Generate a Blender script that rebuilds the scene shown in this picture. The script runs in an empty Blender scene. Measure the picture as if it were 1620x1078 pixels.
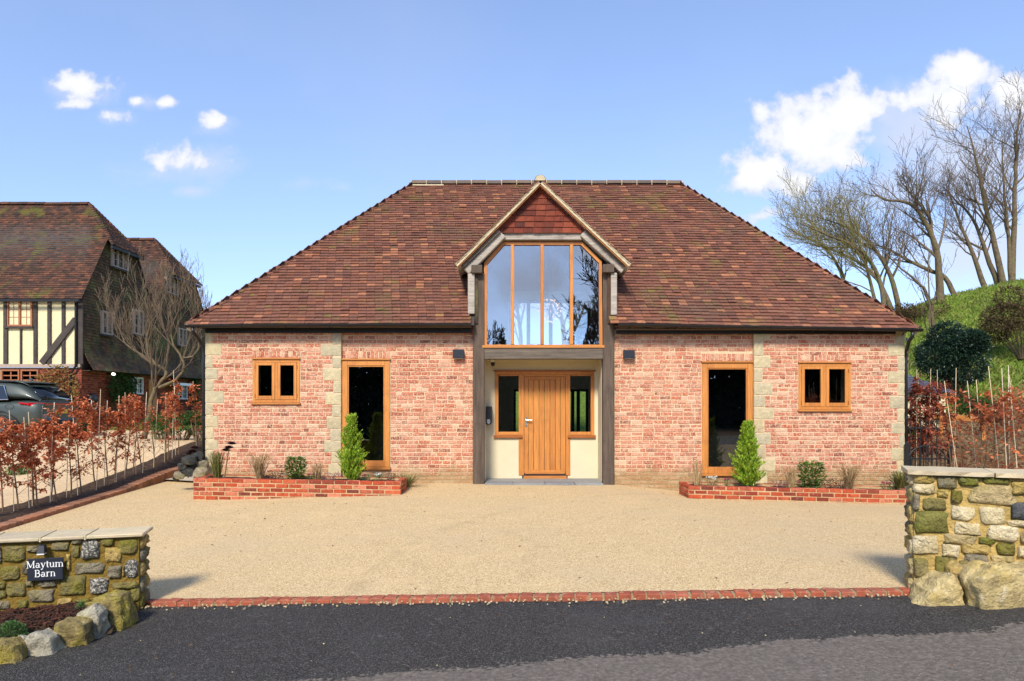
import bpy, math, random
from mathutils import Vector, Matrix, noise
R = math.radians
random.seed(11)
scene = bpy.context.scene
col = scene.collection

# ------------------------------------------------------------------ camera
F = 1080.0                 # focal length in photo pixels (photo is 1620 wide)
CX, HZ, CZ = 810.0, 640.0, 1.56
cam_d = bpy.data.cameras.new("camera")
cam_d.sensor_width = 36.0
cam_d.lens = 24.0
cam_d.shift_y = (HZ - 539.0) / 1620.0
cam_d.clip_start = 0.05
cam_d.clip_end = 3000.0
cam = bpy.data.objects.new("camera", cam_d)
cam.location = (0, 0, CZ)
cam.rotation_euler = (R(90), 0, 0)
col.objects.link(cam)
scene.camera = cam

def W(px, py, Y):
    "world point seen at photo pixel (px,py) when it lies at depth Y"
    return Vector(((px - CX) * Y / F, Y, CZ + (HZ - py) * Y / F))

# ------------------------------------------------------------------ light
SUN_AZ = R(12)     # from straight behind the camera towards the left
SUN_EL = R(40)
to_sun = Vector((-math.sin(SUN_AZ) * math.cos(SUN_EL), -math.cos(SUN_AZ) * math.cos(SUN_EL), math.sin(SUN_EL)))
sun_d = bpy.data.lights.new("sun", 'SUN')
sun_d.energy = 3.0
sun_d.angle = R(12)
sun_d.color = (1.0, 0.92, 0.80)
sun = bpy.data.objects.new("sun", sun_d)
sun.rotation_euler = to_sun.to_track_quat('Z', 'Y').to_euler()
sun.location = to_sun * 60
col.objects.link(sun)

def nd(nt, typ, ins=None, **props):
    n = nt.nodes.new(typ)
    for k, v in props.items():
        setattr(n, k, v)
    for k, v in (ins or {}).items():
        s = n.inputs[k]
        if isinstance(v, bpy.types.NodeSocket):
            nt.links.new(v, s)
        else:
            s.default_value = v
    return n

def mth(nt, op, a, b=None, clamp=False):
    ins = {0: a}
    if b is not None:
        ins[1] = b
    return nd(nt, 'ShaderNodeMath', ins, operation=op, use_clamp=clamp).outputs[0]

def mixc(nt, fac, a, b, blend='MIX'):
    n = nt.nodes.new('ShaderNodeMix')
    n.data_type = 'RGBA'
    n.blend_type = blend
    for i, v in ((0, fac), (6, a), (7, b)):
        if isinstance(v, bpy.types.NodeSocket):
            nt.links.new(v, n.inputs[i])
        else:
            n.inputs[i].default_value = v if not isinstance(v, tuple) else (v if len(v) == 4 else v + (1,))
    return n.outputs[2]

def ramp(nt, fac, stops, interp='LINEAR'):
    n = nt.nodes.new('ShaderNodeValToRGB')
    n.color_ramp.interpolation = interp
    el = n.color_ramp.elements
    while len(el) < len(stops):
        el.new(0.5)
    for e, (p, c) in zip(el, stops):
        e.position = p
        e.color = tuple(c) + (1,) if len(c) == 3 else c
    nt.links.new(fac, n.inputs[0])
    return n.outputs[0]

def smooth(nt, v, lo, hi):
    n = nd(nt, 'ShaderNodeMapRange', {'Value': v, 'From Min': lo, 'From Max': hi}, interpolation_type='SMOOTHSTEP')
    return n.outputs['Result']

def S(r, g, b):
    "sRGB 0-255 to linear"
    f = lambda c: c / 12.92 if c <= 0.04045 else ((c + 0.055) / 1.055) ** 2.4
    return tuple(f(c / 255.0) for c in (r, g, b))

world = bpy.data.worlds.new("World")
scene.world = world
world.use_nodes = True
wt = world.node_tree
wt.nodes.clear()
sky = nd(wt, 'ShaderNodeTexSky', sky_type='NISHITA', sun_disc=False)
sky.sun_elevation = SUN_EL
sky.sun_rotation = math.pi + SUN_AZ      # compass: 0 = +Y, clockwise
sky.air_density = 1.0
sky.dust_density = 0.1
sky.ozone_density = 3.0
SKY_STR = 0.15
tc = nd(wt, 'ShaderNodeTexCoord').outputs['Generated']
sp = nd(wt, 'ShaderNodeSeparateXYZ', {0: tc})
# flatten the pale horizon band: every elevation takes its blue from a little higher up
hi = nd(wt, 'ShaderNodeMapRange', {'Value': sp.outputs[2], 'From Min': 0.0, 'From Max': 1.0, 'To Min': 0.15, 'To Max': 1.0}).outputs[0]
skv = nd(wt, 'ShaderNodeVectorMath', {0: nd(wt, 'ShaderNodeCombineXYZ', {0: sp.outputs[0], 1: sp.outputs[1], 2: hi}).outputs[0]}, operation='NORMALIZE').outputs[0]
wt.links.new(skv, sky.inputs['Vector'])
ay = mth(wt, 'MAXIMUM', mth(wt, 'ABSOLUTE', sp.outputs[1]), 0.12)
uu = mth(wt, 'DIVIDE', sp.outputs[0], ay)
vv = mth(wt, 'DIVIDE', sp.outputs[2], ay)
uv = nd(wt, 'ShaderNodeCombineXYZ', {0: uu, 1: vv, 2: mth(wt, 'MULTIPLY', mth(wt, 'SIGN', sp.outputs[1]), 1.7)}).outputs[0]
n1 = nd(wt, 'ShaderNodeTexNoise', {'Vector': uv, 'Scale': 9.5, 'Detail': 10.0, 'Roughness': 0.60, 'Distortion': 0.35}).outputs[0]
n2 = nd(wt, 'ShaderNodeTexNoise', {'Vector': uv, 'Scale': 2.1, 'Detail': 5.0, 'Roughness': 0.55}).outputs[0]
# cumulus banks: (centre px, centre py, radius px, radius py, weight)
HARD = [(1252, 200, 40, 52, 1.0), (1335, 178, 56, 52, 1.05), (1215, 262, 58, 38, .9), (1300, 240, 92, 52, 1.0), (1180, 285, 40, 26, .7), (1265, 285, 70, 30, .75),
        (1520, 118, 52, 46, 1.05), (1500, 165, 76, 44, .9), (1592, 140, 54, 38, .75), (1290, 215, 90, 62, 1.0), (1206, 342, 30, 14, .7),
        (131, 136, 50, 21, .66), (122, 166, 34, 10, .45), (168, 186, 40, 11, .52), (218, 160, 14, 9, .45), (258, 163, 22, 8, .48), (340, 192, 28, 17, .58), (290, 250, 62, 22, .66),
        (-260, 180, 150, 60, .9), (-600, 240, 200, 50, .8), (2000, 220, 220, 90, .9), (2500, 300, 260, 70, .8)]
SOFT = [(845, 450, 130, 60, .95), (930, 400, 80, 40, .7), (131, 144, 66, 28, .6), (122, 166, 44, 15, .5), (168, 187, 54, 16, .55), (240, 162, 40, 13, .4), (340, 196, 38, 22, .55), (290, 258, 82, 30, .6), (300, 303, 36, 12, .6),  # opening pair: unseen clouds behind the roof, added for the gable glass reflection
        (1440, 205, 90, 70, 1.0), (1590, 170, 80, 60, 1.0), (1540, 260, 190, 90, .95), (1400, 300, 150, 60, .7), (1560, 390, 170, 80, .9), (1330, 300, 120, 50, .6), (485, 288, 50, 14, .35), (540, 296, 30, 10, .3), (250, 275, 90, 30, .4),
        (2000, 260, 300, 120, .9), (-400, 250, 300, 90, .7)]
flat = nd(wt, 'ShaderNodeCombineXYZ', {0: uu, 1: vv}).outputs[0]
def cloud_field(lst):
    acc = None
    for (cx, cy, rx, ry, wgt) in lst:
        c = ((cx - CX) / F, (HZ - cy) / F, 0)
        d = nd(wt, 'ShaderNodeVectorMath', {0: flat, 1: c}, operation='SUBTRACT').outputs[0]
        d = nd(wt, 'ShaderNodeVectorMath', {0: d, 1: (F / rx, F / ry, 0)}, operation='MULTIPLY').outputs[0]
        ln = nd(wt, 'ShaderNodeVectorMath', {0: d}, operation='LENGTH').outputs['Value']
        m = mth(wt, 'MULTIPLY', mth(wt, 'SUBTRACT', 1.15, ln), wgt)
        acc = m if acc is None else mth(wt, 'MAXIMUM', acc, m)
    return mth(wt, 'MAXIMUM', acc, -0.8)
n3 = nd(wt, 'ShaderNodeTexNoise', {'Vector': uv, 'Scale': 26.0, 'Detail': 8.0, 'Roughness': 0.55}).outputs[0]
lump = mth(wt, 'ADD', mth(wt, 'MULTIPLY', mth(wt, 'SUBTRACT', n1, 0.5), 2.0), mth(wt, 'MULTIPLY', mth(wt, 'SUBTRACT', n3, 0.5), 1.9))
dens = mth(wt, 'ADD', cloud_field(HARD), lump)
soft = mth(wt, 'ADD', cloud_field(SOFT), mth(wt, 'MULTIPLY', mth(wt, 'SUBTRACT', n1, 0.5), 2.0))
mask = mth(wt, 'MAXIMUM', smooth(wt, dens, 0.0, 0.50), mth(wt, 'MULTIPLY', smooth(wt, soft, -0.05, .95), .72))
core = smooth(wt, dens, 0.05, 0.95)
veil = mth(wt, 'MULTIPLY', smooth(wt, n2, 0.45, 0.8), 0.10)
skyc = nd(wt, 'ShaderNodeVectorMath', {0: sky.outputs[0], 'Scale': SKY_STR}, operation='SCALE').outputs[0]
tint = mixc(wt, 1.0, skyc, (1.30, 1.15, 1.13, 1), 'MULTIPLY')
cloudc = mixc(wt, core, (0.44, 0.46, 0.53, 1), (0.62, 0.625, 0.64, 1))
up = smooth(wt, sp.outputs[2], -0.02, 0.04)
fm = mth(wt, 'MULTIPLY', mth(wt, 'MAXIMUM', mth(wt, 'MULTIPLY', mask, 0.95), veil), up)
fin = mixc(wt, fm, tint, cloudc)
bg = nd(wt, 'ShaderNodeBackground', {'Color': fin, 'Strength': 1.0})
wo = nd(wt, 'ShaderNodeOutputWorld', {'Surface': bg.outputs[0]})

vs = scene.view_settings
vs.view_transform = 'Standard'
vs.look = 'None'
vs.gamma = 1.0
vs.exposure = 0.80
scene.cycles.use_denoising = True
scene.cycles.max_bounces = 6
scene.cycles.transparent_max_bounces = 16
scene.cycles.caustics_reflective = False
scene.cycles.caustics_refractive = False

# ------------------------------------------------------------------ mesh helpers
WMAT = {}
def wm(o):
    return WMAT.get(o.name, Matrix.Identity(4))

def link(o, parent=None):
    col.objects.link(o)
    if parent is not None:
        o.parent = parent
        o.matrix_parent_inverse = wm(parent).inverted()
    WMAT[o.name] = Matrix.LocRotScale(o.location, o.rotation_euler, o.scale) if parent is None else Matrix.Translation(o.location)
    return o

def tag(o, label=None, cat=None, group=None, kind=None):
    if label: o["label"] = label
    if cat: o["category"] = cat
    if group: o["group"] = group
    if kind: o["kind"] = kind
    return o

def thing(name, loc, label, cat, group=None):
    o = bpy.data.objects.new(name, None)
    o.empty_display_size = 0.2
    o.location = loc
    link(o)
    return tag(o, label, cat, group)

class MB:
    def __init__(s):
        s.v = []; s.f = []; s.m = []
    def add(s, vs, fs, mi=0):
        b = len(s.v)
        s.v.extend(vs)
        s.f.extend([tuple(b + i for i in f) for f in fs])
        s.m.extend([mi] * len(fs))
    def box(s, x0, y0, z0, x1, y1, z1, mi=0):
        s.add([(x0, y0, z0), (x1, y0, z0), (x1, y1, z0), (x0, y1, z0), (x0, y0, z1), (x1, y0, z1), (x1, y1, z1), (x0, y1, z1)],
              BOXF, mi)
        return s
    def obox(s, c, ux, uy, uz, hx, hy, hz, mi=0):
        c = Vector(c); X = Vector(ux) * hx; Y = Vector(uy) * hy; Z = Vector(uz) * hz
        s.add([tuple(c + a * X + b * Y + d * Z) for d in (-1, 1) for a, b in ((-1, -1), (1, -1), (1, 1), (-1, 1))], BOXF, mi)
        return s
    def bar(s, p, q, w, h, up=(0, 0, 1), mi=0):
        "rectangular bar from p to q"
        p = Vector(p); q = Vector(q); d = (q - p); L = d.length; d = d / L
        x = d.cross(Vector(up))
        if x.length < 1e-4: x = d.cross(Vector((1, 0, 0)))
        x.normalize(); u = x.cross(d)
        return s.obox((p + q) / 2, d, x, u, L / 2, w / 2, h / 2, mi)
    def prism(s, poly, y0, y1, mi=0, map=None):
        "poly in (x,z), extruded along y"
        n = len(poly)
        f = map or (lambda x, y, z: (x, y, z))
        vs = [f(x, y0, z) for x, z in poly] + [f(x, y1, z) for x, z in poly]
        fs = [tuple(range(n)), tuple(range(2 * n - 1, n - 1, -1))]
        fs += [(i, i + n, (i + 1) % n + n, (i + 1) % n) for i in range(n)]
        s.add(vs, fs, mi)
        return s
    def tube(s, pts, rad, n=5, mi=0, cap=True):
        pts = [Vector(p) for p in pts]
        if not isinstance(rad, (list, tuple)): rad = [rad] * len(pts)
        D = (pts[-1] - pts[0])
        ref = Vector((0, 0, 1)) if abs(D.z) < 0.7 * max(D.length, 1e-6) else Vector((1, 0.1, 0))
        b = len(s.v); k = len(pts)
        for i, p in enumerate(pts):
            t = pts[min(i + 1, k - 1)] - pts[max(i - 1, 0)]
            a = t.cross(ref)
            if a.length < 1e-6: a = t.cross(Vector((0.3, 1, 0)))
            a.normalize()
            c = t.cross(a); c.normalize()
            r = rad[i]
            for j in range(n):
                an = 6.28318 * j / n
                s.v.append(tuple(p + a * (r * math.cos(an)) + c * (r * math.sin(an))))
        for i in range(k - 1):
            for j in range(n):
                s.f.append((b + i * n + j, b + i * n + (j + 1) % n, b + (i + 1) * n + (j + 1) % n, b + (i + 1) * n + j))
        nf = (k - 1) * n
        if cap and n > 2:
            s.f.append(tuple(b + j for j in range(n))[::-1]); s.f.append(tuple(b + (k - 1) * n + j for j in range(n))); nf += 2
        s.m.extend([mi] * nf)
        return s
    def lathe(s, prof, c=(0, 0, 0), n=16, mi=0, axis='Z'):
        b = len(s.v); k = len(prof); c = Vector(c)
        for r, h in prof:
            for j in range(n):
                a = 6.28318 * j / n
                x, y = r * math.cos(a), r * math.sin(a)
                s.v.append(tuple(c + (Vector((x, y, h)) if axis == 'Z' else Vector((x, h, y)) if axis == 'Y' else Vector((h, x, y)))))
        for i in range(k - 1):
            for j in range(n):
                s.f.append((b + i * n + j, b + i * n + (j + 1) % n, b + (i + 1) * n + (j + 1) % n, b + (i + 1) * n + j))
        s.m.extend([mi] * ((k - 1) * n))
        return s
    def leaf(s, p, d, up, L, Wd, mi=0, fold=0.3):
        d = Vector(d).normalized(); x = d.cross(Vector(up))
        if x.length < 1e-4: x = d.cross(Vector((1, 0, 0)))
        x.normalize(); u = x.cross(d); p = Vector(p)
        m = p + d * (L * .5) + u * (Wd * fold)
        b = len(s.v)
        s.v += [tuple(p), tuple(m + x * (Wd / 2)), tuple(p + d * L), tuple(m - x * (Wd / 2))]
        s.f += [(b, b + 1, b + 2), (b, b + 2, b + 3)]
        s.m += [mi, mi]
    def build(s, name, mats, parent=None, smooth=False, bevel=0, kind=None, origin=None, seg=1):
        if not isinstance(mats, (list, tuple)): mats = [mats]
        me = bpy.data.meshes.new(name)
        vs = s.v
        if origin is not None:
            ox, oy, oz = origin
            vs = [(v[0] - ox, v[1] - oy, v[2] - oz) for v in s.v]
        me.from_pydata(vs, [], s.f)
        for m in mats: me.materials.append(m)
        if len(mats) > 1: me.polygons.foreach_set('material_index', s.m)
        if smooth: me.polygons.foreach_set('use_smooth', [True] * len(s.f))
        me.update()
        o = bpy.data.objects.new(name, me)
        if origin is not None: o.location = origin
        link(o, parent)
        if bevel:
            b = o.modifiers.new("bevel", 'BEVEL'); b.width = bevel; b.segments = seg; b.limit_method = 'ANGLE'; b.angle_limit = R(40)
        if kind: o["kind"] = kind
        return o
    def centre(s):
        n = len(s.v)
        return tuple(sum(v[i] for v in s.v) / n for i in range(3))
BOXF = [(0, 3, 2, 1), (4, 5, 6, 7), (0, 1, 5, 4), (1, 2, 6, 5), (2, 3, 7, 6), (3, 0, 4, 7)]

def piece(name, mb, mats, parent, smooth=False, bevel=0):
    return mb.build(name, mats, parent, smooth, bevel, origin=mb.centre())

rnd = random.uniform
def jit(a): return random.uniform(-a, a)
ORD = "first second third fourth fifth sixth seventh eighth ninth tenth eleventh twelfth thirteenth fourteenth fifteenth sixteenth seventeenth eighteenth nineteenth twentieth".split()
# ------------------------------------------------------------------ materials
def new_mat(name):
    m = bpy.data.materials.new(name)
    m.use_nodes = True
    m.node_tree.nodes.clear()
    return m, m.node_tree

def finish(nt, colr, rough=.85, spec=.3, normal=None, metallic=0.0, **extra):
    ins = {'Base Color': colr if isinstance(colr, bpy.types.NodeSocket) else tuple(colr) + (1,), 'Roughness': rough, 'Specular IOR Level': spec, 'Metallic': metallic}
    if normal is not None: ins['Normal'] = normal
    ins.update(extra)
    b = nd(nt, 'ShaderNodeBsdfPrincipled', ins)
    nd(nt, 'ShaderNodeOutputMaterial', {'Surface': b.outputs[0]})
    return b

def rand_socket(nt):
    oi = nd(nt, 'ShaderNodeObjectInfo').outputs['Random']
    gi = nd(nt, 'ShaderNodeNewGeometry').outputs['Random Per Island']
    return mth(nt, 'FRACT', mth(nt, 'ADD', oi, gi))

def mat(name, cols, layers=(), rough=.88, spec=.25, bump=None, stretch=(1, 1, 1), vary=(6.0, .78, 1.14), interp='LINEAR', fine=None, metallic=0.0, bump2=None, zstain=None, **extra):
    """cols: list of linear colours picked by a random number per piece;
    layers: (colour, noise scale, lo, hi, amount[, detail]) patches of another colour; vary: brightness noise"""
    m, nt = new_mat(name)
    pos = nd(nt, 'ShaderNodeNewGeometry').outputs['Position']
    if stretch != (1, 1, 1):
        pos_s = nd(nt, 'ShaderNodeVectorMath', {0: pos, 1: stretch}, operation='MULTIPLY').outputs[0]
    else:
        pos_s = pos
    if len(cols) > 1:
        r = rand_socket(nt)
        c = ramp(nt, r, [(i / (len(cols) - 1), k) for i, k in enumerate(cols)], interp)
        off = nd(nt, 'ShaderNodeCombineXYZ', {0: mth(nt, 'MULTIPLY', r, 37.0), 1: mth(nt, 'MULTIPLY', r, 91.0), 2: mth(nt, 'MULTIPLY', r, 53.0)}).outputs[0]
        pos_r = nd(nt, 'ShaderNodeVectorMath', {0: pos_s, 1: off}, operation='ADD').outputs[0]
    else:
        c = nd(nt, 'ShaderNodeRGB').outputs[0]
        c.default_value = tuple(cols[0]) + (1,)
        pos_r = pos_s
    if vary:
        v = nd(nt, 'ShaderNodeTexNoise', {'Vector': pos_r, 'Scale': vary[0], 'Detail': 5.0, 'Roughness': .62}).outputs[0]
        g = nd(nt, 'ShaderNodeMapRange', {'Value': v, 'From Min': .28, 'From Max': .72, 'To Min': vary[1], 'To Max': vary[2]}).outputs[0]
        gc = nd(nt, 'ShaderNodeCombineXYZ', {0: g, 1: g, 2: g}).outputs[0]
        c = mixc(nt, 1.0, c, gc, 'MULTIPLY')
    if fine:
        v = nd(nt, 'ShaderNodeTexNoise', {'Vector': pos_s, 'Scale': fine[0], 'Detail': 3.0, 'Roughness': .7}).outputs[0]
        g = nd(nt, 'ShaderNodeMapRange', {'Value': v, 'From Min': .3, 'From Max': .7, 'To Min': fine[1], 'To Max': fine[2]}).outputs[0]
        c = mixc(nt, 1.0, c, nd(nt, 'ShaderNodeCombineXYZ', {0: g, 1: g, 2: g}).outputs[0], 'MULTIPLY')
    for ly in layers:
        lc, sc, lo, hi, am = ly[:5]
        src = pos_r if len(ly) > 5 and ly[5] == 'r' else pos
        v = nd(nt, 'ShaderNodeTexNoise', {'Vector': src, 'Scale': sc, 'Detail': 6.0, 'Roughness': .6}).outputs[0]
        fm_ = mth(nt, 'MULTIPLY', smooth(nt, v, lo, hi), am)
        c = mixc(nt, fm_, c, tuple(lc) + (1,))
    if zstain:      # algae and splash dirt that has settled on the lowest courses
        sz = nd(nt, 'ShaderNodeSeparateXYZ', {0: pos}).outputs[2]
        nz_ = nd(nt, 'ShaderNodeTexNoise', {'Vector': pos, 'Scale': 3.0, 'Detail': 6.0, 'Roughness': .65}).outputs[0]
        zz_ = mth(nt, 'ADD', sz, mth(nt, 'MULTIPLY', mth(nt, 'SUBTRACT', nz_, .5), zstain[4]))
        c = mixc(nt, mth(nt, 'MULTIPLY', mth(nt, 'SUBTRACT', 1.0, smooth(nt, zz_, zstain[1], zstain[2])), zstain[3]), c, tuple(zstain[0]) + (1,))
    nrm = None
    if bump:
        h = nd(nt, 'ShaderNodeTexNoise', {'Vector': pos_r, 'Scale': bump[0], 'Detail': 6.0, 'Roughness': .62}).outputs[0]
        nrm = nd(nt, 'ShaderNodeBump', {'Height': h, 'Strength': 1.0, 'Distance': bump[1]}).outputs[0]
    if bump2:
        h = nd(nt, 'ShaderNodeTexNoise', {'Vector': pos_r, 'Scale': bump2[0], 'Detail': 5.0, 'Roughness': .6}).outputs[0]
        nrm = nd(nt, 'ShaderNodeBump', {'Height': h, 'Strength': 1.0, 'Distance': bump2[1], 'Normal': nrm}).outputs[0]
    finish(nt, c, rough, spec, nrm, metallic, **extra)
    return m

M = {}
# brick of the barn: salvaged reds and pinks with lime left on the faces
M['brick'] = mat('barn_brick', [S(172, 96, 72), S(190, 114, 88), S(196, 126, 100), S(178, 102, 76), S(202, 140, 114), S(192, 118, 92), S(208, 158, 130), S(168, 106, 84), S(196, 120, 90), S(214, 178, 148), S(184, 106, 80), S(202, 142, 116), S(186, 98, 68), S(142, 86, 70), S(198, 130, 104)],
                 layers=[(S(216, 180, 150), 5.0, .48, .70, .45), (S(226, 196, 166), 34.0, .50, .62, .6), (S(84, 54, 44), 22.0, .63, .70, .8)], bump=(55, .016), vary=(22.0, .72, 1.15), zstain=(S(150, 134, 88), .12, .42, .6, .5))
M['mortar'] = mat('lime_mortar', [S(212, 188, 152)], layers=[(S(180, 158, 124), 3.0, .5, .7, .6)], bump=(90, .006), vary=(25, .8, 1.1), zstain=(S(124, 112, 72), .10, .40, .7, .5))
M['brick_new'] = mat('planter_brick', [S(168, 70, 42), S(180, 80, 48), S(140, 60, 42), S(186, 92, 58), S(172, 74, 46), S(194, 122, 94), S(150, 62, 40), S(120, 54, 42), S(178, 84, 54), S(104, 52, 44)],
                     layers=[(S(84, 46, 36), 12.0, .54, .68, .7), (S(206, 158, 122), 26.0, .58, .70, .55)], bump=(70, .006), vary=(24, .75, 1.15))
M['mortar_new'] = mat('planter_mortar', [S(186, 158, 116)], bump=(90, .004), vary=(20, .8, 1.1))
M['brick_house'] = mat('house_brick', [S(120, 52, 34), S(150, 70, 46), S(104, 46, 34), S(160, 84, 58), S(134, 58, 38), S(92, 44, 36)], bump=(60, .005), vary=(18, .75, 1.15))
M['mortar_house'] = mat('house_mortar', [S(150, 124, 98)], bump=(60, .004))
M['quoin'] = mat('sandstone_quoin', [S(192, 176, 138), S(180, 168, 138), S(198, 182, 142), S(172, 162, 136), S(192, 170, 126)],
                 layers=[(S(168, 164, 132), 5.0, .5, .68, .6), (S(210, 196, 150), 9.0, .54, .7, .5), (S(104, 104, 94), 28.0, .62, .74, .6)], bump=(30, .014), vary=(14, .8, 1.1))
M['tile'] = mat('clay_tile', [S(114, 74, 59), S(124, 82, 65), S(106, 72, 59), S(128, 86, 67), S(118, 74, 57), S(112, 76, 63), S(132, 90, 71), S(120, 76, 59), S(100, 66, 55), S(126, 84, 65), S(118, 78, 63), S(110, 72, 57), S(140, 88, 63), S(122, 80, 63), S(116, 74, 59), S(120, 80, 63), S(170, 114, 81), S(114, 76, 61)],
                layers=[(S(118, 112, 48), 2.2, .60, .68, .6, 'r'), (S(112, 104, 52), 1.5, .54, .70, .5), (S(146, 106, 64), 1.9, .62, .72, .4, 'r'), (S(84, 72, 60), .7, .5, .7, .4), (S(74, 56, 52), 11.0, .58, .74, .5)], bump=(45, .006), vary=(12, .78, 1.14), rough=.8)
M['tile_red'] = mat('hanging_tile', [S(108, 52, 38), S(132, 64, 44), S(92, 46, 36), S(140, 72, 50), S(118, 56, 40), S(80, 44, 38), S(126, 60, 40)], bump=(45, .006), layers=[(S(70, 44, 38), 9.0, .56, .72, .6)], vary=(12, .75, 1.15))
M['tile_old'] = mat('old_roof_tile', [S(76, 54, 44), S(92, 62, 48), S(58, 46, 40), S(104, 68, 50), S(66, 50, 44), S(84, 58, 46), S(120, 76, 54), S(50, 42, 38)],
                    layers=[(S(96, 94, 40), 1.3, .54, .68, .75), (S(60, 52, 40), 3.0, .5, .7, .5)], bump=(40, .008), vary=(8, .7, 1.15))
M['tile_hung'] = mat('old_hung_tile', [S(92, 72, 50), S(76, 62, 45), S(108, 78, 53), S(84, 70, 50), S(66, 57, 44), S(116, 80, 56), S(56, 48, 40)],
                     layers=[(S(116, 116, 66), 1.1, .48, .66, .6), (S(76, 70, 60), 2.6, .5, .7, .5)], bump=(40, .008), vary=(8, .7, 1.15))
M['verge'] = mat('verge_mortar', [S(196, 180, 146)], layers=[(S(156, 138, 108), 9, .5, .7, .6)], bump=(50, .008), vary=(14, .85, 1.08))
M['oak'] = mat('oiled_oak', [S(190, 122, 56), S(200, 132, 62), S(182, 114, 52)], stretch=(34, 34, 1.4), vary=(1.8, .66, 1.2), layers=[(S(150, 92, 44), 2.2, .55, .7, .4)], rough=.5, spec=.4, bump=(2.5, .001))
M['oak_h'] = mat('oiled_oak_rail', [S(178, 114, 54), S(188, 122, 58)], stretch=(1.4, 34, 34), vary=(1.8, .68, 1.18), rough=.5, spec=.4)
M['oak_dk'] = mat('oiled_oak_trim', [S(156, 88, 36)], stretch=(1.6, 26, 26), vary=(1.6, .8, 1.1), rough=.5, spec=.4)
M['grey_oak'] = mat('weathered_oak', [S(88, 76, 64), S(96, 82, 70)], stretch=(20, 20, 1.2), vary=(1.5, .55, 1.3), layers=[(S(70, 62, 56), 3.0, .5, .7, .5)], bump=(2.0, .006), rough=.85)
M['grey_oak_h'] = mat('weathered_oak_beam', [S(104, 94, 82)], stretch=(1.2, 20, 20), vary=(1.5, .6, 1.3), layers=[(S(84, 72, 62), 3.0, .5, .7, .5)], bump=(2.0, .006), rough=.85)
M['pale_oak'] = mat('silvered_oak', [S(168, 158, 144)], stretch=(1.5, 18, 18), vary=(1.5, .7, 1.2), layers=[(S(112, 100, 88), 3.5, .52, .7, .6)], bump=(2.0, .005), rough=.85)
M['plaster'] = mat('cream_render', [S(208, 196, 164)], vary=(3, .95, 1.04), bump=(40, .002), rough=.9)
M['house_plaster'] = mat('house_render', [S(214, 202, 160)], vary=(4, .92, 1.05), layers=[(S(200, 188, 150), 2.5, .55, .75, .5)], bump=(30, .003))
M['timber'] = mat('old_timber', [S(76, 68, 62), S(66, 60, 56)], vary=(5, .7, 1.2), bump=(14, .006))
M['int_white'] = mat('interior_paint', [S(214, 214, 212)], vary=None, rough=.9)
M['int_shade'] = mat('interior_shade_colour', [S(46, 46, 48)], vary=None, rough=.9)  # dark colour in place of shade inside the front rooms
M['floor_in'] = mat('interior_floor', [S(150, 140, 126)], vary=(3, .9, 1.1), rough=.5)
M['black'] = mat('black_metal', [(.012, .012, .013)], vary=None, rough=.42, spec=.5)
M['black_matt'] = mat('black_iron', [(.016, .016, .017)], vary=(20, .7, 1.3), rough=.55)
M['anthracite'] = mat('anthracite_paint', [S(40, 44, 50)], vary=None, rough=.45)
M['steel'] = mat('brushed_steel', [(.62, .60, .57)], vary=None, rough=.28, metallic=1.0)
M['zinc'] = mat('zinc', [(.5, .52, .54)], vary=None, rough=.35, metallic=1.0)
M['white_paint'] = mat('white_paint', [S(226, 224, 218)], vary=(20, .92, 1.04), rough=.5)
M['worn_paint'] = mat('worn_window_paint', [S(168, 150, 134)], vary=(14, .8, 1.1), rough=.7)
M['wood_window'] = mat('stained_window', [S(160, 100, 66)], vary=(20, .8, 1.1), rough=.6)
M['slate'] = mat('slate_flag', [S(128, 130, 130), S(142, 142, 138), S(118, 120, 124)], vary=(7, .8, 1.1), bump=(25, .006), rough=.7)
M['slate_roof'] = mat('slate_roof', [S(78, 84, 96), S(70, 76, 88), S(86, 90, 100)], vary=(9, .85, 1.1), bump=(25, .004), rough=.6)
M['sign_slate'] = mat('sign_slate', [S(38, 42, 52)], vary=(14, .85, 1.15), rough=.6, bump=(30, .002))
M['soil'] = mat('soil', [S(72, 54, 40)], vary=(16, .5, 1.3), layers=[(S(110, 86, 62), 7, .5, .7, .7)], bump=(22, .05))
M['mulch'] = mat('bark_mulch', [S(52, 36, 28), S(74, 48, 36), S(40, 30, 26), S(104, 62, 44), S(60, 42, 34)], vary=(30, .6, 1.3), bump=(40, .02))
M['concrete'] = mat('concrete', [S(186, 172, 150)], vary=(6, .85, 1.1), bump=(40, .004))
M['bark'] = mat('tree_bark', [S(110, 95, 72)], vary=(9, .6, 1.25), layers=[(S(104, 106, 58), 2.5, .5, .68, .6), (S(56, 48, 40), 6, .55, .7, .6)], bump=(24, .02))
M['twig'] = mat('twig_bark', [S(106, 91, 73)], vary=(5, .7, 1.2))
M['twig_moss'] = mat('mossy_twig', [S(122, 112, 66)], vary=(4, .7, 1.2))
M['cane'] = mat('bamboo_cane', [S(214, 196, 160), S(196, 178, 144), S(222, 210, 182)], vary=(12, .85, 1.1))
M['sap_stem'] = mat('sapling_stem', [S(124, 100, 74)], vary=(10, .7, 1.2))

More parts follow.
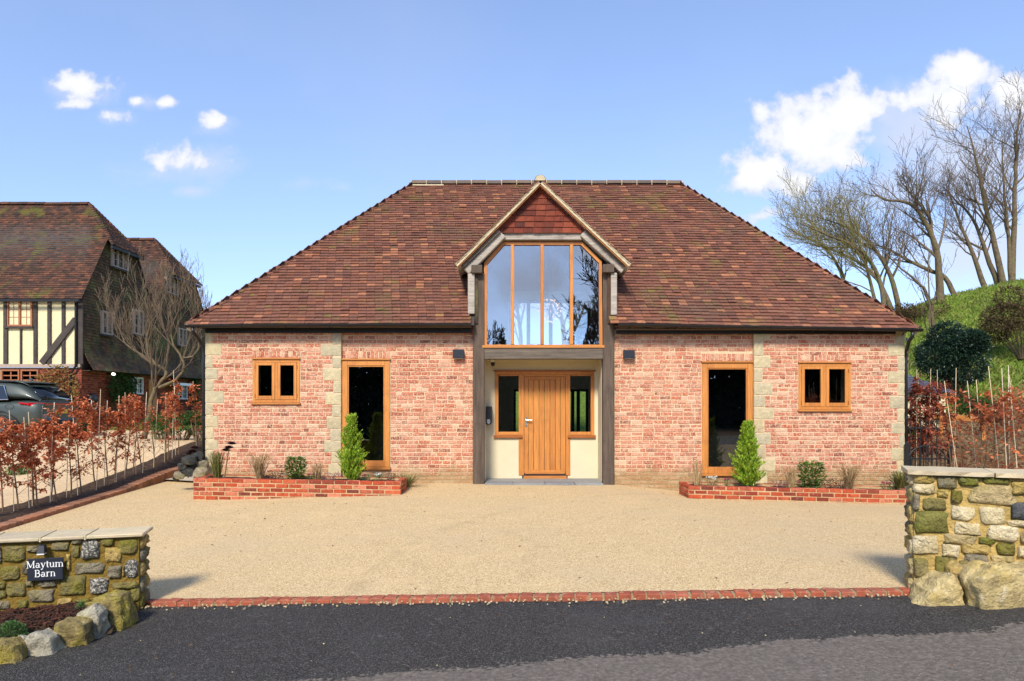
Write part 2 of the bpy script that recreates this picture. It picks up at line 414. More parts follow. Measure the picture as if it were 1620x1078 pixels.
def leaf_mat(name, cols, rough=.55, trans=.25, spec=.3, vary=(2.5, .7, 1.2)):
    m, nt = new_mat(name)
    r = rand_socket(nt)
    c = ramp(nt, r, [(i / (len(cols) - 1), k) for i, k in enumerate(cols)])
    pos = nd(nt, 'ShaderNodeNewGeometry').outputs['Position']
    v = nd(nt, 'ShaderNodeTexNoise', {'Vector': pos, 'Scale': vary[0], 'Detail': 3.0}).outputs[0]
    g = nd(nt, 'ShaderNodeMapRange', {'Value': v, 'From Min': .3, 'From Max': .7, 'To Min': vary[1], 'To Max': vary[2]}).outputs[0]
    c = mixc(nt, 1.0, c, nd(nt, 'ShaderNodeCombineXYZ', {0: g, 1: g, 2: g}).outputs[0], 'MULTIPLY')
    b = nd(nt, 'ShaderNodeBsdfPrincipled', {'Base Color': c, 'Roughness': rough, 'Specular IOR Level': spec})
    t = nd(nt, 'ShaderNodeBsdfTranslucent', {'Color': c})
    x = nd(nt, 'ShaderNodeMixShader', {0: trans, 1: b.outputs[0], 2: t.outputs[0]})
    nd(nt, 'ShaderNodeOutputMaterial', {'Surface': x.outputs[0]})
    return m
M['beech'] = leaf_mat('beech_leaf', [S(176, 92, 54), S(200, 108, 62), S(214, 130, 82), S(156, 78, 48), S(190, 98, 56), S(222, 152, 108), S(180, 92, 56)])
M['beech_dk'] = leaf_mat('beech_leaf_dark', [S(116, 54, 40), S(142, 64, 44), S(164, 82, 56), S(92, 46, 38), S(180, 104, 72)])
M['conifer'] = leaf_mat('golden_conifer', [S(146, 180, 42), S(176, 204, 60), S(104, 142, 32), S(194, 212, 84), S(128, 166, 36), S(86, 122, 32)], vary=(6, .7, 1.2), trans=.3)
M['leaf_green'] = leaf_mat('shrub_leaf', [S(84, 116, 46), S(108, 142, 60), S(70, 100, 42), S(132, 158, 78)])
M['leaf_dark'] = leaf_mat('evergreen_leaf', [S(26, 46, 34), S(38, 62, 44), S(22, 38, 30), S(58, 84, 62), S(30, 54, 38)], rough=.35, trans=.1)
M['leaf_brown'] = leaf_mat('bramble_leaf', [S(80, 62, 40), S(104, 84, 50), S(64, 50, 38), S(120, 104, 66), S(90, 74, 44)])
M['leaf_ivy'] = leaf_mat('climber_leaf', [S(46, 78, 30), S(68, 102, 38), S(36, 62, 28), S(92, 116, 50)])
M['leaf_olive'] = leaf_mat('faded_climber_leaf', [S(126, 104, 50), S(150, 122, 62), S(104, 92, 44), S(160, 110, 60)])
M['straw'] = leaf_mat('straw_grass', [S(178, 152, 108), S(196, 172, 128), S(150, 124, 86), S(168, 130, 96)])
M['sedge'] = leaf_mat('sedge_blade', [S(104, 106, 52), S(132, 128, 68), S(88, 92, 44), S(150, 138, 84)])
M['blade'] = leaf_mat('grass_blade', [S(104, 132, 42), S(128, 154, 54), S(90, 116, 38), S(146, 162, 70), S(156, 146, 84), S(118, 144, 46), S(140, 126, 76)], vary=(.9, .65, 1.3))
M['purple'] = leaf_mat('purple_leaf', [S(48, 26, 32), S(70, 34, 42), S(36, 24, 30), S(84, 48, 48)])
M['pink'] = leaf_mat('pink_flower', [S(178, 40, 96), S(206, 70, 124), S(150, 34, 84)])
M['mauve'] = leaf_mat('mauve_heather', [S(176, 120, 128), S(150, 96, 104), S(196, 146, 146)])
M['white_fl'] = leaf_mat('white_flower', [S(236, 234, 226), S(226, 224, 214)])
M['heath_green'] = leaf_mat('heath_green', [S(84, 122, 62), S(110, 146, 80), S(66, 100, 52)])
M['dead'] = leaf_mat('fallen_leaf', [S(96, 66, 42), S(126, 84, 50), S(70, 52, 38), S(150, 104, 64)])

def glass_mat(name, boost, base, tint=(.86, .9, .92)):
    m, nt = new_mat(name)
    fr = nd(nt, 'ShaderNodeFresnel', {'IOR': 1.5}).outputs[0]
    fac = mth(nt, 'ADD', mth(nt, 'MULTIPLY', fr, boost), base, True)
    t = nd(nt, 'ShaderNodeBsdfTransparent', {'Color': tint + (1,)})
    g = nd(nt, 'ShaderNodeBsdfGlossy', {'Color': (.98, .96, .95, 1), 'Roughness': 0.0})
    x = nd(nt, 'ShaderNodeMixShader', {0: fac, 1: t.outputs[0], 2: g.outputs[0]})
    nd(nt, 'ShaderNodeOutputMaterial', {'Surface': x.outputs[0]})
    return m
M['glass'] = glass_mat('window_glass', 1.2, .02)
M['glass_big'] = glass_mat('gable_glass', 1.8, .16, (.78, .82, .84))
M['glass_dark'] = glass_mat('tinted_glass', 1.0, .02, (.45, .5, .52))

def emit_mat(name, c, s):
    m, nt = new_mat(name)
    e = nd(nt, 'ShaderNodeEmission', {'Color': tuple(c) + (1,), 'Strength': s})
    nd(nt, 'ShaderNodeOutputMaterial', {'Surface': e.outputs[0]})
    return m
M['bulb'] = emit_mat('lit_bulb', (1.0, .60, .30), 1.2)
M['globe'] = emit_mat('lit_globe', (1.0, .95, .85), 2.5)

def speckle(name, scale, cols, patch, bumpd, rough=.9, big=None, dots=None):
    "loose or bound stone: coloured cells plus broad tone patches"
    m, nt = new_mat(name)
    pos = nd(nt, 'ShaderNodeNewGeometry').outputs['Position']
    vo = nd(nt, 'ShaderNodeTexVoronoi', {'Vector': pos, 'Scale': scale})
    rr = nd(nt, 'ShaderNodeSeparateColor', {0: vo.outputs['Color']}).outputs[0]
    c = ramp(nt, rr, [(i / (len(cols) - 1), k) for i, k in enumerate(cols)])
    if dots:
        v2 = nd(nt, 'ShaderNodeTexVoronoi', {'Vector': pos, 'Scale': dots[0]})
        r2 = nd(nt, 'ShaderNodeSeparateColor', {0: v2.outputs['Color']}).outputs[1]
        f2 = mth(nt, 'MULTIPLY', mth(nt, 'LESS_THAN', r2, dots[1]), mth(nt, 'LESS_THAN', v2.outputs['Distance'], dots[2]))
        c = mixc(nt, f2, c, tuple(dots[3]) + (1,))
    for (pc, sc, lo, hi, am) in patch:
        v = nd(nt, 'ShaderNodeTexNoise', {'Vector': pos, 'Scale': sc, 'Detail': 6.0, 'Roughness': .6}).outputs[0]
        c = mixc(nt, mth(nt, 'MULTIPLY', smooth(nt, v, lo, hi), am), c, tuple(pc) + (1,))
    if big:
        c = big(nt, pos, c)
    h = mth(nt, 'SUBTRACT', 1.0, vo.outputs['Distance'])
    nz = nd(nt, 'ShaderNodeTexNoise', {'Vector': pos, 'Scale': scale * .3, 'Detail': 4.0}).outputs[0]
    nrm = nd(nt, 'ShaderNodeBump', {'Height': mth(nt, 'ADD', h, nz), 'Strength': 1.0, 'Distance': bumpd}).outputs[0]
    finish(nt, c, rough, .25, nrm)
    return m
M['drive'] = speckle('drive_gravel', 60, [S(196, 164, 120), S(214, 186, 142), S(226, 204, 166), S(180, 146, 106), S(206, 176, 132)],
                     [(S(188, 160, 124), .7, .45, .7, .5)], .006)
def gravel_big(nt, pos, c):
    "faint curved tyre scuffs and a damp patch left on the bound gravel"
    nz = nd(nt, 'ShaderNodeTexNoise', {'Vector': pos, 'Scale': 2.2, 'Detail': 5.0}).outputs[0]
    for (cx_, cy_, rad, am) in ((5.2, 6.2, 6.6, .15), (5.2, 6.2, 5.1, .11), (-6.0, 5.0, 5.4, .10), (-6.0, 5.0, 6.9, .10)):
        d = nd(nt, 'ShaderNodeVectorMath', {0: pos, 1: (cx_, cy_, 0)}, operation='DISTANCE').outputs['Value']
        d = mth(nt, 'ABSOLUTE', mth(nt, 'SUBTRACT', d, rad))
        f = mth(nt, 'MULTIPLY', mth(nt, 'SUBTRACT', 1.0, smooth(nt, d, .02, .13)), mth(nt, 'MULTIPLY', smooth(nt, nz, .42, .62), am))
        c = mixc(nt, f, c, S(126, 104, 76) + (1,))
    return c
M['gravel'] = speckle('resin_gravel', 120, [S(188, 158, 107), S(209, 182, 132), S(224, 201, 154), S(168, 136, 91), S(203, 174, 124), S(232, 212, 170), S(185, 152, 104), S(140, 112, 77)],
                      [(S(190, 168, 134), .45, .45, .7, .4), (S(220, 190, 140), 1.3, .5, .72, .3), (S(170, 146, 112), 2.4, .60, .74, .35)], .0035, dots=(22, .10, .14, S(104, 82, 58)), big=gravel_big)
def road_big(nt, pos, c):
    "the old, paler road surface beyond the freshly laid strip: a different material with a ragged edge"
    s = nd(nt, 'ShaderNodeSeparateXYZ', {0: pos})
    nz = nd(nt, 'ShaderNodeTexNoise', {'Vector': pos, 'Scale': 1.4, 'Detail': 7.0, 'Roughness': .62}).outputs[0]
    nx = nd(nt, 'ShaderNodeTexNoise', {'Vector': pos, 'Scale': 34.0, 'Detail': 3.0}).outputs[0]
    edge = mth(nt, 'ADD', mth(nt, 'MULTIPLY', s.outputs[0], .075), 4.38)
    d = mth(nt, 'SUBTRACT', edge, s.outputs[1])
    d = mth(nt, 'ADD', d, mth(nt, 'MULTIPLY', mth(nt, 'SUBTRACT', nz, .5), .45))
    d = mth(nt, 'ADD', d, mth(nt, 'MULTIPLY', mth(nt, 'SUBTRACT', nx, .5), .25))
    old = ramp(nt, nx, [(.3, S(98, 90, 80)), (.5, S(128, 118, 106)), (.7, S(162, 150, 134))])
    old = mixc(nt, .45, old, mixc(nt, .5, c, (.26, .22, .18, 1)))
    return mixc(nt, smooth(nt, d, 0.0, .05), c, old)
M['asphalt'] = speckle('asphalt', 130, [S(46, 44, 41), S(60, 57, 53), S(38, 36, 33), S(78, 75, 70), S(52, 50, 46), S(112, 108, 102), S(44, 42, 39)],
                       [(S(84, 82, 78), 1.1, .52, .72, .4), (S(126, 120, 112), 14, .60, .72, .5), (S(96, 92, 86), .6, .5, .7, .3)], .012, rough=.8, big=road_big)

def ground_mat():
    m, nt = new_mat('ground_cover')
    pos = nd(nt, 'ShaderNodeNewGeometry').outputs['Position']
    n1_ = nd(nt, 'ShaderNodeTexNoise', {'Vector': pos, 'Scale': .55, 'Detail': 7.0, 'Roughness': .62}).outputs[0]
    n2_ = nd(nt, 'ShaderNodeTexNoise', {'Vector': pos, 'Scale': 9.0, 'Detail': 5.0, 'Roughness': .65}).outputs[0]
    g = ramp(nt, n2_, [(.3, S(74, 92, 34)), (.48, S(106, 130, 46)), (.62, S(134, 150, 64)), (.75, S(150, 130, 86))])
    so = ramp(nt, n2_, [(.3, S(82, 62, 44)), (.5, S(122, 96, 66)), (.7, S(160, 132, 94))])
    s = nd(nt, 'ShaderNodeSeparateXYZ', {0: pos})
    # bare earth on the cut bank to the right of the barn
    fx = mth(nt, 'MULTIPLY', smooth(nt, s.outputs[0], 8.0, 9.5), mth(nt, 'SUBTRACT', 1.0, smooth(nt, mth(nt, 'SUBTRACT', s.outputs[1], mth(nt, 'MULTIPLY', s.outputs[0], .42)), 14.0, 16.2)))
    f = smooth(nt, mth(nt, 'ADD', fx, mth(nt, 'MULTIPLY', mth(nt, 'SUBTRACT', n1_, .5), 1.2)), .32, .62)
    c = mixc(nt, f, g, so)
    h = nd(nt, 'ShaderNodeTexNoise', {'Vector': pos, 'Scale': 7.0, 'Detail': 7.0, 'Roughness': .7}).outputs[0]
    nrm = nd(nt, 'ShaderNodeBump', {'Height': h, 'Strength': 1.0, 'Distance': .12}).outputs[0]
    finish(nt, c, .95, .15, nrm)
    return m
M['ground'] = ground_mat()

def stone_mat(name, cols, moss, moss_amt, lich=None):
    ly = [(moss, 4.5, .46, .62, moss_amt), (S(120, 112, 92), 12, .54, .72, .5, 'r')]
    if lich: ly.append((lich, 55.0, .48, .60, .75))
    return mat(name, cols, layers=ly, bump=(9, .07), bump2=(45, .022), vary=(13, .62, 1.28), rough=.92)
M['st_green'] = stone_mat('mossy_stone', [S(142, 128, 78), S(126, 116, 66), S(148, 134, 88)], S(124, 118, 38), .7)
M['st_grey'] = stone_mat('grey_ragstone', [S(146, 136, 112), S(130, 122, 102), S(158, 146, 120)], S(142, 130, 68), .5)
M['st_lich'] = stone_mat('lichen_stone', [S(86, 84, 78), S(98, 94, 86)], S(110, 108, 92), .3, S(214, 208, 192))
M['st_yel'] = stone_mat('yellow_ragstone', [S(200, 174, 106), S(188, 160, 96)], S(168, 150, 60), .4)
M['st_cream'] = stone_mat('cream_ragstone', [S(222, 204, 158), S(226, 210, 172), S(214, 194, 144)], S(200, 176, 110), .4)
M['st_dark'] = stone_mat('dark_stone', [S(84, 86, 88)], S(110, 110, 104), .4)
M['st_tan'] = stone_mat('tan_stone', [S(198, 176, 124), S(188, 166, 120)], S(168, 154, 78), .4)
M['st_moss'] = stone_mat('moss_covered_stone', [S(128, 124, 64), S(116, 112, 58)], S(128, 128, 48), .8)
M['st_boulder'] = stone_mat('boulder_stone', [S(186, 168, 122), S(176, 160, 118)], S(190, 168, 92), .45)
M['st_mossboulder'] = stone_mat('mossy_boulder', [S(150, 138, 84), S(138, 128, 80)], S(150, 142, 50), .6)
M['st_black'] = stone_mat('black_rock', [S(64, 66, 64), S(52, 54, 54)], S(96, 92, 66), .35)
M['rub_mortar'] = mat('rubble_mortar', [S(198, 168, 100)], layers=[(S(140, 122, 66), 3.5, .48, .66, .6)], bump=(30, .03), vary=(10, .75, 1.1))
M['rub_mortar_dk'] = mat('rubble_mortar_mossy_shade', [S(136, 110, 46)], layers=[(S(100, 94, 36), 3.5, .48, .66, .6)], bump=(30, .03), vary=(10, .75, 1.1))  # mossy, and darkened to stand in for shade on the low wall
M['coping'] = mat('coping_slab', [S(196, 184, 150), S(186, 170, 140), S(204, 186, 150), S(178, 172, 146)], layers=[(S(160, 160, 120), 5, .5, .7, .5), (S(206, 170, 130), 3, .55, .7, .4)], bump=(24, .008), vary=(7, .85, 1.08))
M['kerb_brick'] = mat('kerb_brick', [S(150, 104, 76), S(166, 112, 80), S(132, 92, 70), S(174, 124, 92)], layers=[(S(104, 80, 60), 6, .5, .7, .6)], bump=(60, .006), vary=(14, .8, 1.12))
M['ridge'] = mat('ridge_tile', [S(104, 88, 76), S(116, 98, 82), S(94, 82, 74)], layers=[(S(112, 106, 60), 5, .56, .7, .5)], bump=(40, .006))
M['rock_face'] = mat('rock_face', [S(208, 186, 130)], layers=[(S(206, 178, 96), 3.0, .50, .66, .6), (S(128, 114, 84), 9.0, .54, .68, .7), (S(222, 208, 172), 14.0, .56, .68, .6)], bump=(12, .05), bump2=(60, .02), vary=(7, .6, 1.2))
M['rock_moss'] = mat('rock_moss', [S(150, 132, 84)], layers=[(S(164, 150, 52), 4.0, .46, .62, .75), (S(90, 82, 58), 11.0, .54, .68, .7), (S(198, 184, 140), 16.0, .58, .7, .6)], bump=(14, .05), bump2=(60, .02), vary=(8, .55, 1.2))
M['rock_pale'] = mat('rock_pale', [S(186, 178, 154)], layers=[(S(170, 160, 100), 5.0, .52, .66, .5), (S(120, 114, 98), 12.0, .54, .68, .7)], bump=(14, .05), bump2=(60, .02), vary=(8, .6, 1.2))
M['brick_edge'] = mat('edging_brick', [S(158, 84, 60), S(168, 92, 66), S(146, 80, 60), S(172, 100, 76), S(150, 78, 56)], layers=[(S(190, 160, 124), 18, .52, .68, .5), (S(96, 66, 54), 9, .54, .7, .5)], bump=(60, .006), vary=(20, .75, 1.12))
M['car_paint'] = mat('car_paint', [S(62, 70, 66)], vary=None, rough=.45, spec=.4, metallic=.2, **{'Coat Weight': .15, 'Coat Roughness': .05})
M['car_glass'] = mat('car_glass', [(.006, .008, .010)], vary=None, rough=.04, spec=.8)
M['rubber'] = mat('rubber', [(.014, .014, .014)], vary=None, rough=.7)
M['tail_red'] = mat('tail_lamp', [S(176, 14, 26)], vary=None, rough=.15, spec=.7)
M['plate'] = mat('number_plate', [S(214, 176, 60)], vary=None, rough=.4)
M['chrome'] = mat('chrome', [(.8, .8, .8)], vary=None, rough=.12, metallic=1.0)
M['letter'] = mat('white_lettering', [S(236, 236, 232)], vary=None, rough=.6)
M['mortar_pale'] = M['verge']
# ------------------------------------------------------------------ terrain
def clamp(v, a, b): return a if v < a else b if v > b else v
def sst(v, a, b):
    t = clamp((v - a) / (b - a), 0, 1)
    return t * t * (3 - 2 * t)
def lerp(a, b, t): return a + (b - a) * t
def pw(x, pts):
    if x <= pts[0][0]: return pts[0][1]
    for (x0, y0), (x1, y1) in zip(pts, pts[1:]):
        if x <= x1: return lerp(y0, y1, (x - x0) / (x1 - x0))
    return pts[-1][1]
def z_edge(X): return -.20 + .0454 * (clamp(X, -7.5, 7) + 3.46)
def y_edge(X): return 6.1 - .106 * (X + 3.46)
def z_wall(X): return pw(X, [(-6, -.1), (-1.5, 0), (2.0, -.02), (3.4, -.165), (8, -.33)])
def z_fore(X, Y):
    t = clamp((Y - y_edge(X)) / (13.5 - y_edge(X)), 0, 1.15)
    return lerp(z_edge(X), z_wall(X), t)
def z_left(Y): return pw(Y, [(0, -.6), (7, -.50), (10.9, -.33), (18.9, .58), (60, .58)])
def z_hill(X, Y):
    ys = lerp(21.8, 14.6, sst(X, 7.5, 11.5))
    H = pw(X, [(-60, 1.0), (-12, .8), (0, 3.0), (8, 3.6), (12, 4.6), (18.4, 5.9), (20, 6.6), (24, 7.4), (60, 13)])
    t = clamp((Y - ys) / (32.0 - ys), 0, 1)
    s = .75 * t + .25 * t * t * (3 - 2 * t)
    if Y > 32: s = 1 - .012 * (Y - 32) if Y < 60 else .66
    return H * s
def z_base(X, Y):
    if Y < y_edge(X): return z_edge(X) - .038 - .008 * (y_edge(X) - Y)
    a = z_fore(X, min(Y, 14.5))
    l = max(z_left(Y), z_fore(-7.3, min(Y, 14.5)) + .02)
    z = lerp(a, l, sst(-X, 7.3, 7.6))
    z = lerp(z, 0.58, sst(Y, 15, 20) * sst(-X, 4, 8))
    z = lerp(z, -.12, sst(X, 8.0, 9.0))
    return z + z_hill(X, Y)

def loft_sheet(name, us, vfun, nv, zf, mt, kind='structure', parent=None):
    "us: list of u; vfun(u,t)->(x,y); zf(x,y)"
    b = MB(); k = nv + 1
    for u in us:
        for j in range(k):
            x, y = vfun(u, j / nv)
            b.v.append((x, y, zf(x, y)))
    for i in range(len(us) - 1):
        for j in range(nv):
            b.f.append((i * k + j, (i + 1) * k + j, (i + 1) * k + j + 1, i * k + j + 1)); b.m.append(0)
    return b.build(name, mt, parent, smooth=True, kind=kind)
def span(a, b, n): return [a + (b - a) * i / n for i in range(n + 1)]

# ground to the horizon (dips below the made surfaces laid on it)
def z_ground(X, Y):
    z = z_base(X, Y)
    if X < 8.6 and Y < 21.6: z -= .12
    return z
gx = [-900, -400, -200, -110, -70, -50] + span(-40, 46, 110) + [52, 70, 110, 200, 400, 900]
gy = [-500, -250, -120, -70, -50] + span(-40, 3, 24)[:-1] + span(3, 44, 72) + [50, 60, 90, 150, 300, 600, 1200]
gb = MB()
for x in gx:
    for y in gy:
        z = z_ground(x, y)
        if x > 9 and 14 < y < 40:
            z += .22 * noise.noise(Vector((x * .45, y * .45, 0))) + .07 * noise.noise(Vector((x * 1.7, y * 1.7, 3)))
        gb.v.append((x, y, z))
k = len(gy)
for i in range(len(gx) - 1):
    for j in range(k - 1):
        gb.f.append((i * k + j, (i + 1) * k + j, (i + 1) * k + j + 1, i * k + j + 1)); gb.m.append(0)
gb.build('ground', M['ground'], smooth=True, kind='structure')

loft_sheet('road', span(-14, 14, 70), lambda u, t: (u, lerp(-3.5, y_edge(u) - .045, t)), 44, lambda x, y: z_base(x, y) + .018 * noise.noise(Vector((x * .9, y * .9, 7))) , M['asphalt'])
fc = loft_sheet('forecourt', span(-7.34, 8.4, 80), lambda u, t: (u, lerp(y_edge(u) + .053, 13.6 if u > -6.3 else 16.2, t)), 44, lambda x, y: z_fore(x, min(y, 14.5)), M['gravel'])
loft_sheet('driveway', span(-40, -8.35, 60), lambda u, t: (u, lerp(5.5, 23.1, t)), 60, lambda x, y: z_base(x, y) + .012, M['drive'])
loft_sheet('soil_strip', span(-8.38, -7.45, 8), lambda u, t: (u, lerp(5.6, 18.2, t)), 60, lambda x, y: z_base(x, y) + .03 + .03 * noise.noise(Vector((x * 5, y * 5, 1))), M['soil'])
loft_sheet('house_path', span(-8.38, -6.3, 10), lambda u, t: (u, lerp(18.2, 32, t)), 20, lambda x, y: z_base(x, y) + .004, M['drive'])
loft_sheet('concrete_strip', span(-7.33, -6.12, 6), lambda u, t: (u, lerp(14.0 - (u + 6.12) * .3, 21.5, t)), 12, lambda x, y: z_base(max(x, -7.2), y) + .05, M['concrete'])

def brick_mesh(mb, P, u0, u1, z0, z1, depth=.06, ch=.006, jt=.003, mi=0, out=0.0):
    "a worn brick; P(u, w, z) maps wall coords to world, w grows outward"
    q = [(u0 + jit(jt), z0 + jit(jt)), (u1 + jit(jt), z0 + jit(jt)), (u1 + jit(jt), z1 + jit(jt)), (u0 + jit(jt), z1 + jit(jt))]
    o = out + jit(.0025)
    c = ch * rnd(.7, 1.6)
    vs = [P(u, -depth, z) for u, z in q] + [P(u, o - c, z) for u, z in q]
    um, zm = (u0 + u1) / 2, (z0 + z1) / 2
    vs += [P(u + (c if u < um else -c), o + jit(.0015), z + (c if z < zm else -c)) for u, z in q]
    fs = [(8, 9, 10, 11)]
    for a in range(4):
        b2 = (a + 1) % 4
        fs += [(a, b2, 4 + b2, 4 + a), (4 + a, 4 + b2, 8 + b2, 8 + a)]
    mb.add(vs, fs, mi)

# brick edging between road and forecourt: headers laid across
edging = tag(bpy.data.objects.new('brick_edging', None), kind='structure')
edging.location = (0, y_edge(0), z_edge(0)); link(edging)
bed = MB()
for i in range(59):
    xa = -3.40 + i * .1155; xb = xa + .1155
    pts = []
    for x in (xa, xb):
        y = y_edge(x)
        pts += [(x, y - .045, z_edge(x) - .2), (x, y + .05, z_edge(x) - .2), (x, y + .05, z_edge(x) - .006), (x, y - .045, z_edge(x) - .006)]
    bed.add(pts, [(0, 4, 5, 1), (2, 6, 7, 3), (3, 7, 4, 0)])
bed.build('mortar_bed', M['mortar'], edging)
for i in range(59):
    xa = -3.40 + i * .1155 + .006; xb = xa + .1035
    ang = math.atan(-.106)
    b = MB()
    xm = (xa + xb) / 2; ym = y_edge(xm); zm = z_edge(xm)
    ct, st = math.cos(ang), math.sin(ang)
    tilt = jit(.02)
    def P(u, w, z, xm=xm, ym=ym, zm=zm):
        # u along the line, z across (depth), w up
        return (xm + ct * u - st * z, ym + st * u + ct * z, zm + w + z * .01)
    brick_mesh(b, P, -.0515, .0515, -.052, .055, depth=.09, ch=.007, out=.004 + jit(.004))
    piece('brick', b, M['brick_edge'], edging)

# raised brick kerb along the hedge
kerb = tag(bpy.data.objects.new('brick_kerb', None), kind='structure')
kerb.location = (-7.4, 12, -.1); link(kerb)
def kerb_pt(t):
    "plan line of the kerb"
    pts = [(-7.0, 7.0), (-7.38, 9.5), (-7.45, 12.2), (-7.42, 14.6), (-7.05, 16.2), (-6.6, 17.0)]
    n = len(pts) - 1; i = min(int(t * n), n - 1); f = t * n - i
    return Vector((lerp(pts[i][0], pts[i + 1][0], f), lerp(pts[i][1], pts[i + 1][1], f), 0))
NK = 88
for i in range(NK):
    a = kerb_pt(i / NK); c = kerb_pt((i + 1) / NK); d = (c - a).normalized(); nrm = Vector((d.y, -d.x, 0))
    L = (c - a).length
    mid = (a + c) / 2
    z = max(z_left(mid.y), z_fore(-7.3, min(mid.y, 14.5)) + .02) + .045
    b = MB()
    def P(u, w, q, a=a, d=d, nrm=nrm, z=z, L=L):
        p = a + d * (L / 2 + u) + nrm * q
        return (p.x, p.y, z + w)
    brick_mesh(b, P, -L / 2 + .004, L / 2 - .004, -.108, .108, depth=.34, ch=.007)
    piece('brick', b, M['kerb_brick'], kerb)

# ------------------------------------------------------------------ the barn
barn = thing('barn', (.8, 13.5, 0), 'brick barn house with clay tiled hipped roof and glazed oak entrance gable', 'house')
YW, YO = 13.50, 13.43        # inner bays / projecting outer bays
def wx(px, Y=YW): return (px - CX) * Y / F
def wz(py, Y=YW): return CZ + (HZ - py) * Y / F

# openings in pixels: (x0,y0,x1,y1)
CAS = [(402, 567, 476, 640), (1261, 573, 1343, 651)]
TALL = [(541.5, 568, 617, 742), (1110.5, 572, 1190.5, 752)]
BAYS = [(328, 541, YO), (541, 749, YW), (972, 1191, YW), (1191, 1428, YO)]
def rectw(r, Y): return (wx(r[0], Y), wz(r[3], Y), wx(r[2], Y), wz(r[1], Y))
zoomA = lambda x: 280 + x / 3.171
zoomAy = lambda y: 480 + y / 3.171
zoomB = lambda x: 1060 + x / 3.17
Q = []   # quoin rects in px with bay index
for y0, y1, xr in [(126, 200, 182), (202, 262, 230), (265, 325, 184), (327, 382, 210), (384, 438, 190), (440, 500, 240), (503, 560, 184), (562, 620, 212), (622, 680, 190), (682, 735, 212), (737, 800, 188), (802, 870, 210)]:
    Q.append((zoomA(150), zoomAy(y0), zoomA(xr), zoomAy(y1), 0))
for y0, y1, xl in [(122, 208, 785), (211, 265, 728), (273, 326, 785), (330, 388, 738), (391, 450, 790), (454, 509, 750), (513, 570, 783), (573, 628, 757), (631, 688, 775), (690, 746, 745), (749, 800, 780), (803, 870, 765)]:
    Q.append((zoomA(xl), zoomAy(y0), zoomA(826), zoomAy(y1), 0))
for y0, y1, xr in [(130, 190, 495), (192, 264, 460), (268, 326, 495), (330, 394, 456), (398, 458, 505), (462, 521, 468), (525, 580, 512), (583, 648, 465), (651, 708, 497), (711, 776, 472), (779, 840, 520), (843, 920, 480)]:
    Q.append((zoomB(416), zoomAy(y0), zoomB(xr), zoomAy(y1), 3))
for y0, y1, xl in [(138, 203, 1118), (206, 266, 1085), (270, 336, 1133), (340, 398, 1085), (401, 465, 1132), (468, 528, 1093), (531, 595, 1131), (598, 655, 1100), (658, 722, 1140), (725, 787, 1100), (790, 850, 1130), (853, 920, 1100)]:
    Q.append((zoomB(xl), zoomAy(y0), zoomB(1166), zoomAy(y1), 3))

ZB, ZT = -.62, 3.16
wall_mb = MB()
def holed_wall(mb, x0, x1, z0, z1, holes, y0, y1, mi=0):
    xs = sorted({x0, x1} | {c for h in holes for c in (h[0], h[2]) if x0 < c < x1})
    zs = sorted({z0, z1} | {c for h in holes for c in (h[1], h[3]) if z0 < c < z1})
    nx, nz = len(xs) - 1, len(zs) - 1
    def solid(i, j):
        if i < 0 or j < 0 or i >= nx or j >= nz: return False
        cx, cz = (xs[i] + xs[i + 1]) / 2, (zs[j] + zs[j + 1]) / 2
        return not any(h[0] < cx < h[2] and h[1] < cz < h[3] for h in holes)
    for i in range(nx):
        for j in range(nz):
            if not solid(i, j): continue
            a, b, c, d = xs[i], xs[i + 1], zs[j], zs[j + 1]
            mb.add([(a, y0, c), (b, y0, c), (b, y0, d), (a, y0, d)], [(0, 1, 2, 3)], mi)
            mb.add([(a, y1, c), (b, y1, c), (b, y1, d), (a, y1, d)], [(3, 2, 1, 0)], mi)
            if not solid(i - 1, j): mb.add([(a, y0, c), (a, y0, d), (a, y1, d), (a, y1, c)], [(0, 1, 2, 3)], mi)
            if not solid(i + 1, j): mb.add([(b, y0, c), (b, y1, c), (b, y1, d), (b, y0, d)], [(0, 1, 2, 3)], mi)
            if not solid(i, j - 1): mb.add([(a, y0, c), (a, y1, c), (b, y1, c), (b, y0, c)], [(0, 1, 2, 3)], mi)
            if not solid(i, j + 1): mb.add([(a, y0, d), (b, y0, d), (b, y1, d), (a, y1, d)], [(0, 1, 2, 3)], mi)
REC = .008
bay_info = []
for bi, (p0, p1, Y) in enumerate(BAYS):
    x0, x1 = wx(p0, YW), wx(p1, YW)
    holes = []
    for r in CAS + TALL:
        rr = rectw(r, YW)
        if x0 - .02 < rr[0] and rr[2] < x1 + .02:
            holes.append(rr)
    bay_info.append((x0, x1, Y, holes))
    holed_wall(wall_mb, x0 + .002, x1 - .002, ZB, ZT, holes, Y + REC, 13.84)
XL, XR = wx(328), wx(1428)
YB = 20.95
# side walls, back wall (with the garden doors and the rear gable window)
wall_mb.box(XL + .003, 13.84, ZB, XL + .32, YB, ZT); wall_mb.box(XR - .32, 13.84, ZB, XR - .003, YB, ZT)
BACK = [(.05, .02, 2.32, 2.02), (-.1, 2.62, 2.39, 4.74)]
holed_wall(wall_mb, XL + .32, XR - .32, ZB, ZT, [BACK[0]] + [(BACK[1][0], 2.62, BACK[1][2], 3.5)], 20.65, YB)
wall = wall_mb.build('wall', M['mortar'], barn)

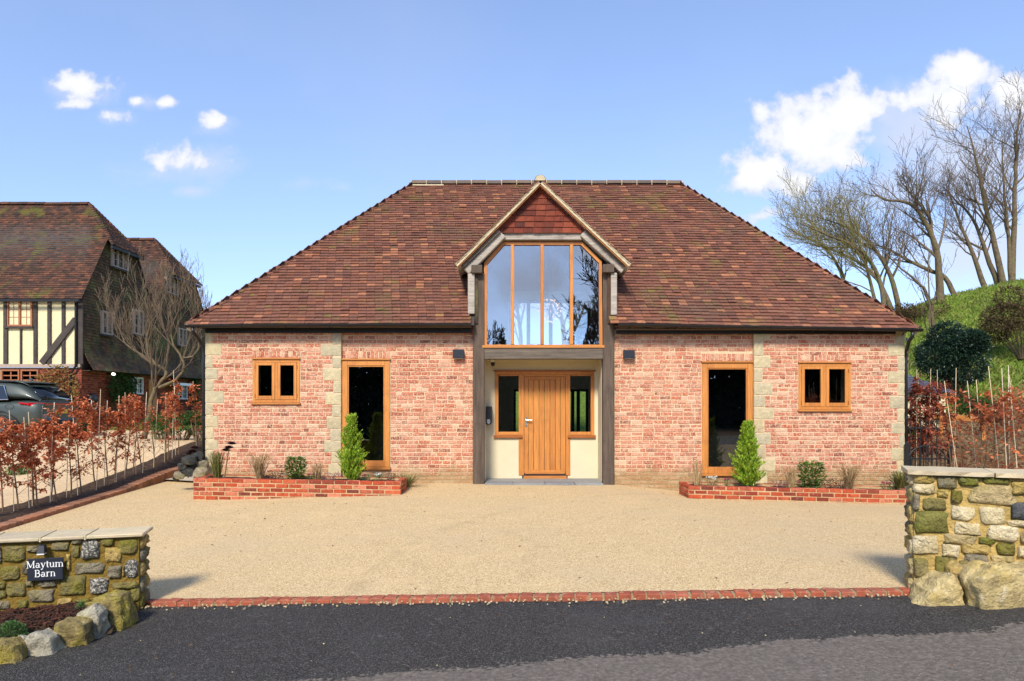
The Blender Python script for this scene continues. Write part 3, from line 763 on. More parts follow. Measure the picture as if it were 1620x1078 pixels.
COURSE = .0795
joined = MB(); singles = []
SOLD = []
for r in CAS + TALL:
    c0, y0, c1, y1 = r
    SOLD.append((wx(c0 - 1), wz(y0 - .8), wx(c1 + 1), wz(y0 - 12.5)))
for bi, (x0, x1, Y, holes) in enumerate(bay_info):
    block = [(h[0] - .004, h[1] - .004, h[2] + .004, h[3] + .004) for h in holes]
    block += [(wx(q[0]) , wz(q[3]) - .004, wx(q[2]), wz(q[1]) + .004) for q in Q if q[4] == bi]
    sold = [s_ for s_ in SOLD if s_[0] > x0 - .05 and s_[2] < x1 + .05]
    block += sold
    Pm = lambda u, w, z, Y=Y: (u, Y - w, z)
    row = 0
    z = ZB + .2
    while z < ZT - .02:
        h = COURSE + jit(.002)
        zc = z + h / 2
        iv = [(x0, x1)]
        for b in block:
            if b[1] < zc < b[3]:
                nv = []
                for a, c in iv:
                    if b[2] <= a or b[0] >= c: nv.append((a, c)); continue
                    if b[0] > a: nv.append((a, b[0]))
                    if b[2] < c: nv.append((b[2], c))
                iv = nv
        for a, c in iv:
            if c - a < .03: continue
            u = a + (0 if a == x0 else .004)
            first = True
            while u < c - .02:
                t = random.random()
                L = .225 if t < .52 else .113 if t < .86 else .17
                if first and row % 2: L = .113
                first = False
                L += jit(.008)
                if c - (u + L) < .06: L = c - u
                if L > .27: L = L / 2
                e = (u + .007, u + L - .007, z + .007, z + h - .007)
                if z + h > -.3:
                    singles.append((bi, e, Y))
                u += L
        z += h; row += 1
    for s_ in sold:
        n = round((s_[2] - s_[0]) / .082)
        for i in range(n):
            a = lerp(s_[0], s_[2], i / n); c = lerp(s_[0], s_[2], (i + 1) / n)
            singles.append((bi, (a + .006, c - .006, s_[1] + .004 + jit(.003), s_[3] - .006 + jit(.004)), Y))
random.seed(5)
singles.sort(key=lambda t: -(t[1][1] - t[1][0]) * (t[1][3] - t[1][2]) - (0 if t[1][2] < .35 else .02))
for i, (bi, e, Y) in enumerate(singles):
    Pm = lambda u, w, z, Y=Y: (u, Y - w, z)
    o = random.choice((0, 0, .002, .003, -.003))
    if i < 298:
        b = MB(); brick_mesh(b, Pm, *e, out=o); piece('brick', b, M['brick'], wall)
    else:
        brick_mesh(joined, Pm, *e, out=o)
joined.build('brickwork', M['brick'], wall, kind='stuff')
for q in Q:
    Y = BAYS[q[4]][2]
    b = MB()
    x0, x1, z0, z1 = wx(q[0]), wx(q[2]), wz(q[3]) + .008, wz(q[1]) - .008
    Pm = lambda u, w, z, Y=Y: (u, Y - w, z)
    # rock-faced block: chamfered rim and an uneven face grid
    nx_, nz_ = 4, 3
    g = []
    for j in range(nz_ + 1):
        for i in range(nx_ + 1):
            ed = i in (0, nx_) or j in (0, nz_)
            u = lerp(x0, x1, i / nx_) + jit(.006); zz = lerp(z0, z1, j / nz_) + jit(.006)
            if q[4] == 0 and i == 0 and q[0] < 340: u = x0
            g.append(Pm(u, (.002 if ed else rnd(.003, .011)), zz))
    fs = [(j * 5 + i, j * 5 + i + 1, (j + 1) * 5 + i + 1, (j + 1) * 5 + i) for j in range(nz_) for i in range(nx_)]
    b.add(g, fs)
    rim = [i for i in range(5)] + [j * 5 + 4 for j in range(1, 4)] + [15 + i for i in (3, 2, 1, 0)] + [10, 5]
    nb = len(b.v)
    b.v += [(b.v[i][0], Y + .05, b.v[i][2]) for i in rim]
    n_ = len(rim)
    b.f += [(rim[i], nb + i, nb + (i + 1) % n_, rim[(i + 1) % n_]) for i in range(n_)]; b.m += [0] * n_
    piece('quoin_stone', b, M['quoin'], wall)

# ---- windows
def framebox(mb, x0, x1, z0, z1, w, y0, y1, wb=None, mi=0):
    wb = wb or w
    mb.box(x0, y0, z0, x0 + w, y1, z1, mi); mb.box(x1 - w, y0, z0, x1, y1, z1, mi)
    mb.box(x0 + w, y0 + .001, z1 - w, x1 - w, y1, z1, mi); mb.box(x0 + w, y0 + .001, z0, x1 - w, y1, z0 + wb, mi)

for k, r in enumerate(CAS):
    x0, z0, x1, z1 = rectw(r, YW)
    y = YO - .012
    b = MB(); framebox(b, x0, x1, z0 + .035, z1 - .03, .055, y, y + .09)
    xm = (x0 + x1) / 2
    b.box(xm - .022, y + .002, z0 + .09, xm + .022, y + .09, z1 - .085)
    win = b.build('window', M['oak'], barn, bevel=.004)
    MB().box(x0 - .02, y - .035, z0 - .004, x1 + .02, y + .09, z0 + .033).build('sill', M['oak_h'], win, bevel=.005)
    MB().box(x0 - .012, y - .03, z1 - .028, x1 + .012, y + .09, z1 + .004).build('head', M['oak_h'], win, bevel=.004)
    for sx in (0, 1):
        a, c = (x0 + .058, xm - .025) if sx == 0 else (xm + .025, x1 - .058)
        b = MB(); framebox(b, a, c, z0 + .093, z1 - .088, .058, y - .006, y + .05, .075)
        sash = b.build('sash', M['oak'], win, bevel=.004)
        MB().box(a + .05, y + .012, z0 + .15, c - .05, y + .018, z1 - .14).build('pane', M['glass'], sash)
        hx = x0 + .05 if sx == 0 else x1 - .05
        for zz in (z0 + .17, z1 - .18):
            MB().box(hx - .006, y - .012, zz - .035, hx + .006, y - .003, zz + .035).build('hinge', M['oak_dk'], win)
for k, r in enumerate(TALL):
    x0, z0, x1, z1 = rectw(r, YW)
    y = YW - .02
    b = MB(); framebox(b, x0, x1, z0 + .04, z1 - .03, .105, y, y + .1, .1)
    win = b.build('window', M['oak'], barn, bevel=.005)
    MB().box(x0 - .015, y - .045, z0 - .012, x1 + .015, y + .1, z0 + .038).build('sill', M['oak_h'], win, bevel=.006)
    MB().box(x0 - .012, y - .03, z1 - .028, x1 + .012, y + .1, z1 + .006).build('head', M['oak_h'], win, bevel=.004)
    MB().box(x0 + .1, y + .04, z0 + .135, x1 - .1, y + .05, z1 - .13).build('pane', M['glass'], win)
    b = MB(); framebox(b, x0 + .106, x1 - .106, z0 + .141, z1 - .136, .022, y + .012, y + .038)
    b.build('glazing_bead', M['oak'], win, bevel=.003)

# ---- roof
EZ = lambda x: pw(x, [(-6.3, 3.095), (-2, 3.125), (2.2, 3.12), (7.85, 3.02)])
EY, RY, RZ = 13.15, 17.0, 7.06
EX0, EX1 = wx(296, EY), wx(1452, EY)
RX0, RX1 = wx(655, RY), wx(1074, RY)
SL = math.hypot(RY - EY, RZ - 3.1)
BYE = 2 * RY - EY
def roof_pt(x, s, off=0.0):
    "point on the front slope, s metres up from the eave"
    t = s / SL
    n = Vector((0, -(RZ - 3.1) / SL, (RY - EY) / SL))
    return Vector((x, lerp(EY, RY, t), lerp(EZ(x), RZ, t))) + n * (off + .016 * noise.noise(Vector((x * .55, s * .6, 4))) + .008 * noise.noise(Vector((x * 1.9, s * 1.7, 9))))
core = MB()
A_, B_, C_, D_ = (EX0 + .02, EY + .02, 3.08), (EX1 - .02, EY + .02, 3.0), (RX1, RY, RZ - .03), (RX0, RY, RZ - .03)
E_, G_ = (EX0 + .02, BYE, 3.08), (EX1 - .02, BYE, 3.0)
DX, DHW = .60, 1.33           # dormer centre and half width
DAP, DSL = 5.90, .962         # dormer roof apex height and slope
# front slope underlay in strips, left out where the dormer opens the roof
NS = 40
for i in range(NS):
    s0, s1 = SL * i / NS, SL * (i + 1) / NS
    def xr(s):
        t = s / SL
        return lerp(EX0, RX0, t) + .02, lerp(EX1, RX1, t) - .02
    def cut(s):
        z = lerp(3.1, RZ, s / SL)
        hw = min(DHW, (DAP - z) / DSL)
        return hw if hw > 0 else None
    hw0, hw1 = cut(s0), cut(s1)
    a0, b0 = xr(s0); a1, b1 = xr(s1)
    P4 = lambda x, s: tuple(roof_pt(x, s, -.045))
    if hw0 is None:
        core.add([P4(a0, s0), P4(b0, s0), P4(b1, s1), P4(a1, s1)], [(0, 1, 2, 3)])
    else:
        h1 = hw1 or 0.0
        core.add([P4(a0, s0), P4(DX - hw0, s0), P4(DX - h1, s1), P4(a1, s1)], [(0, 1, 2, 3)])
        core.add([P4(DX + hw0, s0), P4(b0, s0), P4(b1, s1), P4(DX + h1, s1)], [(0, 1, 2, 3)])
core.add([A_, D_, E_], [(0, 1, 2)]); core.add([B_, G_, C_], [(0, 1, 2)])
# back slope with the rear gable opening
bw0, bw1, bzt = BACK[1][0], BACK[1][2], BACK[1][3]
ytop = lerp(BYE, RY, (bzt - 3.05) / (RZ - 3.05))
tt = (bzt - 3.05) / (RZ - 3.05)
el, er = lerp(E_[0], D_[0], tt), lerp(G_[0], C_[0], tt)
core.add([E_, (bw0, BYE, 3.05), (bw0, ytop, bzt), (el, ytop, bzt)], [(0, 1, 2, 3)])
core.add([(bw1, BYE, 3.05), G_, (er, ytop, bzt), (bw1, ytop, bzt)], [(0, 1, 2, 3)])
core.add([(el, ytop, bzt), (er, ytop, bzt), C_, D_], [(0, 1, 2, 3)])
roof = core.build('roof', M['timber'], barn)

def tile_mesh(mb, o, u, s, n, wd, ln, th=.022, lift=.022, mi=0):
    "plain tile: o = lower-left corner on the slope, u across, s up-slope, n normal"
    a = lift + jit(.005); b2 = .004
    camber = rnd(.0, .006)
    p = [o + n * a, o + u * (wd / 2) + n * (a + camber), o + u * wd + n * (a + jit(.003)), o + s * ln + n * b2, o + s * ln + u * (wd / 2) + n * b2, o + s * ln + u * wd + n * b2]
    lo = [p[0] - n * th, p[1] - n * th, p[2] - n * th]
    mb.add([tuple(q) for q in p + lo], [(0, 1, 4, 3), (1, 2, 5, 4), (6, 7, 1, 0), (7, 8, 2, 1), (6, 0, 3), (8, 5, 2)], mi)

GA, TW = .1005, .168
random.seed(21)
tiles_j = MB(); nt_single = 0
nrm_f = Vector((0, -(RZ - 3.1) / SL, (RY - EY) / SL))
row = 0; s = -.03
while s < SL - .05:
    xl = lerp(EX0, RX0, s / SL); xrr = lerp(EX1, RX1, s / SL)
    x = xl - .05 + (TW / 2 if row % 2 else 0) + jit(.01)
    z = lerp(3.1, RZ, s / SL)
    while x < xrr:
        w = TW - .004 + jit(.003)
        hw = min(DHW + .0, (DAP - z) / DSL) if z < DAP else -1
        inside = hw > 0 and DX - hw - .02 < x + w / 2 < DX + hw + .02
        x0, w0 = x, w
        if x0 < xl: w0 -= xl - x0; x0 = xl
        if x0 + w0 > xrr: w0 = xrr - x0
        if not inside and w0 > .03:
            o = roof_pt(x0, s + jit(.004)); up = (roof_pt(x0, s + 1) - roof_pt(x0, s)).normalized()
            uu_ = (roof_pt(x0 + w0, s) - roof_pt(x0, s)).normalized()
            big = s < .42 and w0 > .12 and nt_single < 299
            tb = MB() if big else tiles_j
            tile_mesh(tb, o, uu_, up, nrm_f, w0, GA * 1.45 if s < SL - .2 else .1, lift=.036 if random.random() > .03 else .046)
            if big:
                piece('roof_tile', tb, M['tile'], roof); nt_single += 1
        x += TW
    s += GA; row += 1
# hip ends and back slope
def tri_tiles(mb, p0, p1, q0, q1, ga=.1005, tw=.168, skip=None, lift=.024):
    "tiles on the plane eave p0-p1, top q0-q1"
    p0, p1, q0, q1 = (Vector(a) for a in (p0, p1, q0, q1))
    up = ((q0 + q1) / 2 - (p0 + p1) / 2)
    u = (p1 - p0).normalized()
    up = (up - u * up.dot(u)); L = up.length; up.normalize()
    n = u.cross(up).normalized()
    s, row = -.02, 0
    while s < L - .03:
        t = clamp(s / L, 0, 1)
        a = p0.lerp(q0, t); b = p1.lerp(q1, t)
        W_ = (b - a).dot(u)
        x = -(tw / 2 if row % 2 else 0) + jit(.01)
        while x < W_:
            xa = max(x, 0); w = min(x + tw - .004, W_) - xa
            o = a + u * xa
            if w > .03 and not (skip and skip(o)):
                tile_mesh(mb, o, u, up, n, w, min(ga * 1.4, L - s + .02), lift=lift)
            x += tw
        s += ga; row += 1
side = MB()
tri_tiles(side, (EX0, BYE, 3.1), (EX0, EY, 3.1), (RX0, RY, RZ), (RX0, RY, RZ), .2, .34)
tri_tiles(side, (EX1, EY, 3.02), (EX1, BYE, 3.02), (RX1, RY, RZ), (RX1, RY, RZ), .2, .34)
tri_tiles(side, (EX1, BYE, 3.05), (EX0, BYE, 3.05), (RX1, RY, RZ), (RX0, RY, RZ), .2, .34, skip=lambda o: bw0 - .35 < o.x < bw1 + .05 and o.z < bzt + .1)
tiles_j.add(side.v, side.f)
tiles_j.build('roof_tiles', M['tile'], roof, kind='stuff')

def arc_tile(o, d, up, L, r, th=.016, r2=None, half=1.5, n=8):
    "half-round tile of length L along d"
    b = MB(); d = Vector(d).normalized(); side_ = d.cross(Vector(up)).normalized(); u = side_.cross(d)
    r2 = r2 or r
    rows = []
    for (l, rr_) in ((0, r), (L, r2)):
        for off in (0, -th):
            rows.append([Vector(o) + d * l + (side_ * math.sin(a) + u * math.cos(a)) * (rr_ + off) for a in [lerp(-half, half, i / n) for i in range(n + 1)]])
    k = n + 1
    for rw in rows: b.v += [tuple(p) for p in rw]
    for i in range(n):
        b.f += [(i, i + 1, 2 * k + i + 1, 2 * k + i), (k + i + 1, k + i, 3 * k + i, 3 * k + i + 1), (i + 1, i, k + i, k + i + 1), (2 * k + i, 2 * k + i + 1, 3 * k + i + 1, 3 * k + i)]
    b.m += [0] * (4 * n)
    return b
nr = 18
rl = (RX1 - RX0 + .1) / nr
mort = MB()
for i in range(nr):
    b = arc_tile((RX0 - .05 + i * rl + .008, RY, RZ - .045 + jit(.006)), (1, 0, 0), (0, 0, 1), rl - .016, .125, half=1.45)
    piece('ridge_tile', b, M['ridge'], roof, smooth=False)
    mort.box(RX0 - .05 + i * rl + rl - .010, RY - .105, RZ - .06, RX0 - .05 + i * rl + rl + .010, RY + .105, RZ + .062)
mort.bar((RX0 - .02, RY - .118, RZ - .075), (RX0 + .75, RY - .118, RZ - .075), .03, .03)
for (e, rdg) in (((EX0, EY, EZ(-6.2)), (RX0, RY, RZ)), ((EX1, EY, EZ(7.8)), (RX1, RY, RZ))):
    e = Vector(e); rdg = Vector(rdg); d = rdg - e; L = d.length; d.normalize()
    nh = int(SL / GA)
    sgn = -1 if e.x < 0 else 1
    upv = Vector((sgn * .45, -.45, .77)).normalized()
    upv = (upv - d * upv.dot(d)).normalized()
    for i in range(nh - 2):
        o = e + d * (L * i / nh - .02) - upv * (.055 - .016 * noise.noise(Vector((e.x, i * .22, 2))) + jit(.005))
        b = arc_tile(o + upv * .018, d + upv * -.10, upv, L / nh * 1.35, .098, th=.014, r2=.085, half=1.25, n=6)
        piece('hip_tile', b, M['tile'], roof)
        mort.tube([o + d * -.004, o + d * .03], .088, 7)
for xx in (RX0 - .056, RX1 + .05): mort.prism([(RY - .108 * math.cos(a), RZ - .055 + .108 * math.sin(a)) for a in [math.pi * i / 8 for i in range(9)]], xx - .006, xx + .006, map=lambda a, x_, z_: (x_, a, z_))
mort.build('bedding_mortar', M['verge'], roof)

# gutter, brackets and downpipes
def half_gutter(pts, r=.058):
    b = MB(); n = 6
    k = n + 1
    for p in pts:
        for rr_ in (r, r - .008):
            for i in range(k):
                a = math.pi * i / n
                b.v.append((p[0], p[1] - rr_ * math.cos(a), p[2] - rr_ * math.sin(a)))
    for j in range(len(pts) - 1):
        o0 = j * 2 * k; o1 = o0 + 2 * k
        for i in range(n):
            b.f += [(o0 + i, o1 + i, o1 + i + 1, o0 + i + 1), (o0 + k + i, o0 + k + i + 1, o1 + k + i + 1, o1 + k + i)]
        b.f += [(o0, o0 + k, o1 + k, o1), (o0 + n, o1 + n, o1 + k + n, o0 + k + n)]
        b.m += [0] * (2 * n + 2)
    return b
for xs_ in (span(EX0 - .02, wx(747), 10), span(wx(973), EX1 + .06, 10)):
    g = half_gutter([(x, EY - .03, EZ(x) - .008) for x in xs_])
    g.prism([(xs_[0] + .002, EZ(xs_[0]) - .06), (xs_[0] + .012, EZ(xs_[0]) - .06), (xs_[0] + .012, EZ(xs_[0]) - .01), (xs_[0] + .002, EZ(xs_[0]) - .01)], EY - .08, EY + .02)
    gut = g.build('gutter', M['black'], barn, smooth=False)
    n = 6
    for i in range(n + 1):
        x = lerp(xs_[0] + .25, xs_[-1] - .2, i / n)
        b = MB(); b.tube([(x, EY - .03 - .062 * math.cos(a), EZ(x) - .008 - .062 * math.sin(a)) for a in [math.pi * q / 6 for q in range(7)]] + [(x, YO - .003, EZ(x) - .10)], .010, 5)
        b.build('bracket', M['black'], gut)
fas = MB()
fas.box(EX0 + .25, YO - .06, 2.96, wx(747), YO - .035, 3.055); fas.build('fascia', M['black_matt'], barn)
fas = MB(); fas.box(wx(973), YO - .06, 2.94, EX1 - .3, YO - .035, 3.02); fas.build('fascia', M['black_matt'], barn)
sof = MB(); sof.box(EX0 + .08, EY + .06, 3.060, wx(747), YO + .01, 3.072); sof.box(wx(973), EY + .06, 3.010, EX1 - .08, YO + .01, 3.022)
sof.build('soffit', M['grey_oak_h'], barn)
for (x, xe, zt, mt_) in ((XL - .055, EX0 + .12, 3.03, 'black'), (XR + .05, EX1 - .12, 2.95, 'black')):
    b = MB(); b.tube([(xe, EY - .03, zt), (xe, EY - .03, zt - .08), (lerp(xe, x, .35), lerp(EY, YO, .5), zt - .17), (x, YO + .04, zt - .36), (x, YO + .04, zt - .5), (x, YO + .04, -.25)], .034, 10)
    dp = b.build('downpipe', M[mt_], barn, smooth=True)
    for zz in (2.4, 1.3, .4):
        MB().lathe([(.034, -.03), (.042, -.03), (.042, .03), (.034, .03)], (x, YO + .04, zz), 12).build('pipe_clip', M['black'], dp)
b = MB(); b.tube([(XR + .03, YO - .02, 2.86), (XR + .07, YO - .0, 2.74), (XR + .06, YO + .0, 2.55)], .02, 8); b.build('swan_neck', M['zinc'], barn, smooth=True)
# cheap tiny hooks along the eave
# ------------------------------------------------------------------ dormer, entrance and interior of the barn
AX = .545                                   # the apex leans a little to the left
VY = 13.17
dorm = MB()
ya, yb = EY + (DAP - 3.1) / (RZ - 3.1) * (RY - EY), EY + (4.28 - 3.1) / (RZ - 3.1) * (RY - EY)
VE = 1.665
for sg in (-1, 1):
    e = DX + sg * VE
    top = [(e, VY + .03, 4.28), (e, yb, 4.28), (AX, ya, DAP), (AX, VY + .03, DAP)]
    lo = [(a, b, c - .09) for a, b, c in top]
    dorm.add(top + lo, [(0, 1, 2, 3), (7, 6, 5, 4), (0, 3, 7, 4), (0, 4, 5, 1)])
dormer = dorm.build('dormer', M['int_white'], barn)
tb = MB()
tri_tiles(tb, (DX - VE, yb, 4.285), (DX - VE, VY + .02, 4.285), (AX, ya, DAP + .01), (AX, VY + .02, DAP + .01))
tri_tiles(tb, (DX + VE, VY + .02, 4.285), (DX + VE, yb, 4.285), (AX, VY + .02, DAP + .01), (AX, ya, DAP + .01))
tb.build('roof_tiles', M['tile'], dormer, kind='stuff')
for i in range(9):
    b = arc_tile((AX, VY - .02 + i * .31, DAP - .03), (0, 1, 0), (0, 0, 1), .30, .115, half=1.5)
    piece('ridge_tile', b, M['ridge'], dormer)
# verge: mortar bed, tile ends, undercloak
vb = MB()
for sg in (-1, 1):
    p = Vector((DX + sg * (VE + .015), VY, 4.245)); q = Vector((AX, VY, DAP - .03))
    d = (q - p).normalized(); L = (q - p).length
    n = Vector((-d.z * sg * -1, 0, d.x * sg * -1)); n = Vector((0, 1, 0)).cross(d); n = n if n.z > 0 else -n
    vb.obox((p + q) / 2 + n * -.004, d, (0, 1, 0), n, L / 2, .022, .037, 0)
    vb.obox((p + q) / 2 - n * .053 + Vector((0, .03, 0)), d, (0, 1, 0), n, L / 2, .03, .008, 1)
    k = int(L / .1)
    for i in range(k + 1):
        c = p + d * (i * .1 + .02)
        dd = (d - n * .10).normalized(); nn = Vector((0, 1, 0)).cross(dd); nn = nn if nn.z > 0 else -nn
        vb.obox(c + n * (.040 + jit(.004)) + dd * .05, dd, (0, 1, 0), nn, .082, .036, .008, 2)
        vb.obox(c + n * (.004 + jit(.004)) + Vector((0, -.006, 0)), dd, (0, 1, 0), nn, .075, .022, .0035, 2 if random.random() < .55 else 0)
vb.build('verge', [M['verge'], M['oak_h'], M['tile']], dormer)
capb = MB(); capb.prism([(AX + .10 * math.sin(a), DAP - .03 + .10 * math.cos(a)) for a in [lerp(-1.6, 1.6, i / 10) for i in range(11)]], VY - .05, VY + .02)
capb.build('apex_mortar', M['verge'], dormer)
# tile-hung triangle
TY = 13.36
def dz(px): return (px - CX) * TY / F
def dzz(py): return CZ + (HZ - py) * TY / F
backp = MB(); backp.prism([(dz(776), dzz(369)), (dz(942), dzz(369)), (AX, DAP - .08)], TY + .03, TY + .06)
backp.build('gable_board', M['grey_oak_h'], dormer)
z = dzz(369.5); row = 0
while z < DAP - .12:
    hw = (DAP - .10 - z) / DSL + .02
    cxx = lerp(DX, AX, (z - dzz(369)) / (DAP - dzz(369)))
    hwb = max(hw, .03)
    x = cxx - hwb - (TW / 2 if row % 2 else 0)
    while x < cxx + hwb:
        xa = max(x, cxx - hwb); xb = min(x + .19, cxx + hwb)
        if xb - xa > .035:
            b = MB()
            tile_mesh(b, Vector((xa, TY - .02, z + jit(.003))), Vector((1, 0, 0)), Vector((0, 0, 1)), Vector((0, -1, 0)), xb - xa - .005, .155, lift=.026)
            piece('hanging_tile', b, M['tile_red'], dormer)
        x += .19
    z += .112; row += 1
def pbar(name, a, c, w, Y, dep, mt, par, round_=False):
    "bar between two photo points at depth Y, w pixels wide, dep deep"
    p, q = W(a[0], a[1], Y), W(c[0], c[1], Y)
    b = MB(); b.bar(p, q, dep, w * Y / F, up=(0, 0, 1)) if abs((q - p).z) < (q - p).length * .95 else b.bar(p, q, w * Y / F, dep, up=(0, 1, 0))
    return b.build(name, mt, par, bevel=.008, seg=2)
b = MB(); b.bar(W(738, 431, 13.38), W(796, 372, 13.38), .16, .15, up=(0, 0, 1)); b.build('rafter', M['pale_oak'], dormer, bevel=.02, seg=2)
b = MB(); b.bar(W(986, 429, 13.38), W(921, 370, 13.38), .16, .15, up=(0, 0, 1)); b.build('rafter', M['pale_oak'], dormer, bevel=.02, seg=2)
b = MB(); b.bar(W(731, 423, 13.30), W(790, 366, 13.30), .12, .07, up=(0, 0, 1)); b.build('barge_board', M['grey_oak_h'], dormer, bevel=.006)
b = MB(); b.bar(W(988, 421, 13.30), W(928, 365, 13.30), .12, .07, up=(0, 0, 1)); b.build('barge_board', M['grey_oak_h'], dormer, bevel=.006)
b = MB(); p, q = W(796, 375, 13.4), W(921, 375, 13.4); b.box(p.x, 13.36, p.z - .065, q.x, 13.5, p.z + .07); b.build('collar_beam', M['pale_oak'], dormer, bevel=.008)
for (x0, x1, y0, y1) in ((745.5, 763, 419, 432), (954, 972, 418, 431)):
    a = W(x0, y1, 13.25); c = W(x1, y0, 13.25)
    MB().box(a.x, 13.25, a.z, c.x, 13.5, c.z).build('plate_end', M['grey_oak'], dormer, bevel=.012, seg=2)
for (x0, x1, y0, y1) in ((740, 751, 432.5, 497), (966.5, 976.5, 431.5, 499)):
    a = W(x0, y1, 13.31); c = W(x1, y0, 13.31)
    MB().box(a.x, 13.31, a.z, c.x, 13.36, c.z).build('cover_board', M['pale_oak'], dormer, bevel=.02, seg=3)
# cheeks above the main roof
ch = MB()
for sg in (-1, 1):
    x = DX + sg * 1.30
    ch.prism([(13.36, 3.15), (14.6, 4.55), (14.6, 4.72), (13.36, 4.62)], x - .03, x + .03, map=lambda a, x_, z_: (x_, a, z_))
ch.build('cheek', M['tile_hung'], dormer)

# frame posts and beam
PY = 13.40
for (x0, x1, yt) in ((748, 766, 432), (954.2, 971.5, 430)):
    a = W(x0, 765, PY); c = W(x1, yt, PY)
    MB().box(a.x, PY, -.1, c.x, PY + .22, c.z).build('oak_post', M['grey_oak'], barn, bevel=.010, seg=2)
xa, xb = W(766, 0, PY).x, W(954.2, 0, PY).x
zb0, zb1 = wz(568, PY), wz(551, PY)
MB().box(xa + .002, PY + .012, zb0, xb - .002, PY + .21, zb1).build('oak_beam', M['grey_oak_h'], barn, bevel=.008, seg=2)

# big gable window
GY = 13.44
outer = [(765.5, 550), (765.5, 416), (796, 382.5), (921, 382.5), (952, 414), (953.5, 550)]
inner = [(770.5, 545.5), (770.5, 418.5), (798, 387.5), (919, 387.5), (947.5, 416.5), (948.5, 545.5)]
ow = [(W(a, b, GY).x, W(a, b, GY).z) for a, b in outer]; iw = [(W(a, b, GY).x, W(a, b, GY).z) for a, b in inner]
fr = MB()
for i in range(6):
    j = (i + 1) % 6
    fr.prism([ow[i], ow[j], iw[j], iw[i]], GY, GY + .11)
gwin = fr.build('gable_window', M['oak'], barn, bevel=.003)
sx0, sx1 = W(763, 0, GY).x, W(956, 0, GY).x
MB().box(sx0, GY - .05, W(0, 551, GY).z, sx1, GY + .1, W(0, 546.5, GY).z).build('sill', M['oak_h'], gwin, bevel=.005)
def cutx(poly, x0, x1):
    "clip polygon to x0..x1"
    for (lim, sgn) in ((x0, 1), (x1, -1)):
        out = []
        for i in range(len(poly)):
            a, c = poly[i], poly[(i + 1) % len(poly)]
            ia, ic = (a[0] - lim) * sgn >= 0, (c[0] - lim) * sgn >= 0
            if ia: out.append(a)
            if ia != ic:
                t = (lim - a[0]) / (c[0] - a[0]); out.append((lim, a[1] + t * (c[1] - a[1])))
        poly = out
    return poly
mull = [W(p_, 0, GY).x for p_ in (810.8, 857.8, 904.3)]
for x in mull:
    MB().box(x - .033, GY - .012, iw[0][1] + .001, x + .033, GY + .10, iw[2][1] - .001).build('mullion', M['oak'], gwin, bevel=.004)
edges = [iw[0][0]] + mull + [iw[5][0]]
for i in range(4):
    x0, x1 = edges[i] + (.03 if i else -.01), edges[i + 1] - (.03 if i < 3 else -.01)
    poly = cutx([(a, c) for a, c in iw], x0, x1)
    cx_ = sum(a for a, c in poly) / len(poly); cz_ = sum(c for a, c in poly) / len(poly)
    b = MB(); b.prism(poly, GY + .05, GY + .058)
    ang = jit(.006)
    b.build('pane', M['glass_big'], gwin)

# porch
QY = 14.2
def qx(px): return (px - CX) * QY / F
def qz(py): return CZ + (HZ - py) * QY / F
pm = MB()
holes = [(qx(783), qz(692), qx(826), qz(588)), (qx(826), -.2, qx(898), qz(588)), (qx(898), qz(692), qx(940), qz(588))]
holed_wall(pm, xa - .02, xb + .02, -.1, zb0 + .12, holes, QY, QY + .14)
pm.box(xa - .03, PY + .221, -.1, xa + .004, QY - .001, zb0 + .1)
pm.box(xb - .004, PY + .221, -.1, xb + .03, QY - .001, zb0 + .1)
pm.box(xa + .005, PY + .211, zb0 + .03, xb - .005, QY - .002, zb0 + .05)
porch = pm.build('porch_wall', M['plaster'], barn)
MB().box(xa - .02, PY + .22, zb0 + .13, xb + .02, QY + .2, zb1 + .0).build('porch_ceiling_slab', M['int_white'], barn)
# door set
fm_ = MB()
fm_.box(qx(783), QY - .02, qz(592.5), qx(940), QY + .08, qz(588))
for (a, c, yb_) in ((783, 788.5, 689), (820.5, 829, 752), (895, 902, 752), (934.5, 940, 689)):
    fm_.box(qx(a), QY - .019, qz(yb_), qx(c), QY + .08, qz(592.6))
fm_.box(qx(829.1), QY - .018, qz(596), qx(894.9), QY + .08, qz(592.6))
for (a, c) in ((788.6, 820.4), (902.1, 934.4)):
    fm_.box(qx(a), QY - .016, qz(688.5), qx(c), QY + .08, qz(683.5))
    fm_.box(qx(a), QY - .016, qz(595), qx(c), QY + .08, qz(592.6))
dset = fm_.build('door_frame', M['oak'], barn, bevel=.004)
MB().box(qx(781), QY - .05, qz(588) - .002, qx(942), QY - .0205, qz(586)).build('drip_head', M['oak_dk'], dset, bevel=.004)
for (a, c) in ((781, 826.4), (897.6, 942)):
    MB().box(qx(a), QY - .06, qz(693), qx(c), QY - .0195, qz(688.6)).build('sill', M['oak_dk'], dset, bevel=.005)
for (a, c) in ((788, 821), (901.5, 935)):
    MB().box(qx(a), QY + .03, qz(688.8), qx(c), QY + .036, qz(592.7)).build('pane', M['glass'], dset)
dm = MB()
dm.box(qx(829.3), QY + .012, qz(749), qx(835.8), QY + .06, qz(596.3)); dm.box(qx(887), QY + .012, qz(749), qx(894.7), QY + .06, qz(596.3))
dm.box(qx(835.9), QY + .0125, qz(601), qx(886.9), QY + .06, qz(596.3)); dm.box(qx(835.9), QY + .0125, qz(749), qx(886.9), QY + .06, qz(744))
door = dm.build('door', M['oak'], barn, bevel=.003)
pj = [836, 844.3, 852.9, 861.4, 870.2, 878.8, 886.8]
for a, c in zip(pj, pj[1:]):
    MB().box(qx(a) + .003, QY + .020 + jit(.0015), qz(744.2), qx(c) - .003, QY + .055, qz(601.2)).build('plank', M['oak'], door, bevel=.006)
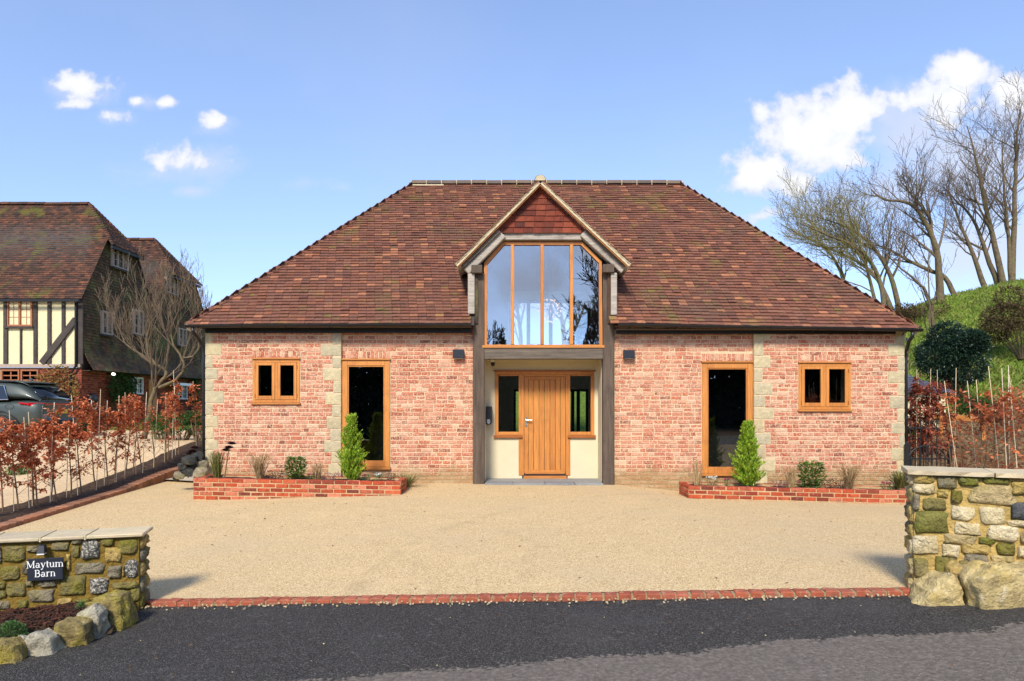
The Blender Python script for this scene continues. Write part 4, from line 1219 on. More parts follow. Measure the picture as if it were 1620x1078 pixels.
MB().box(qx(830.5), QY - .022, qz(750.3), qx(893.5), QY + .011, qz(747.2)).build('weather_board', M['oak_h'], door, bevel=.006)
MB().box(qx(828), QY - .09, qz(757.5), qx(896), QY + .08, qz(753)).build('threshold', M['oak_h'], door, bevel=.006)
hb = MB(); hx, hz_ = qx(832.5), qz(667)
hb.box(hx - .02, QY + .004, hz_ - .11, hx + .02, QY + .0118, hz_ + .09)
hb.tube([(hx, QY + .01, hz_ + .03), (hx, QY - .045, hz_ + .03), (hx + .05, QY - .05, hz_ + .032), (hx + .12, QY - .05, hz_ + .028)], .011, 8)
hb.lathe([(.0, -.012), (.013, -.01), (.013, .004)], (hx, QY, hz_ - .06), 10, axis='Y')
hb.build('handle', M['steel'], door, smooth=False)

# doorstep flags
step = tag(bpy.data.objects.new('doorstep', None), kind='structure')
step.location = (.6, 13.8, 0); link(step)
for (a, c, y0, y1) in ((-.53, .02, 13.28, 13.72), (.03, .64, 13.25, 13.72), (.65, 1.22, 13.27, 13.72), (1.23, 1.78, 13.27, 13.72), (-.53, .3, 13.73, 14.19), (.31, 1.0, 13.73, 14.19), (1.01, 1.78, 13.73, 14.19)):
    b = MB(); b.box(a, y0, -.08, c - .002, y1, .022 + jit(.002)); piece('flagstone', b, M['slate'], step, bevel=.006)

# interior seen through the glass
it = MB()
for x in (-1.0, 2.75):
    it.prism([(14.36, .03), (20.64, .03), (20.64, 3.15), (17.0, 6.85), (14.36, 4.15)], x - .05, x + .05, map=lambda a, x_, z_: (x_, a, z_))
inn = it.build('partition', M['int_white'], barn)
b = MB(); b.box(XL + .33, 13.85, -.1, XR - .33, 20.64, .02); b.build('interior_floor', M['floor_in'], barn)
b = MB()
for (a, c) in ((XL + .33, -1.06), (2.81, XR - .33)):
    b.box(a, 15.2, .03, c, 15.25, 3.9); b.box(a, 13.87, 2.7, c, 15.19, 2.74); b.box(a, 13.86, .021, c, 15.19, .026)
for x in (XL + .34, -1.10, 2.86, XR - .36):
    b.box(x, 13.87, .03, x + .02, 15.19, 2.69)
b.build('room_shade_liner', M['int_shade'], barn)  # dark-coloured liners stand in for shade behind the small windows
# rear dormer and its window
rd = MB()
rd.add([(bw0, ytop, bzt), (bw1, ytop, bzt), (bw1, 20.95, bzt), (bw0, 20.95, bzt)], [(0, 1, 2, 3)])
for x in (bw0, bw1):
    rd.add([(x, ytop, bzt), (x, 20.95, bzt), (x, 20.95, 3.0)], [(0, 1, 2)])
ym_ = 20.9
rd.prism([(bw0, bzt), (bw0 + .43, bzt), (bw0, bzt - .43)], ym_ - .04, ym_); rd.prism([(bw1, bzt), (bw1, bzt - .43), (bw1 - .43, bzt)], ym_ - .04, ym_)
rd.build('rear_dormer', M['int_white'], barn)
b = MB()
for x in (.5, 1.18, 1.85): b.box(x - .055, 20.78, 2.62, x + .055, 20.88, bzt)
framebox(b, bw0, bw1, 2.62, bzt, .09, 20.79, 20.87)
rw = b.build('rear_window', M['anthracite'], barn)
b = MB()
bx0, bz0, bx1, bz1 = BACK[0]
framebox(b, bx0, bx1, bz0, bz1, .07, 20.79, 20.87)
for x in (.72, 1.9 - .05, 2.02): b.box(x - .05, 20.78, bz0, x + .05, 20.88, bz1)
b.build('garden_door', M['anthracite'], barn)
# chandelier: a burst of rods with glowing tips
cl = W(870, 491, 16.6)
chand = thing('chandelier', cl, 'round starburst chandelier glowing behind the glazed gable', 'lamp')
b = MB(); b.tube([cl + Vector((0, 0, .05)), (cl.x, cl.y, 6.4)], .008, 6); b.lathe([(0, -.04), (.035, -.02), (.035, .02), (0, .04)], cl, 10); b.build('stem', M['steel'], chand)
rods = MB(); tips = MB()
random.seed(3)
for i in range(60):
    zz = 1 - 2 * (i + .5) / 60; a = i * 2.39996; r = math.sqrt(1 - zz * zz)
    d = Vector((r * math.cos(a), r * math.sin(a), zz)); L = rnd(.22, .32)
    rods.tube([cl, cl + d * L], .003, 4, cap=False)
    tips.tube([cl + d * (L - .012), cl + d * (L + .012)], .015, 5)
rods.build('rods', M['steel'], chand); tips.build('bulbs', M['bulb'], chand)

# fittings on the barn front
for (x0, x1, y0, y1, lab) in ((716.5, 734, 553, 567, 'black box wall lamp on the bricks to the left of the entrance post'), (986.5, 1004, 554, 567.5, 'black box wall lamp on the bricks to the right of the entrance post')):
    a = W(x0, y1, 13.4); c = W(x1, y0, 13.4)
    t = thing('wall_lamp', ((a.x + c.x) / 2, 13.47, a.z), lab, 'wall lamp', 'wall lamps either side of the entrance')
    MB().box(a.x, 13.37, a.z, c.x, 13.47, c.z).build('housing', M['anthracite'], t, bevel=.008, seg=2)
    MB().box(a.x + .03, 13.471, a.z + .03, c.x - .03, 13.50, c.z - .03).build('back_plate', M['black'], t)
    MB().box(a.x + .02, 13.385, a.z - .004, c.x - .02, 13.455, a.z - .0005).build('lens', M['white_paint'], t)
cp = W(779, 574, 14.0)
t = thing('security_camera', (cp.x, 14.0, cp.z), 'small white and black dome camera under the porch ceiling', 'camera')
b = MB(); b.box(cp.x - .035, 13.96, cp.z + .0, cp.x + .035, 14.05, cp.z + .09); b.build('bracket', M['white_paint'], t, bevel=.01)
b = MB(); b.lathe([(0, -.075), (.03, -.065), (.043, -.03), (.04, .0), (0, .0)], (cp.x + .01, 13.99, cp.z), 14); b.build('lens_dome', M['black'], t, smooth=True)
ce = W(773, 658, 13.98)
t = thing('vehicle_charger', (ce.x, 14.0, ce.z), 'black wall charger with grey base in the entrance recess', 'charger')
hw_, hh_ = .065, .19
outl = [(ce.x - hw_, ce.z + hh_), (ce.x - hw_, ce.z - hh_ + .06)] + [(ce.x - hw_ * math.cos(a), ce.z - hh_ + .06 - .06 * math.sin(a)) for a in [.4, .8, 1.2, 1.57, 1.94, 2.34, 2.74]] + [(ce.x + hw_, ce.z - hh_ + .06), (ce.x + hw_, ce.z + hh_)]
b = MB(); b.prism(outl, 13.92, 14.19); b.build('body', M['black'], t, bevel=.01)
b = MB(); b.prism([(ce.x - .03, ce.z - .07), (ce.x + .03, ce.z - .07), (ce.x + .035, ce.z - .14), (ce.x, ce.z - .175), (ce.x - .035, ce.z - .14)], 13.905, 13.919); b.build('holster', M['zinc'], t)
# ------------------------------------------------------------------ brick planters
def planter(name, x0, x1, yf, yb_, zt_l, zt_r, courses, label):
    root = thing(name, ((x0 + x1) / 2, (yf + yb_) / 2, -.2), label, 'planter', 'brick planters along the barn front')
    ch_ = .0765
    slope = (zt_r - zt_l) / (x1 - x0)
    zt = lambda x: zt_l + slope * (x - x0)
    def emit(P, L, odd):
        for c in range(courses):
            z1 = -c * ch_; z0 = z1 - ch_
            u = 0.0; first = True
            while u < L - .02:
                l = .225 + jit(.006)
                if first and (c + odd) % 2: l = .113
                first = False
                if L - (u + l) < .07: l = L - u
                b = MB(); brick_mesh(b, P, u + .0075, u + l - .0075, z0 + .007, z1 - .007, depth=.05, ch=.006, out=jit(.003))
                piece('brick', b, M['brick_new'], root); u += l
    Lx, Ly = x1 - x0, yb_ - yf
    emit(lambda u, w, z: (x0 + u, yf - w, zt(x0 + u) + z), Lx, 0)
    emit(lambda u, w, z: (x0 - w, yb_ - u, zt(x0) + z), Ly, 1)
    emit(lambda u, w, z: (x1 + w, yf + u, zt(x1) + z), Ly, 1)
    t = .105
    m = MB(); e = .004
    def bx(a0, b0, a1, b1, dz0, dz1):
        vs = [(a0, b0, zt(a0) + dz0), (a1, b0, zt(a1) + dz0), (a1, b1, zt(a1) + dz0), (a0, b1, zt(a0) + dz0), (a0, b0, zt(a0) + dz1), (a1, b0, zt(a1) + dz1), (a1, b1, zt(a1) + dz1), (a0, b1, zt(a0) + dz1)]
        m.add(vs, BOXF)
    lo, hi = -courses * ch_ - .25, -.012
    bx(x0 + .007, yf + .007, x1 - .007, yf + t, lo, hi); bx(x0 + .008, yb_ - t, x1 - .008, yb_, lo, hi)
    bx(x0 + .0075, yf + t, x0 + t, yb_ - t, lo, hi); bx(x1 - t, yf + t, x1 - .0075, yb_ - t, lo, hi)
    m.build('mortar_core', M['mortar_new'], root)
    # top faces of the upper course
    def top(P, L):
        u = 0
        while u < L - .02:
            l = .225 + jit(.006)
            if L - (u + l) < .07: l = L - u
            b = MB(); brick_mesh(b, P, u + .005, u + l - .005, .012, t - .004, depth=.03, ch=.005, out=jit(.002)); piece('brick', b, M['brick_new'], root); u += l
    top(lambda u, w, z: (x0 + u, yf + z, zt(x0 + u) + w - .003), Lx)
    top(lambda u, w, z: (x0 + u, yb_ - t + z, zt(x0 + u) + w - .003), Lx)
    for xx in (x0, x1 - t):
        top(lambda u, w, z, xx=xx: (xx + z, yf + t + u, zt(xx) + w - .003), Ly - 2 * t)
    s = MB()
    n = 40
    for i in range(n + 1):
        for j in range(6):
            x = lerp(x0 + t + .001, x1 - t - .001, i / n); y = lerp(yf + t + .001, yb_ - t - .001, j / 5)
            s.v.append((x, y, zt(x) - .045 + .03 * noise.noise(Vector((x * 6, y * 6, 2)))))
    for i in range(n):
        for j in range(5):
            s.f.append((i * 6 + j, (i + 1) * 6 + j, (i + 1) * 6 + j + 1, i * 6 + j + 1)); s.m.append(0)
    s.build('soil', M['mulch'], root, smooth=True)
    return root
PYF, PYB = 12.0, 12.68
pl1 = planter('brick_planter', wx(305, PYF), wx(634, PYF), PYF, PYB, wz(756.5, PYF), wz(762, PYF), 5, 'long low red brick planter with a dark bottle mark to the left of the entrance')
pl2 = planter('brick_planter', wx(1089, PYF), wx(1452, PYF), PYF, PYB, wz(768.5, PYF), wz(776.5, PYF), 5, 'long low red brick planter reaching the tall rubble wall')
pl1["label"] = 'long low red brick planter to the left of the front door'
pl2["label"] = 'long low red brick planter to the right of the front door'
def soil_z(px):
    "soil level in the planters at photo column px"
    return lerp(wz(756.5, PYF), wz(762, PYF), (px - 305) / 329) - .04 if px < 700 else lerp(wz(768.5, PYF), wz(776.5, PYF), (px - 1089) / 363) - .04

# ------------------------------------------------------------------ plants
def conifer(px, top_py, wpx, label):
    Y = 12.34; x = wx(px, Y); z0 = soil_z(px); H = wz(top_py, Y) - z0; Rr = wpx / 2 * Y / F * .84
    t = thing('conifer', (x, Y, z0), label, 'conifer', 'golden conifers in the planters')
    b = MB(); b.tube([(x, Y, z0 - .05), (x + .01, Y, z0 + H * .5), (x, Y, z0 + H * .92)], [.022, .016, .004], 6); b.build('trunk', M['bark'], t)
    f = MB()
    for i in range(380):
        h = (i + .5) / 380; h = h ** 1.05
        prof = Rr * min(1.0, (1.06 - h) * 1.35) * (.84 + .16 * math.sin(h * 23)) * (0.7 + .3 * min(1, h * 8))
        a = i * 2.39996 + jit(.5); rr = prof * rnd(.35, 1.25)
        base = Vector((x + rr * .55 * math.cos(a), Y + rr * .55 * math.sin(a), z0 + h * H * .93))
        d = Vector((math.cos(a) * .42, math.sin(a) * .42, 1.0)).normalized()
        L = rnd(.10, .20) * (1.15 - .4 * h)
        for k in range(26):
            q = base + d * (L * (k / 26)) + Vector((math.cos(a), math.sin(a), 0)) * (rr * .45 * k / 26)
            a2 = rnd(0, 6.28)
            dd = (d + Vector((math.cos(a2), math.sin(a2), .25)) * .75).normalized()
            f.leaf(q, dd, (jit(1), jit(1), 1), rnd(.04, .07), rnd(.013, .020), fold=.2)
    f.build('foliage', M['conifer'], t, kind='stuff')
random.seed(8)
conifer(556, 658, 44, 'bright yellow green conifer in the planter to the left of the door')
conifer(1183, 669, 50, 'bright yellow green conifer in the planter to the right of the door')

def grass_tuft(px, Y, z0, H, spread, n, mt, label, name='ornamental_grass', cat='grass plant', lean=0.0, plume=False):
    x = wx(px, Y)
    t = thing(name, (x, Y, z0), label, cat)
    b = MB()
    for i in range(n):
        a = rnd(0, 6.28); o = Vector((x + jit(.05), Y + jit(.05), z0 - .02)); r = spread * rnd(.2, 1) ; h = H * rnd(.55, 1.0)
        r *= 1.6
        d = Vector((math.cos(a) * r + lean, math.sin(a) * r * .8, h))
        droop = rnd(.0, .35)
        p1_ = o + Vector((d.x * .36, d.y * .36, d.z * .55)); p2_ = o + Vector((d.x * .65, d.y * .65, d.z * .92)); p3_ = o + Vector((d.x * 1.1, d.y * 1.1, d.z * (1.0 - droop)))
        w = rnd(.004, .007)
        sd = Vector((-math.sin(a), math.cos(a), 0)) * w
        base = len(b.v)
        b.v += [tuple(o - sd), tuple(o + sd), tuple(p1_ - sd), tuple(p1_ + sd), tuple(p2_ - sd * .7), tuple(p2_ + sd * .7), tuple(p3_)]
        b.f += [(base, base + 1, base + 3, base + 2), (base + 2, base + 3, base + 5, base + 4), (base + 4, base + 5, base + 6)]; b.m += [0, 0, 0]
        if plume and random.random() < .4:
            for k in range(6): b.leaf(p2_.lerp(p3_, k / 6), d + Vector((jit(.3), jit(.3), 0)), (jit(1), 1, jit(1)), .03, .008)
    b.build('blades', mt, t, kind='stuff')
    return t
random.seed(31)
G = grass_tuft
G(343, 12.5, soil_z(343), .55, .15, 150, M['sedge'], 'tall green grass clump at the left end of the left planter')
G(411, 12.4, soil_z(411), .52, .20, 120, M['straw'], 'dry straw coloured grass between the purple plants under the left casement window', plume=True)
G(502, 12.4, soil_z(502), .40, .12, 40, M['straw'], 'thin dry reddish stems beside the left conifer', plume=True)
G(640, 12.98, z_wall(-2.4) - .03, .34, .34, 170, M['sedge'], 'arching sedge spilling behind the end of the left planter')
G(1103, 12.35, soil_z(1103), .55, .12, 34, M['straw'], 'sparse dry grass stems at the entrance end of the right planter')
G(1250, 12.4, soil_z(1250), .45, .13, 50, M['straw'], 'thin dry stems between the right conifer and green shrub', plume=True)
G(1342, 12.4, soil_z(1342), .52, .24, 120, M['straw'], 'dry straw coloured grass under the right casement window', plume=True)
G(1424, 12.45, soil_z(1424), .40, .26, 200, M['sedge'], 'dense olive grass clump next to the tall rubble wall')

def shrub(name, px, Y, z0, H, r, n, ls, mt, label, cat='shrub', stems=6, flowers=None, stem_mat='twig'):
    x = wx(px, Y) if px is not None else 0
    t = thing(name, (x, Y, z0), label, cat)
    s = MB(); f = MB()
    for i in range(stems):
        a = rnd(0, 6.28); tip = Vector((x + r * .75 * math.cos(a), Y + r * .6 * math.sin(a), z0 + H * rnd(.65, 1)))
        s.tube([(x + jit(.02), Y + jit(.02), z0 - .03), Vector((x, Y, z0)).lerp(tip, .5) + Vector((0, 0, H * .08)), tip], [.007, .005, .002], 4)
    for i in range(n):
        h = rnd(.05, 1); a = rnd(0, 6.28); rr = r * math.sqrt(random.random()) * (.65 + .5 * math.sin(min(h, 1) * 2.6))
        p = Vector((x + rr * math.cos(a), Y + rr * math.sin(a), z0 + h * H))
        f.leaf(p, (math.cos(a) + jit(.6), math.sin(a) + jit(.6), jit(.6) + .3), (jit(.5), jit(.5), 1), ls * rnd(.7, 1.3), ls * .5)
    s.build('stems', M[stem_mat], t)
    f.build('leaves', M[mt], t, kind='stuff')
    if flowers:
        g = MB()
        for i in range(flowers[1]):
            a = rnd(0, 6.28); rr = r * math.sqrt(random.random())
            p = Vector((x + rr * math.cos(a), Y + rr * math.sin(a), z0 + H * rnd(.75, 1.08)))
            for k in range(4): g.leaf(p, (jit(1), jit(1), rnd(.2, 1)), (jit(1), jit(1), 1), .022, .016)
        g.build('flowers', M[flowers[0]], t, kind='stuff')
    return t
random.seed(77)
shrub('leafy_shrub', 468, 12.4, soil_z(468), .40, .15, 900, .055, 'leaf_green', 'small bushy green shrub below the left casement window')
shrub('leafy_shrub', 1283, 12.4, soil_z(1283), .46, .2, 1100, .058, 'leaf_green', 'green rose bush with a white bloom below the right casement window', flowers=('white_fl', 2))
for (px, Y, H, r, n, mt, fl, lab) in (
        (437, 12.3, .13, .17, 170, 'purple', None, 'low dark purple foliage plant in front of the left casement window'),
        (492, 12.25, .10, .06, 60, 'heath_green', ('pink', 16), 'pink flower at the foot of the small green shrub'),
        (525, 12.25, .12, .14, 140, 'mauve', None, 'mauve heather just left of the left conifer'),
        (578, 12.22, .10, .07, 60, 'heath_green', ('pink', 14), 'pink flower just right of the left conifer'),
        (598, 12.25, .11, .07, 50, 'heath_green', ('white_fl', 18), 'white flower near the entrance end of the left planter'),
        (618, 12.3, .12, .07, 80, 'purple', None, 'tiny purple plant at the entrance end of the left planter'),
        (1127, 12.3, .13, .11, 70, 'heath_green', ('white_fl', 40), 'white flowering clump left of the right conifer'),
        (1150, 12.25, .11, .06, 60, 'heath_green', ('pink', 14), 'pink flower beside the white clump in the right planter'),
        (1232, 12.25, .10, .12, 110, 'mauve', None, 'mauve heather just right of the right conifer'),
        (1264, 12.25, .10, .06, 60, 'heath_green', ('pink', 14), 'pink flower at the foot of the rose bush'),
        (1318, 12.3, .14, .17, 170, 'purple', None, 'low dark purple foliage plant in the right planter'),
        (1403, 12.25, .11, .09, 80, 'heath_green', ('pink', 26), 'pink flowers near the tall rubble wall')):
    shrub('bedding_plant', px, Y, soil_z(px) - .0, H * 1.25, r, int(n * 1.6), .034, mt, lab, 'flower', stems=3, flowers=fl)
def aeonium(px, py, Y, z0, label):
    p = W(px, py, Y); t = thing('rosette_plant', (p.x - .05, Y, z0), label, 'plant')
    b = MB(); b.tube([(p.x - .08, Y, z0), (p.x - .03, Y, lerp(z0, p.z, .6)), p], .010, 6); b.build('stalk', M['bark'], t)
    f = MB()
    for c_ in (Vector((0, 0, 0)), Vector((.05, 0, .07)), Vector((-.06, .02, -.05))):
        for i in range(46):
            a = i * 2.39996; e = 1.3 * i / 46
            d = Vector((math.cos(a) * math.cos(e), math.sin(a) * math.cos(e), math.sin(e) + .1))
            f.leaf(p + c_, d, (0, 0, 1), .10 * (1.1 - e * .4), .036)
    f.build('rosette', M['purple'], t, kind='stuff')
aeonium(362, 710, 12.3, soil_z(350), 'dark purple rosette succulent on a stalk above the left planter')

# ------------------------------------------------------------------ stones
def stone_mesh(P, u0, u1, z0, z1, hgt, n=12, sq=.5):
    "rounded irregular face stone; P(u,w,z)"
    b = MB(); cu, cz = (u0 + u1) / 2, (z0 + z1) / 2; hu, hz_ = (u1 - u0) / 2, (z1 - z0) / 2
    ring = []
    for i in range(n):
        a = 6.28318 * i / n + jit(.12)
        c, s = math.cos(a), math.sin(a)
        e = sq
        x = math.copysign(abs(c) ** e, c); y = math.copysign(abs(s) ** e, s)
        k = rnd(.84, 1.07)
        ring.append((x * hu * k, y * hz_ * k))
    lv = [(1.0, -.05), (1.0, hgt * .25), (.86, hgt * .8), (.5, hgt)]
    for (sc, w) in lv:
        for (x, y) in ring:
            b.v.append(tuple(P(cu + x * sc, w + (jit(hgt * .4) if sc < 1 else 0), cz + y * sc)))
    b.v.append(tuple(P(cu, hgt * rnd(.9, 1.15), cz)))
    for l in range(3):
        for i in range(n):
            j = (i + 1) % n
            b.f.append((l * n + i, l * n + j, (l + 1) * n + j, (l + 1) * n + i))
    for i in range(n): b.f.append((3 * n + i, 3 * n + (i + 1) % n, 4 * n))
    b.m = [0] * len(b.f)
    return b

def wall_plane(A, B):
    A = Vector((A[0], A[1], 0)); B = Vector((B[0], B[1], 0)); d = (B - A).normalized(); nrm = Vector((d.y, -d.x, 0))
    if nrm.y > 0: nrm = -nrm
    return A, d, nrm
def hit(px, py, A, nrm):
    "photo pixel -> point on a vertical wall plane through A"
    r = Vector(((px - CX) / F, 1, (HZ - py) / F)); t = A.dot(nrm) / (r.x * nrm.x + r.y * nrm.y)
    return Vector((r.x * t, r.y * t, CZ + r.z * t))

def rubble_wall(root, A, B, thick, zb_, zt_, core_mat, stones, zoomf, fill, hgt=.024, z_top_slope=0.0):
    A_, d, nrm = wall_plane(A, B); L = (Vector((B[0], B[1], 0)) - A_).length
    P = lambda u, w, z: A_ + d * u + nrm * w + Vector((0, 0, z))
    m = MB()
    n = 10
    pts = [P(0, 0, zb_), P(L, 0, zb_), P(L, -thick, zb_), P(0, -thick, zb_), P(0, 0, zt_), P(L, 0, zt_ + z_top_slope * L), P(L, -thick, zt_ + z_top_slope * L), P(0, -thick, zt_)]
    m.add([tuple(p) for p in pts], BOXF)
    m.build('mortar_core', core_mat, root)
    for (x0, y0, x1, y1, mt) in stones:
        a, c = hit(*zoomf(x0, y1), A_, nrm), hit(*zoomf(x1, y0), A_, nrm)
        ua, uc = (a - A_).dot(d), (c - A_).dot(d)
        u0, u1 = min(ua, uc), max(ua, uc)
        if u1 < .02: continue
        b = stone_mesh(P, max(u0, -.01), min(u1, L), a.z, c.z, hgt * rnd(.8, 1.3), sq=rnd(.26, .48))
        piece('stone', b, M['st_' + mt], root, smooth=True)
    for (u0, u1, z0, z1, mt) in fill:
        b = stone_mesh(P, u0, u1, z0, z1, hgt, sq=.5); piece('stone', b, M['st_' + mt], root, smooth=True)
    return P, d, nrm, L, A_

# low wall with the name plate
random.seed(12)
lw = thing('rubble_wall', (-3.9, 5.75, -.3), 'low mossy rubble wall bearing the slate name plate', 'wall')
zl = lambda x, y: (x / 4.492, 820 + y / 4.492)
SLW = [(20, 185, 180, 315, 'green'), (185, 190, 292, 245, 'grey'), (365, 165, 500, 235, 'grey'), (505, 150, 585, 184, 'grey'), (508, 187, 570, 285, 'green'), (575, 150, 718, 297, 'lich'),
       (715, 140, 815, 200, 'green'), (742, 205, 868, 318, 'yel'), (838, 140, 982, 262, 'green'), (888, 292, 988, 432, 'lich'), (525, 308, 745, 402, 'grey'), (765, 330, 865, 434, 'grey'),
       (0, 335, 145, 445, 'green'), (160, 310, 216, 400, 'grey'), (185, 430, 246, 490, 'grey'), (272, 440, 408, 490, 'grey'), (420, 404, 615, 555, 'green'), (636, 415, 772, 540, 'lich'),
       (795, 445, 988, 512, 'green'), (48, 450, 185, 565, 'green'), (-60, 450, 44, 505, 'green'), (-80, 510, 46, 578, 'green'), (202, 497, 390, 602, 'grey'), (-60, 585, 75, 655, 'grey'), (125, 575, 205, 640, 'green'),
       (925, 488, 1010, 600, 'green'), (470, 250, 502, 380, 'yel'), (872, 325, 884, 420, 'yel'), (-80, 190, 14, 325, 'lich'), (400, 560, 520, 640, 'yel'), (530, 565, 640, 640, 'green'), (650, 560, 780, 640, 'grey'), (790, 525, 910, 620, 'green'),
       (-140, 200, -90, 300, 'green'), (-150, 320, -10, 430, 'grey'), (-190, 440, -70, 570, 'green')]
LA, LB = (-3.225, 5.90), (-5.3, 5.32)
P_l, d_l, n_l, L_l, A_l = rubble_wall(lw, LA, LB, .27, -.55, .418, M['rub_mortar_dk'], SLW, zl, [(1.35 + i * .21, 1.53 + i * .21, -.35 + j * .2, -.18 + j * .2, random.choice(['green', 'grey', 'yel'])) for i in range(3) for j in range(4)])
# end face stones
Pe = lambda u, w, z: A_l - n_l * u + Vector((0, 0, z)) - d_l * w
for (z0, z1, mt) in ((.30, .40, 'yel'), (.19, .29, 'grey'), (.06, .18, 'yel'), (-.08, .05, 'grey'), (-.22, -.09, 'green'), (-.36, -.23, 'green')):
    piece('stone', stone_mesh(Pe, .01, rnd(.12, .15), z0, z1, .03), M['st_' + mt], lw, smooth=True)
    piece('stone', stone_mesh(Pe, .155, .26, z0 + .01, z1, .03), M['st_' + random.choice(['yel', 'grey', 'green'])], lw, smooth=True)
us = [-.05, .40, .73, 1.12, 1.5, 1.9, 2.15]
for a, c in zip(us, us[1:]):
    vs = [P_l(u, w, z) for z in (.42, .452) for u, w in ((a + .004, .045 + jit(.006)), (c - .004, .045 + jit(.006)), (c - .004, -.32), (a + .004, -.32))]
    b = MB(); b.add([tuple(v) for v in vs], BOXF); piece('coping_slab', b, M['coping'], lw, bevel=.008)
b = MB()
for a in us[1:-1]: b.obox(P_l(a, -.137, .437), d_l, n_l, (0, 0, 1), .006, .18, .02)
b.build('coping_joint', M['verge'], lw)

# tall wall on the right
rw_ = thing('rubble_wall', (4.2, 5.0, -.1), 'tall sunlit cream rubble wall with flat coping and boulders at its foot', 'wall')
zr = lambda x, y: (1420 + x / 4.145, 720 + y / 4.145)
SRW = [(98, 122, 245, 184, 'yel'), (86, 187, 248, 248, 'cream'), (251, 135, 390, 218, 'grey'), (400, 138, 535, 198, 'moss'), (550, 145, 735, 190, 'moss'), (742, 168, 870, 260, 'yel'), (255, 225, 340, 280, 'yel'), (342, 230, 430, 315, 'green'),
       (460, 200, 795, 320, 'tan'), (88, 256, 146, 365, 'grey'), (165, 285, 318, 362, 'green'), (345, 338, 505, 427, 'cream'), (530, 345, 706, 450, 'cream'), (742, 310, 850, 425, 'dark'), (92, 368, 335, 512, 'moss'),
       (367, 445, 546, 520, 'cream'), (716, 432, 870, 468, 'cream'), (576, 464, 792, 560, 'cream'), (94, 527, 275, 650, 'cream'), (298, 527, 515, 578, 'tan'), (530, 542, 640, 580, 'moss'), (290, 584, 405, 668, 'cream'), (411, 582, 605, 645, 'yel'),
       (645, 580, 770, 652, 'green'), (780, 598, 900, 672, 'cream'), (425, 648, 600, 720, 'grey'), (606, 664, 770, 705, 'tan'), (102, 674, 205, 805, 'green'), (235, 670, 400, 795, 'green'), (405, 692, 480, 745, 'green'), (102, 828, 230, 905, 'yel'), (803, 500, 900, 585, 'tan'), (240, 810, 330, 880, 'tan'),
       (880, 270, 1000, 400, 'cream'), (880, 410, 1010, 490, 'yel'), (910, 500, 1040, 600, 'grey'), (910, 610, 1040, 700, 'cream'), (880, 170, 1010, 260, 'grey'), (860, 690, 1000, 800, 'tan')]
RA, RB = (W(1446, 0, 5.36).x, 5.36), (5.35, 4.42)
P_r, d_r, n_r, L_r, A_r = rubble_wall(rw_, RA, RB, .3, -.3, 1.012, M['rub_mortar'], SRW, zr, [], hgt=.028)
uq = (hit(1674, 800, A_r, n_r) - A_r).dot(d_r)
zq = -.05
while zq < .93:
    hq = rnd(.09, .15); u = uq + rnd(0, .05)
    hq = min(hq, 1.0 - zq)
    while u < L_r - .05:
        wq = min(rnd(.14, .30), L_r - u)
        piece('stone', stone_mesh(P_r, u + .008, u + wq - .008, zq + .006, zq + hq - .006, .028, sq=rnd(.26, .48)), M['st_' + random.choice(['cream', 'yel', 'tan', 'grey', 'green', 'cream'])], rw_, smooth=True)
        u += wq
    zq += hq
Pe = lambda u, w, z: A_r - n_r * u + Vector((0, 0, z)) - d_r * w
for i, (z0, z1) in enumerate(((.92, 1.0), (.78, .9), (.62, .77), (.50, .61), (.36, .49), (.2, .35), (.06, .19), (-.08, .05))):
    piece('stone', stone_mesh(Pe, .01, .15, z0, z1, .03), M['st_' + random.choice(['cream', 'yel', 'tan'])], rw_, smooth=True)
    piece('stone', stone_mesh(Pe, .16, .29, z0 + .01, z1, .03), M['st_' + random.choice(['cream', 'yel', 'grey'])], rw_, smooth=True)
for a, c in ((-.05, .52), (.525, 1.05), (1.055, 1.6), (1.605, 2.25)):
    n = 8
    b = MB()
    rows = []
    for i in range(n + 1):
        u = lerp(a, c - .003, i / n)
        for (w, z) in ((.05 + jit(.008), 1.014), (.055 + jit(.008), 1.046), (-.34, 1.05), (-.34, 1.014)): b.v.append(tuple(P_r(u, w, z + jit(.002))))
    for i in range(n):
        for q in range(4): b.f.append((i * 4 + q, i * 4 + (q + 1) % 4, i * 4 + 4 + (q + 1) % 4, i * 4 + 4 + q))
    b.f += [(0, 1, 2, 3)[::-1], tuple(n * 4 + q for q in range(4))]; b.m = [0] * len(b.f)
    piece('coping_slab', b, M['coping'], rw_)

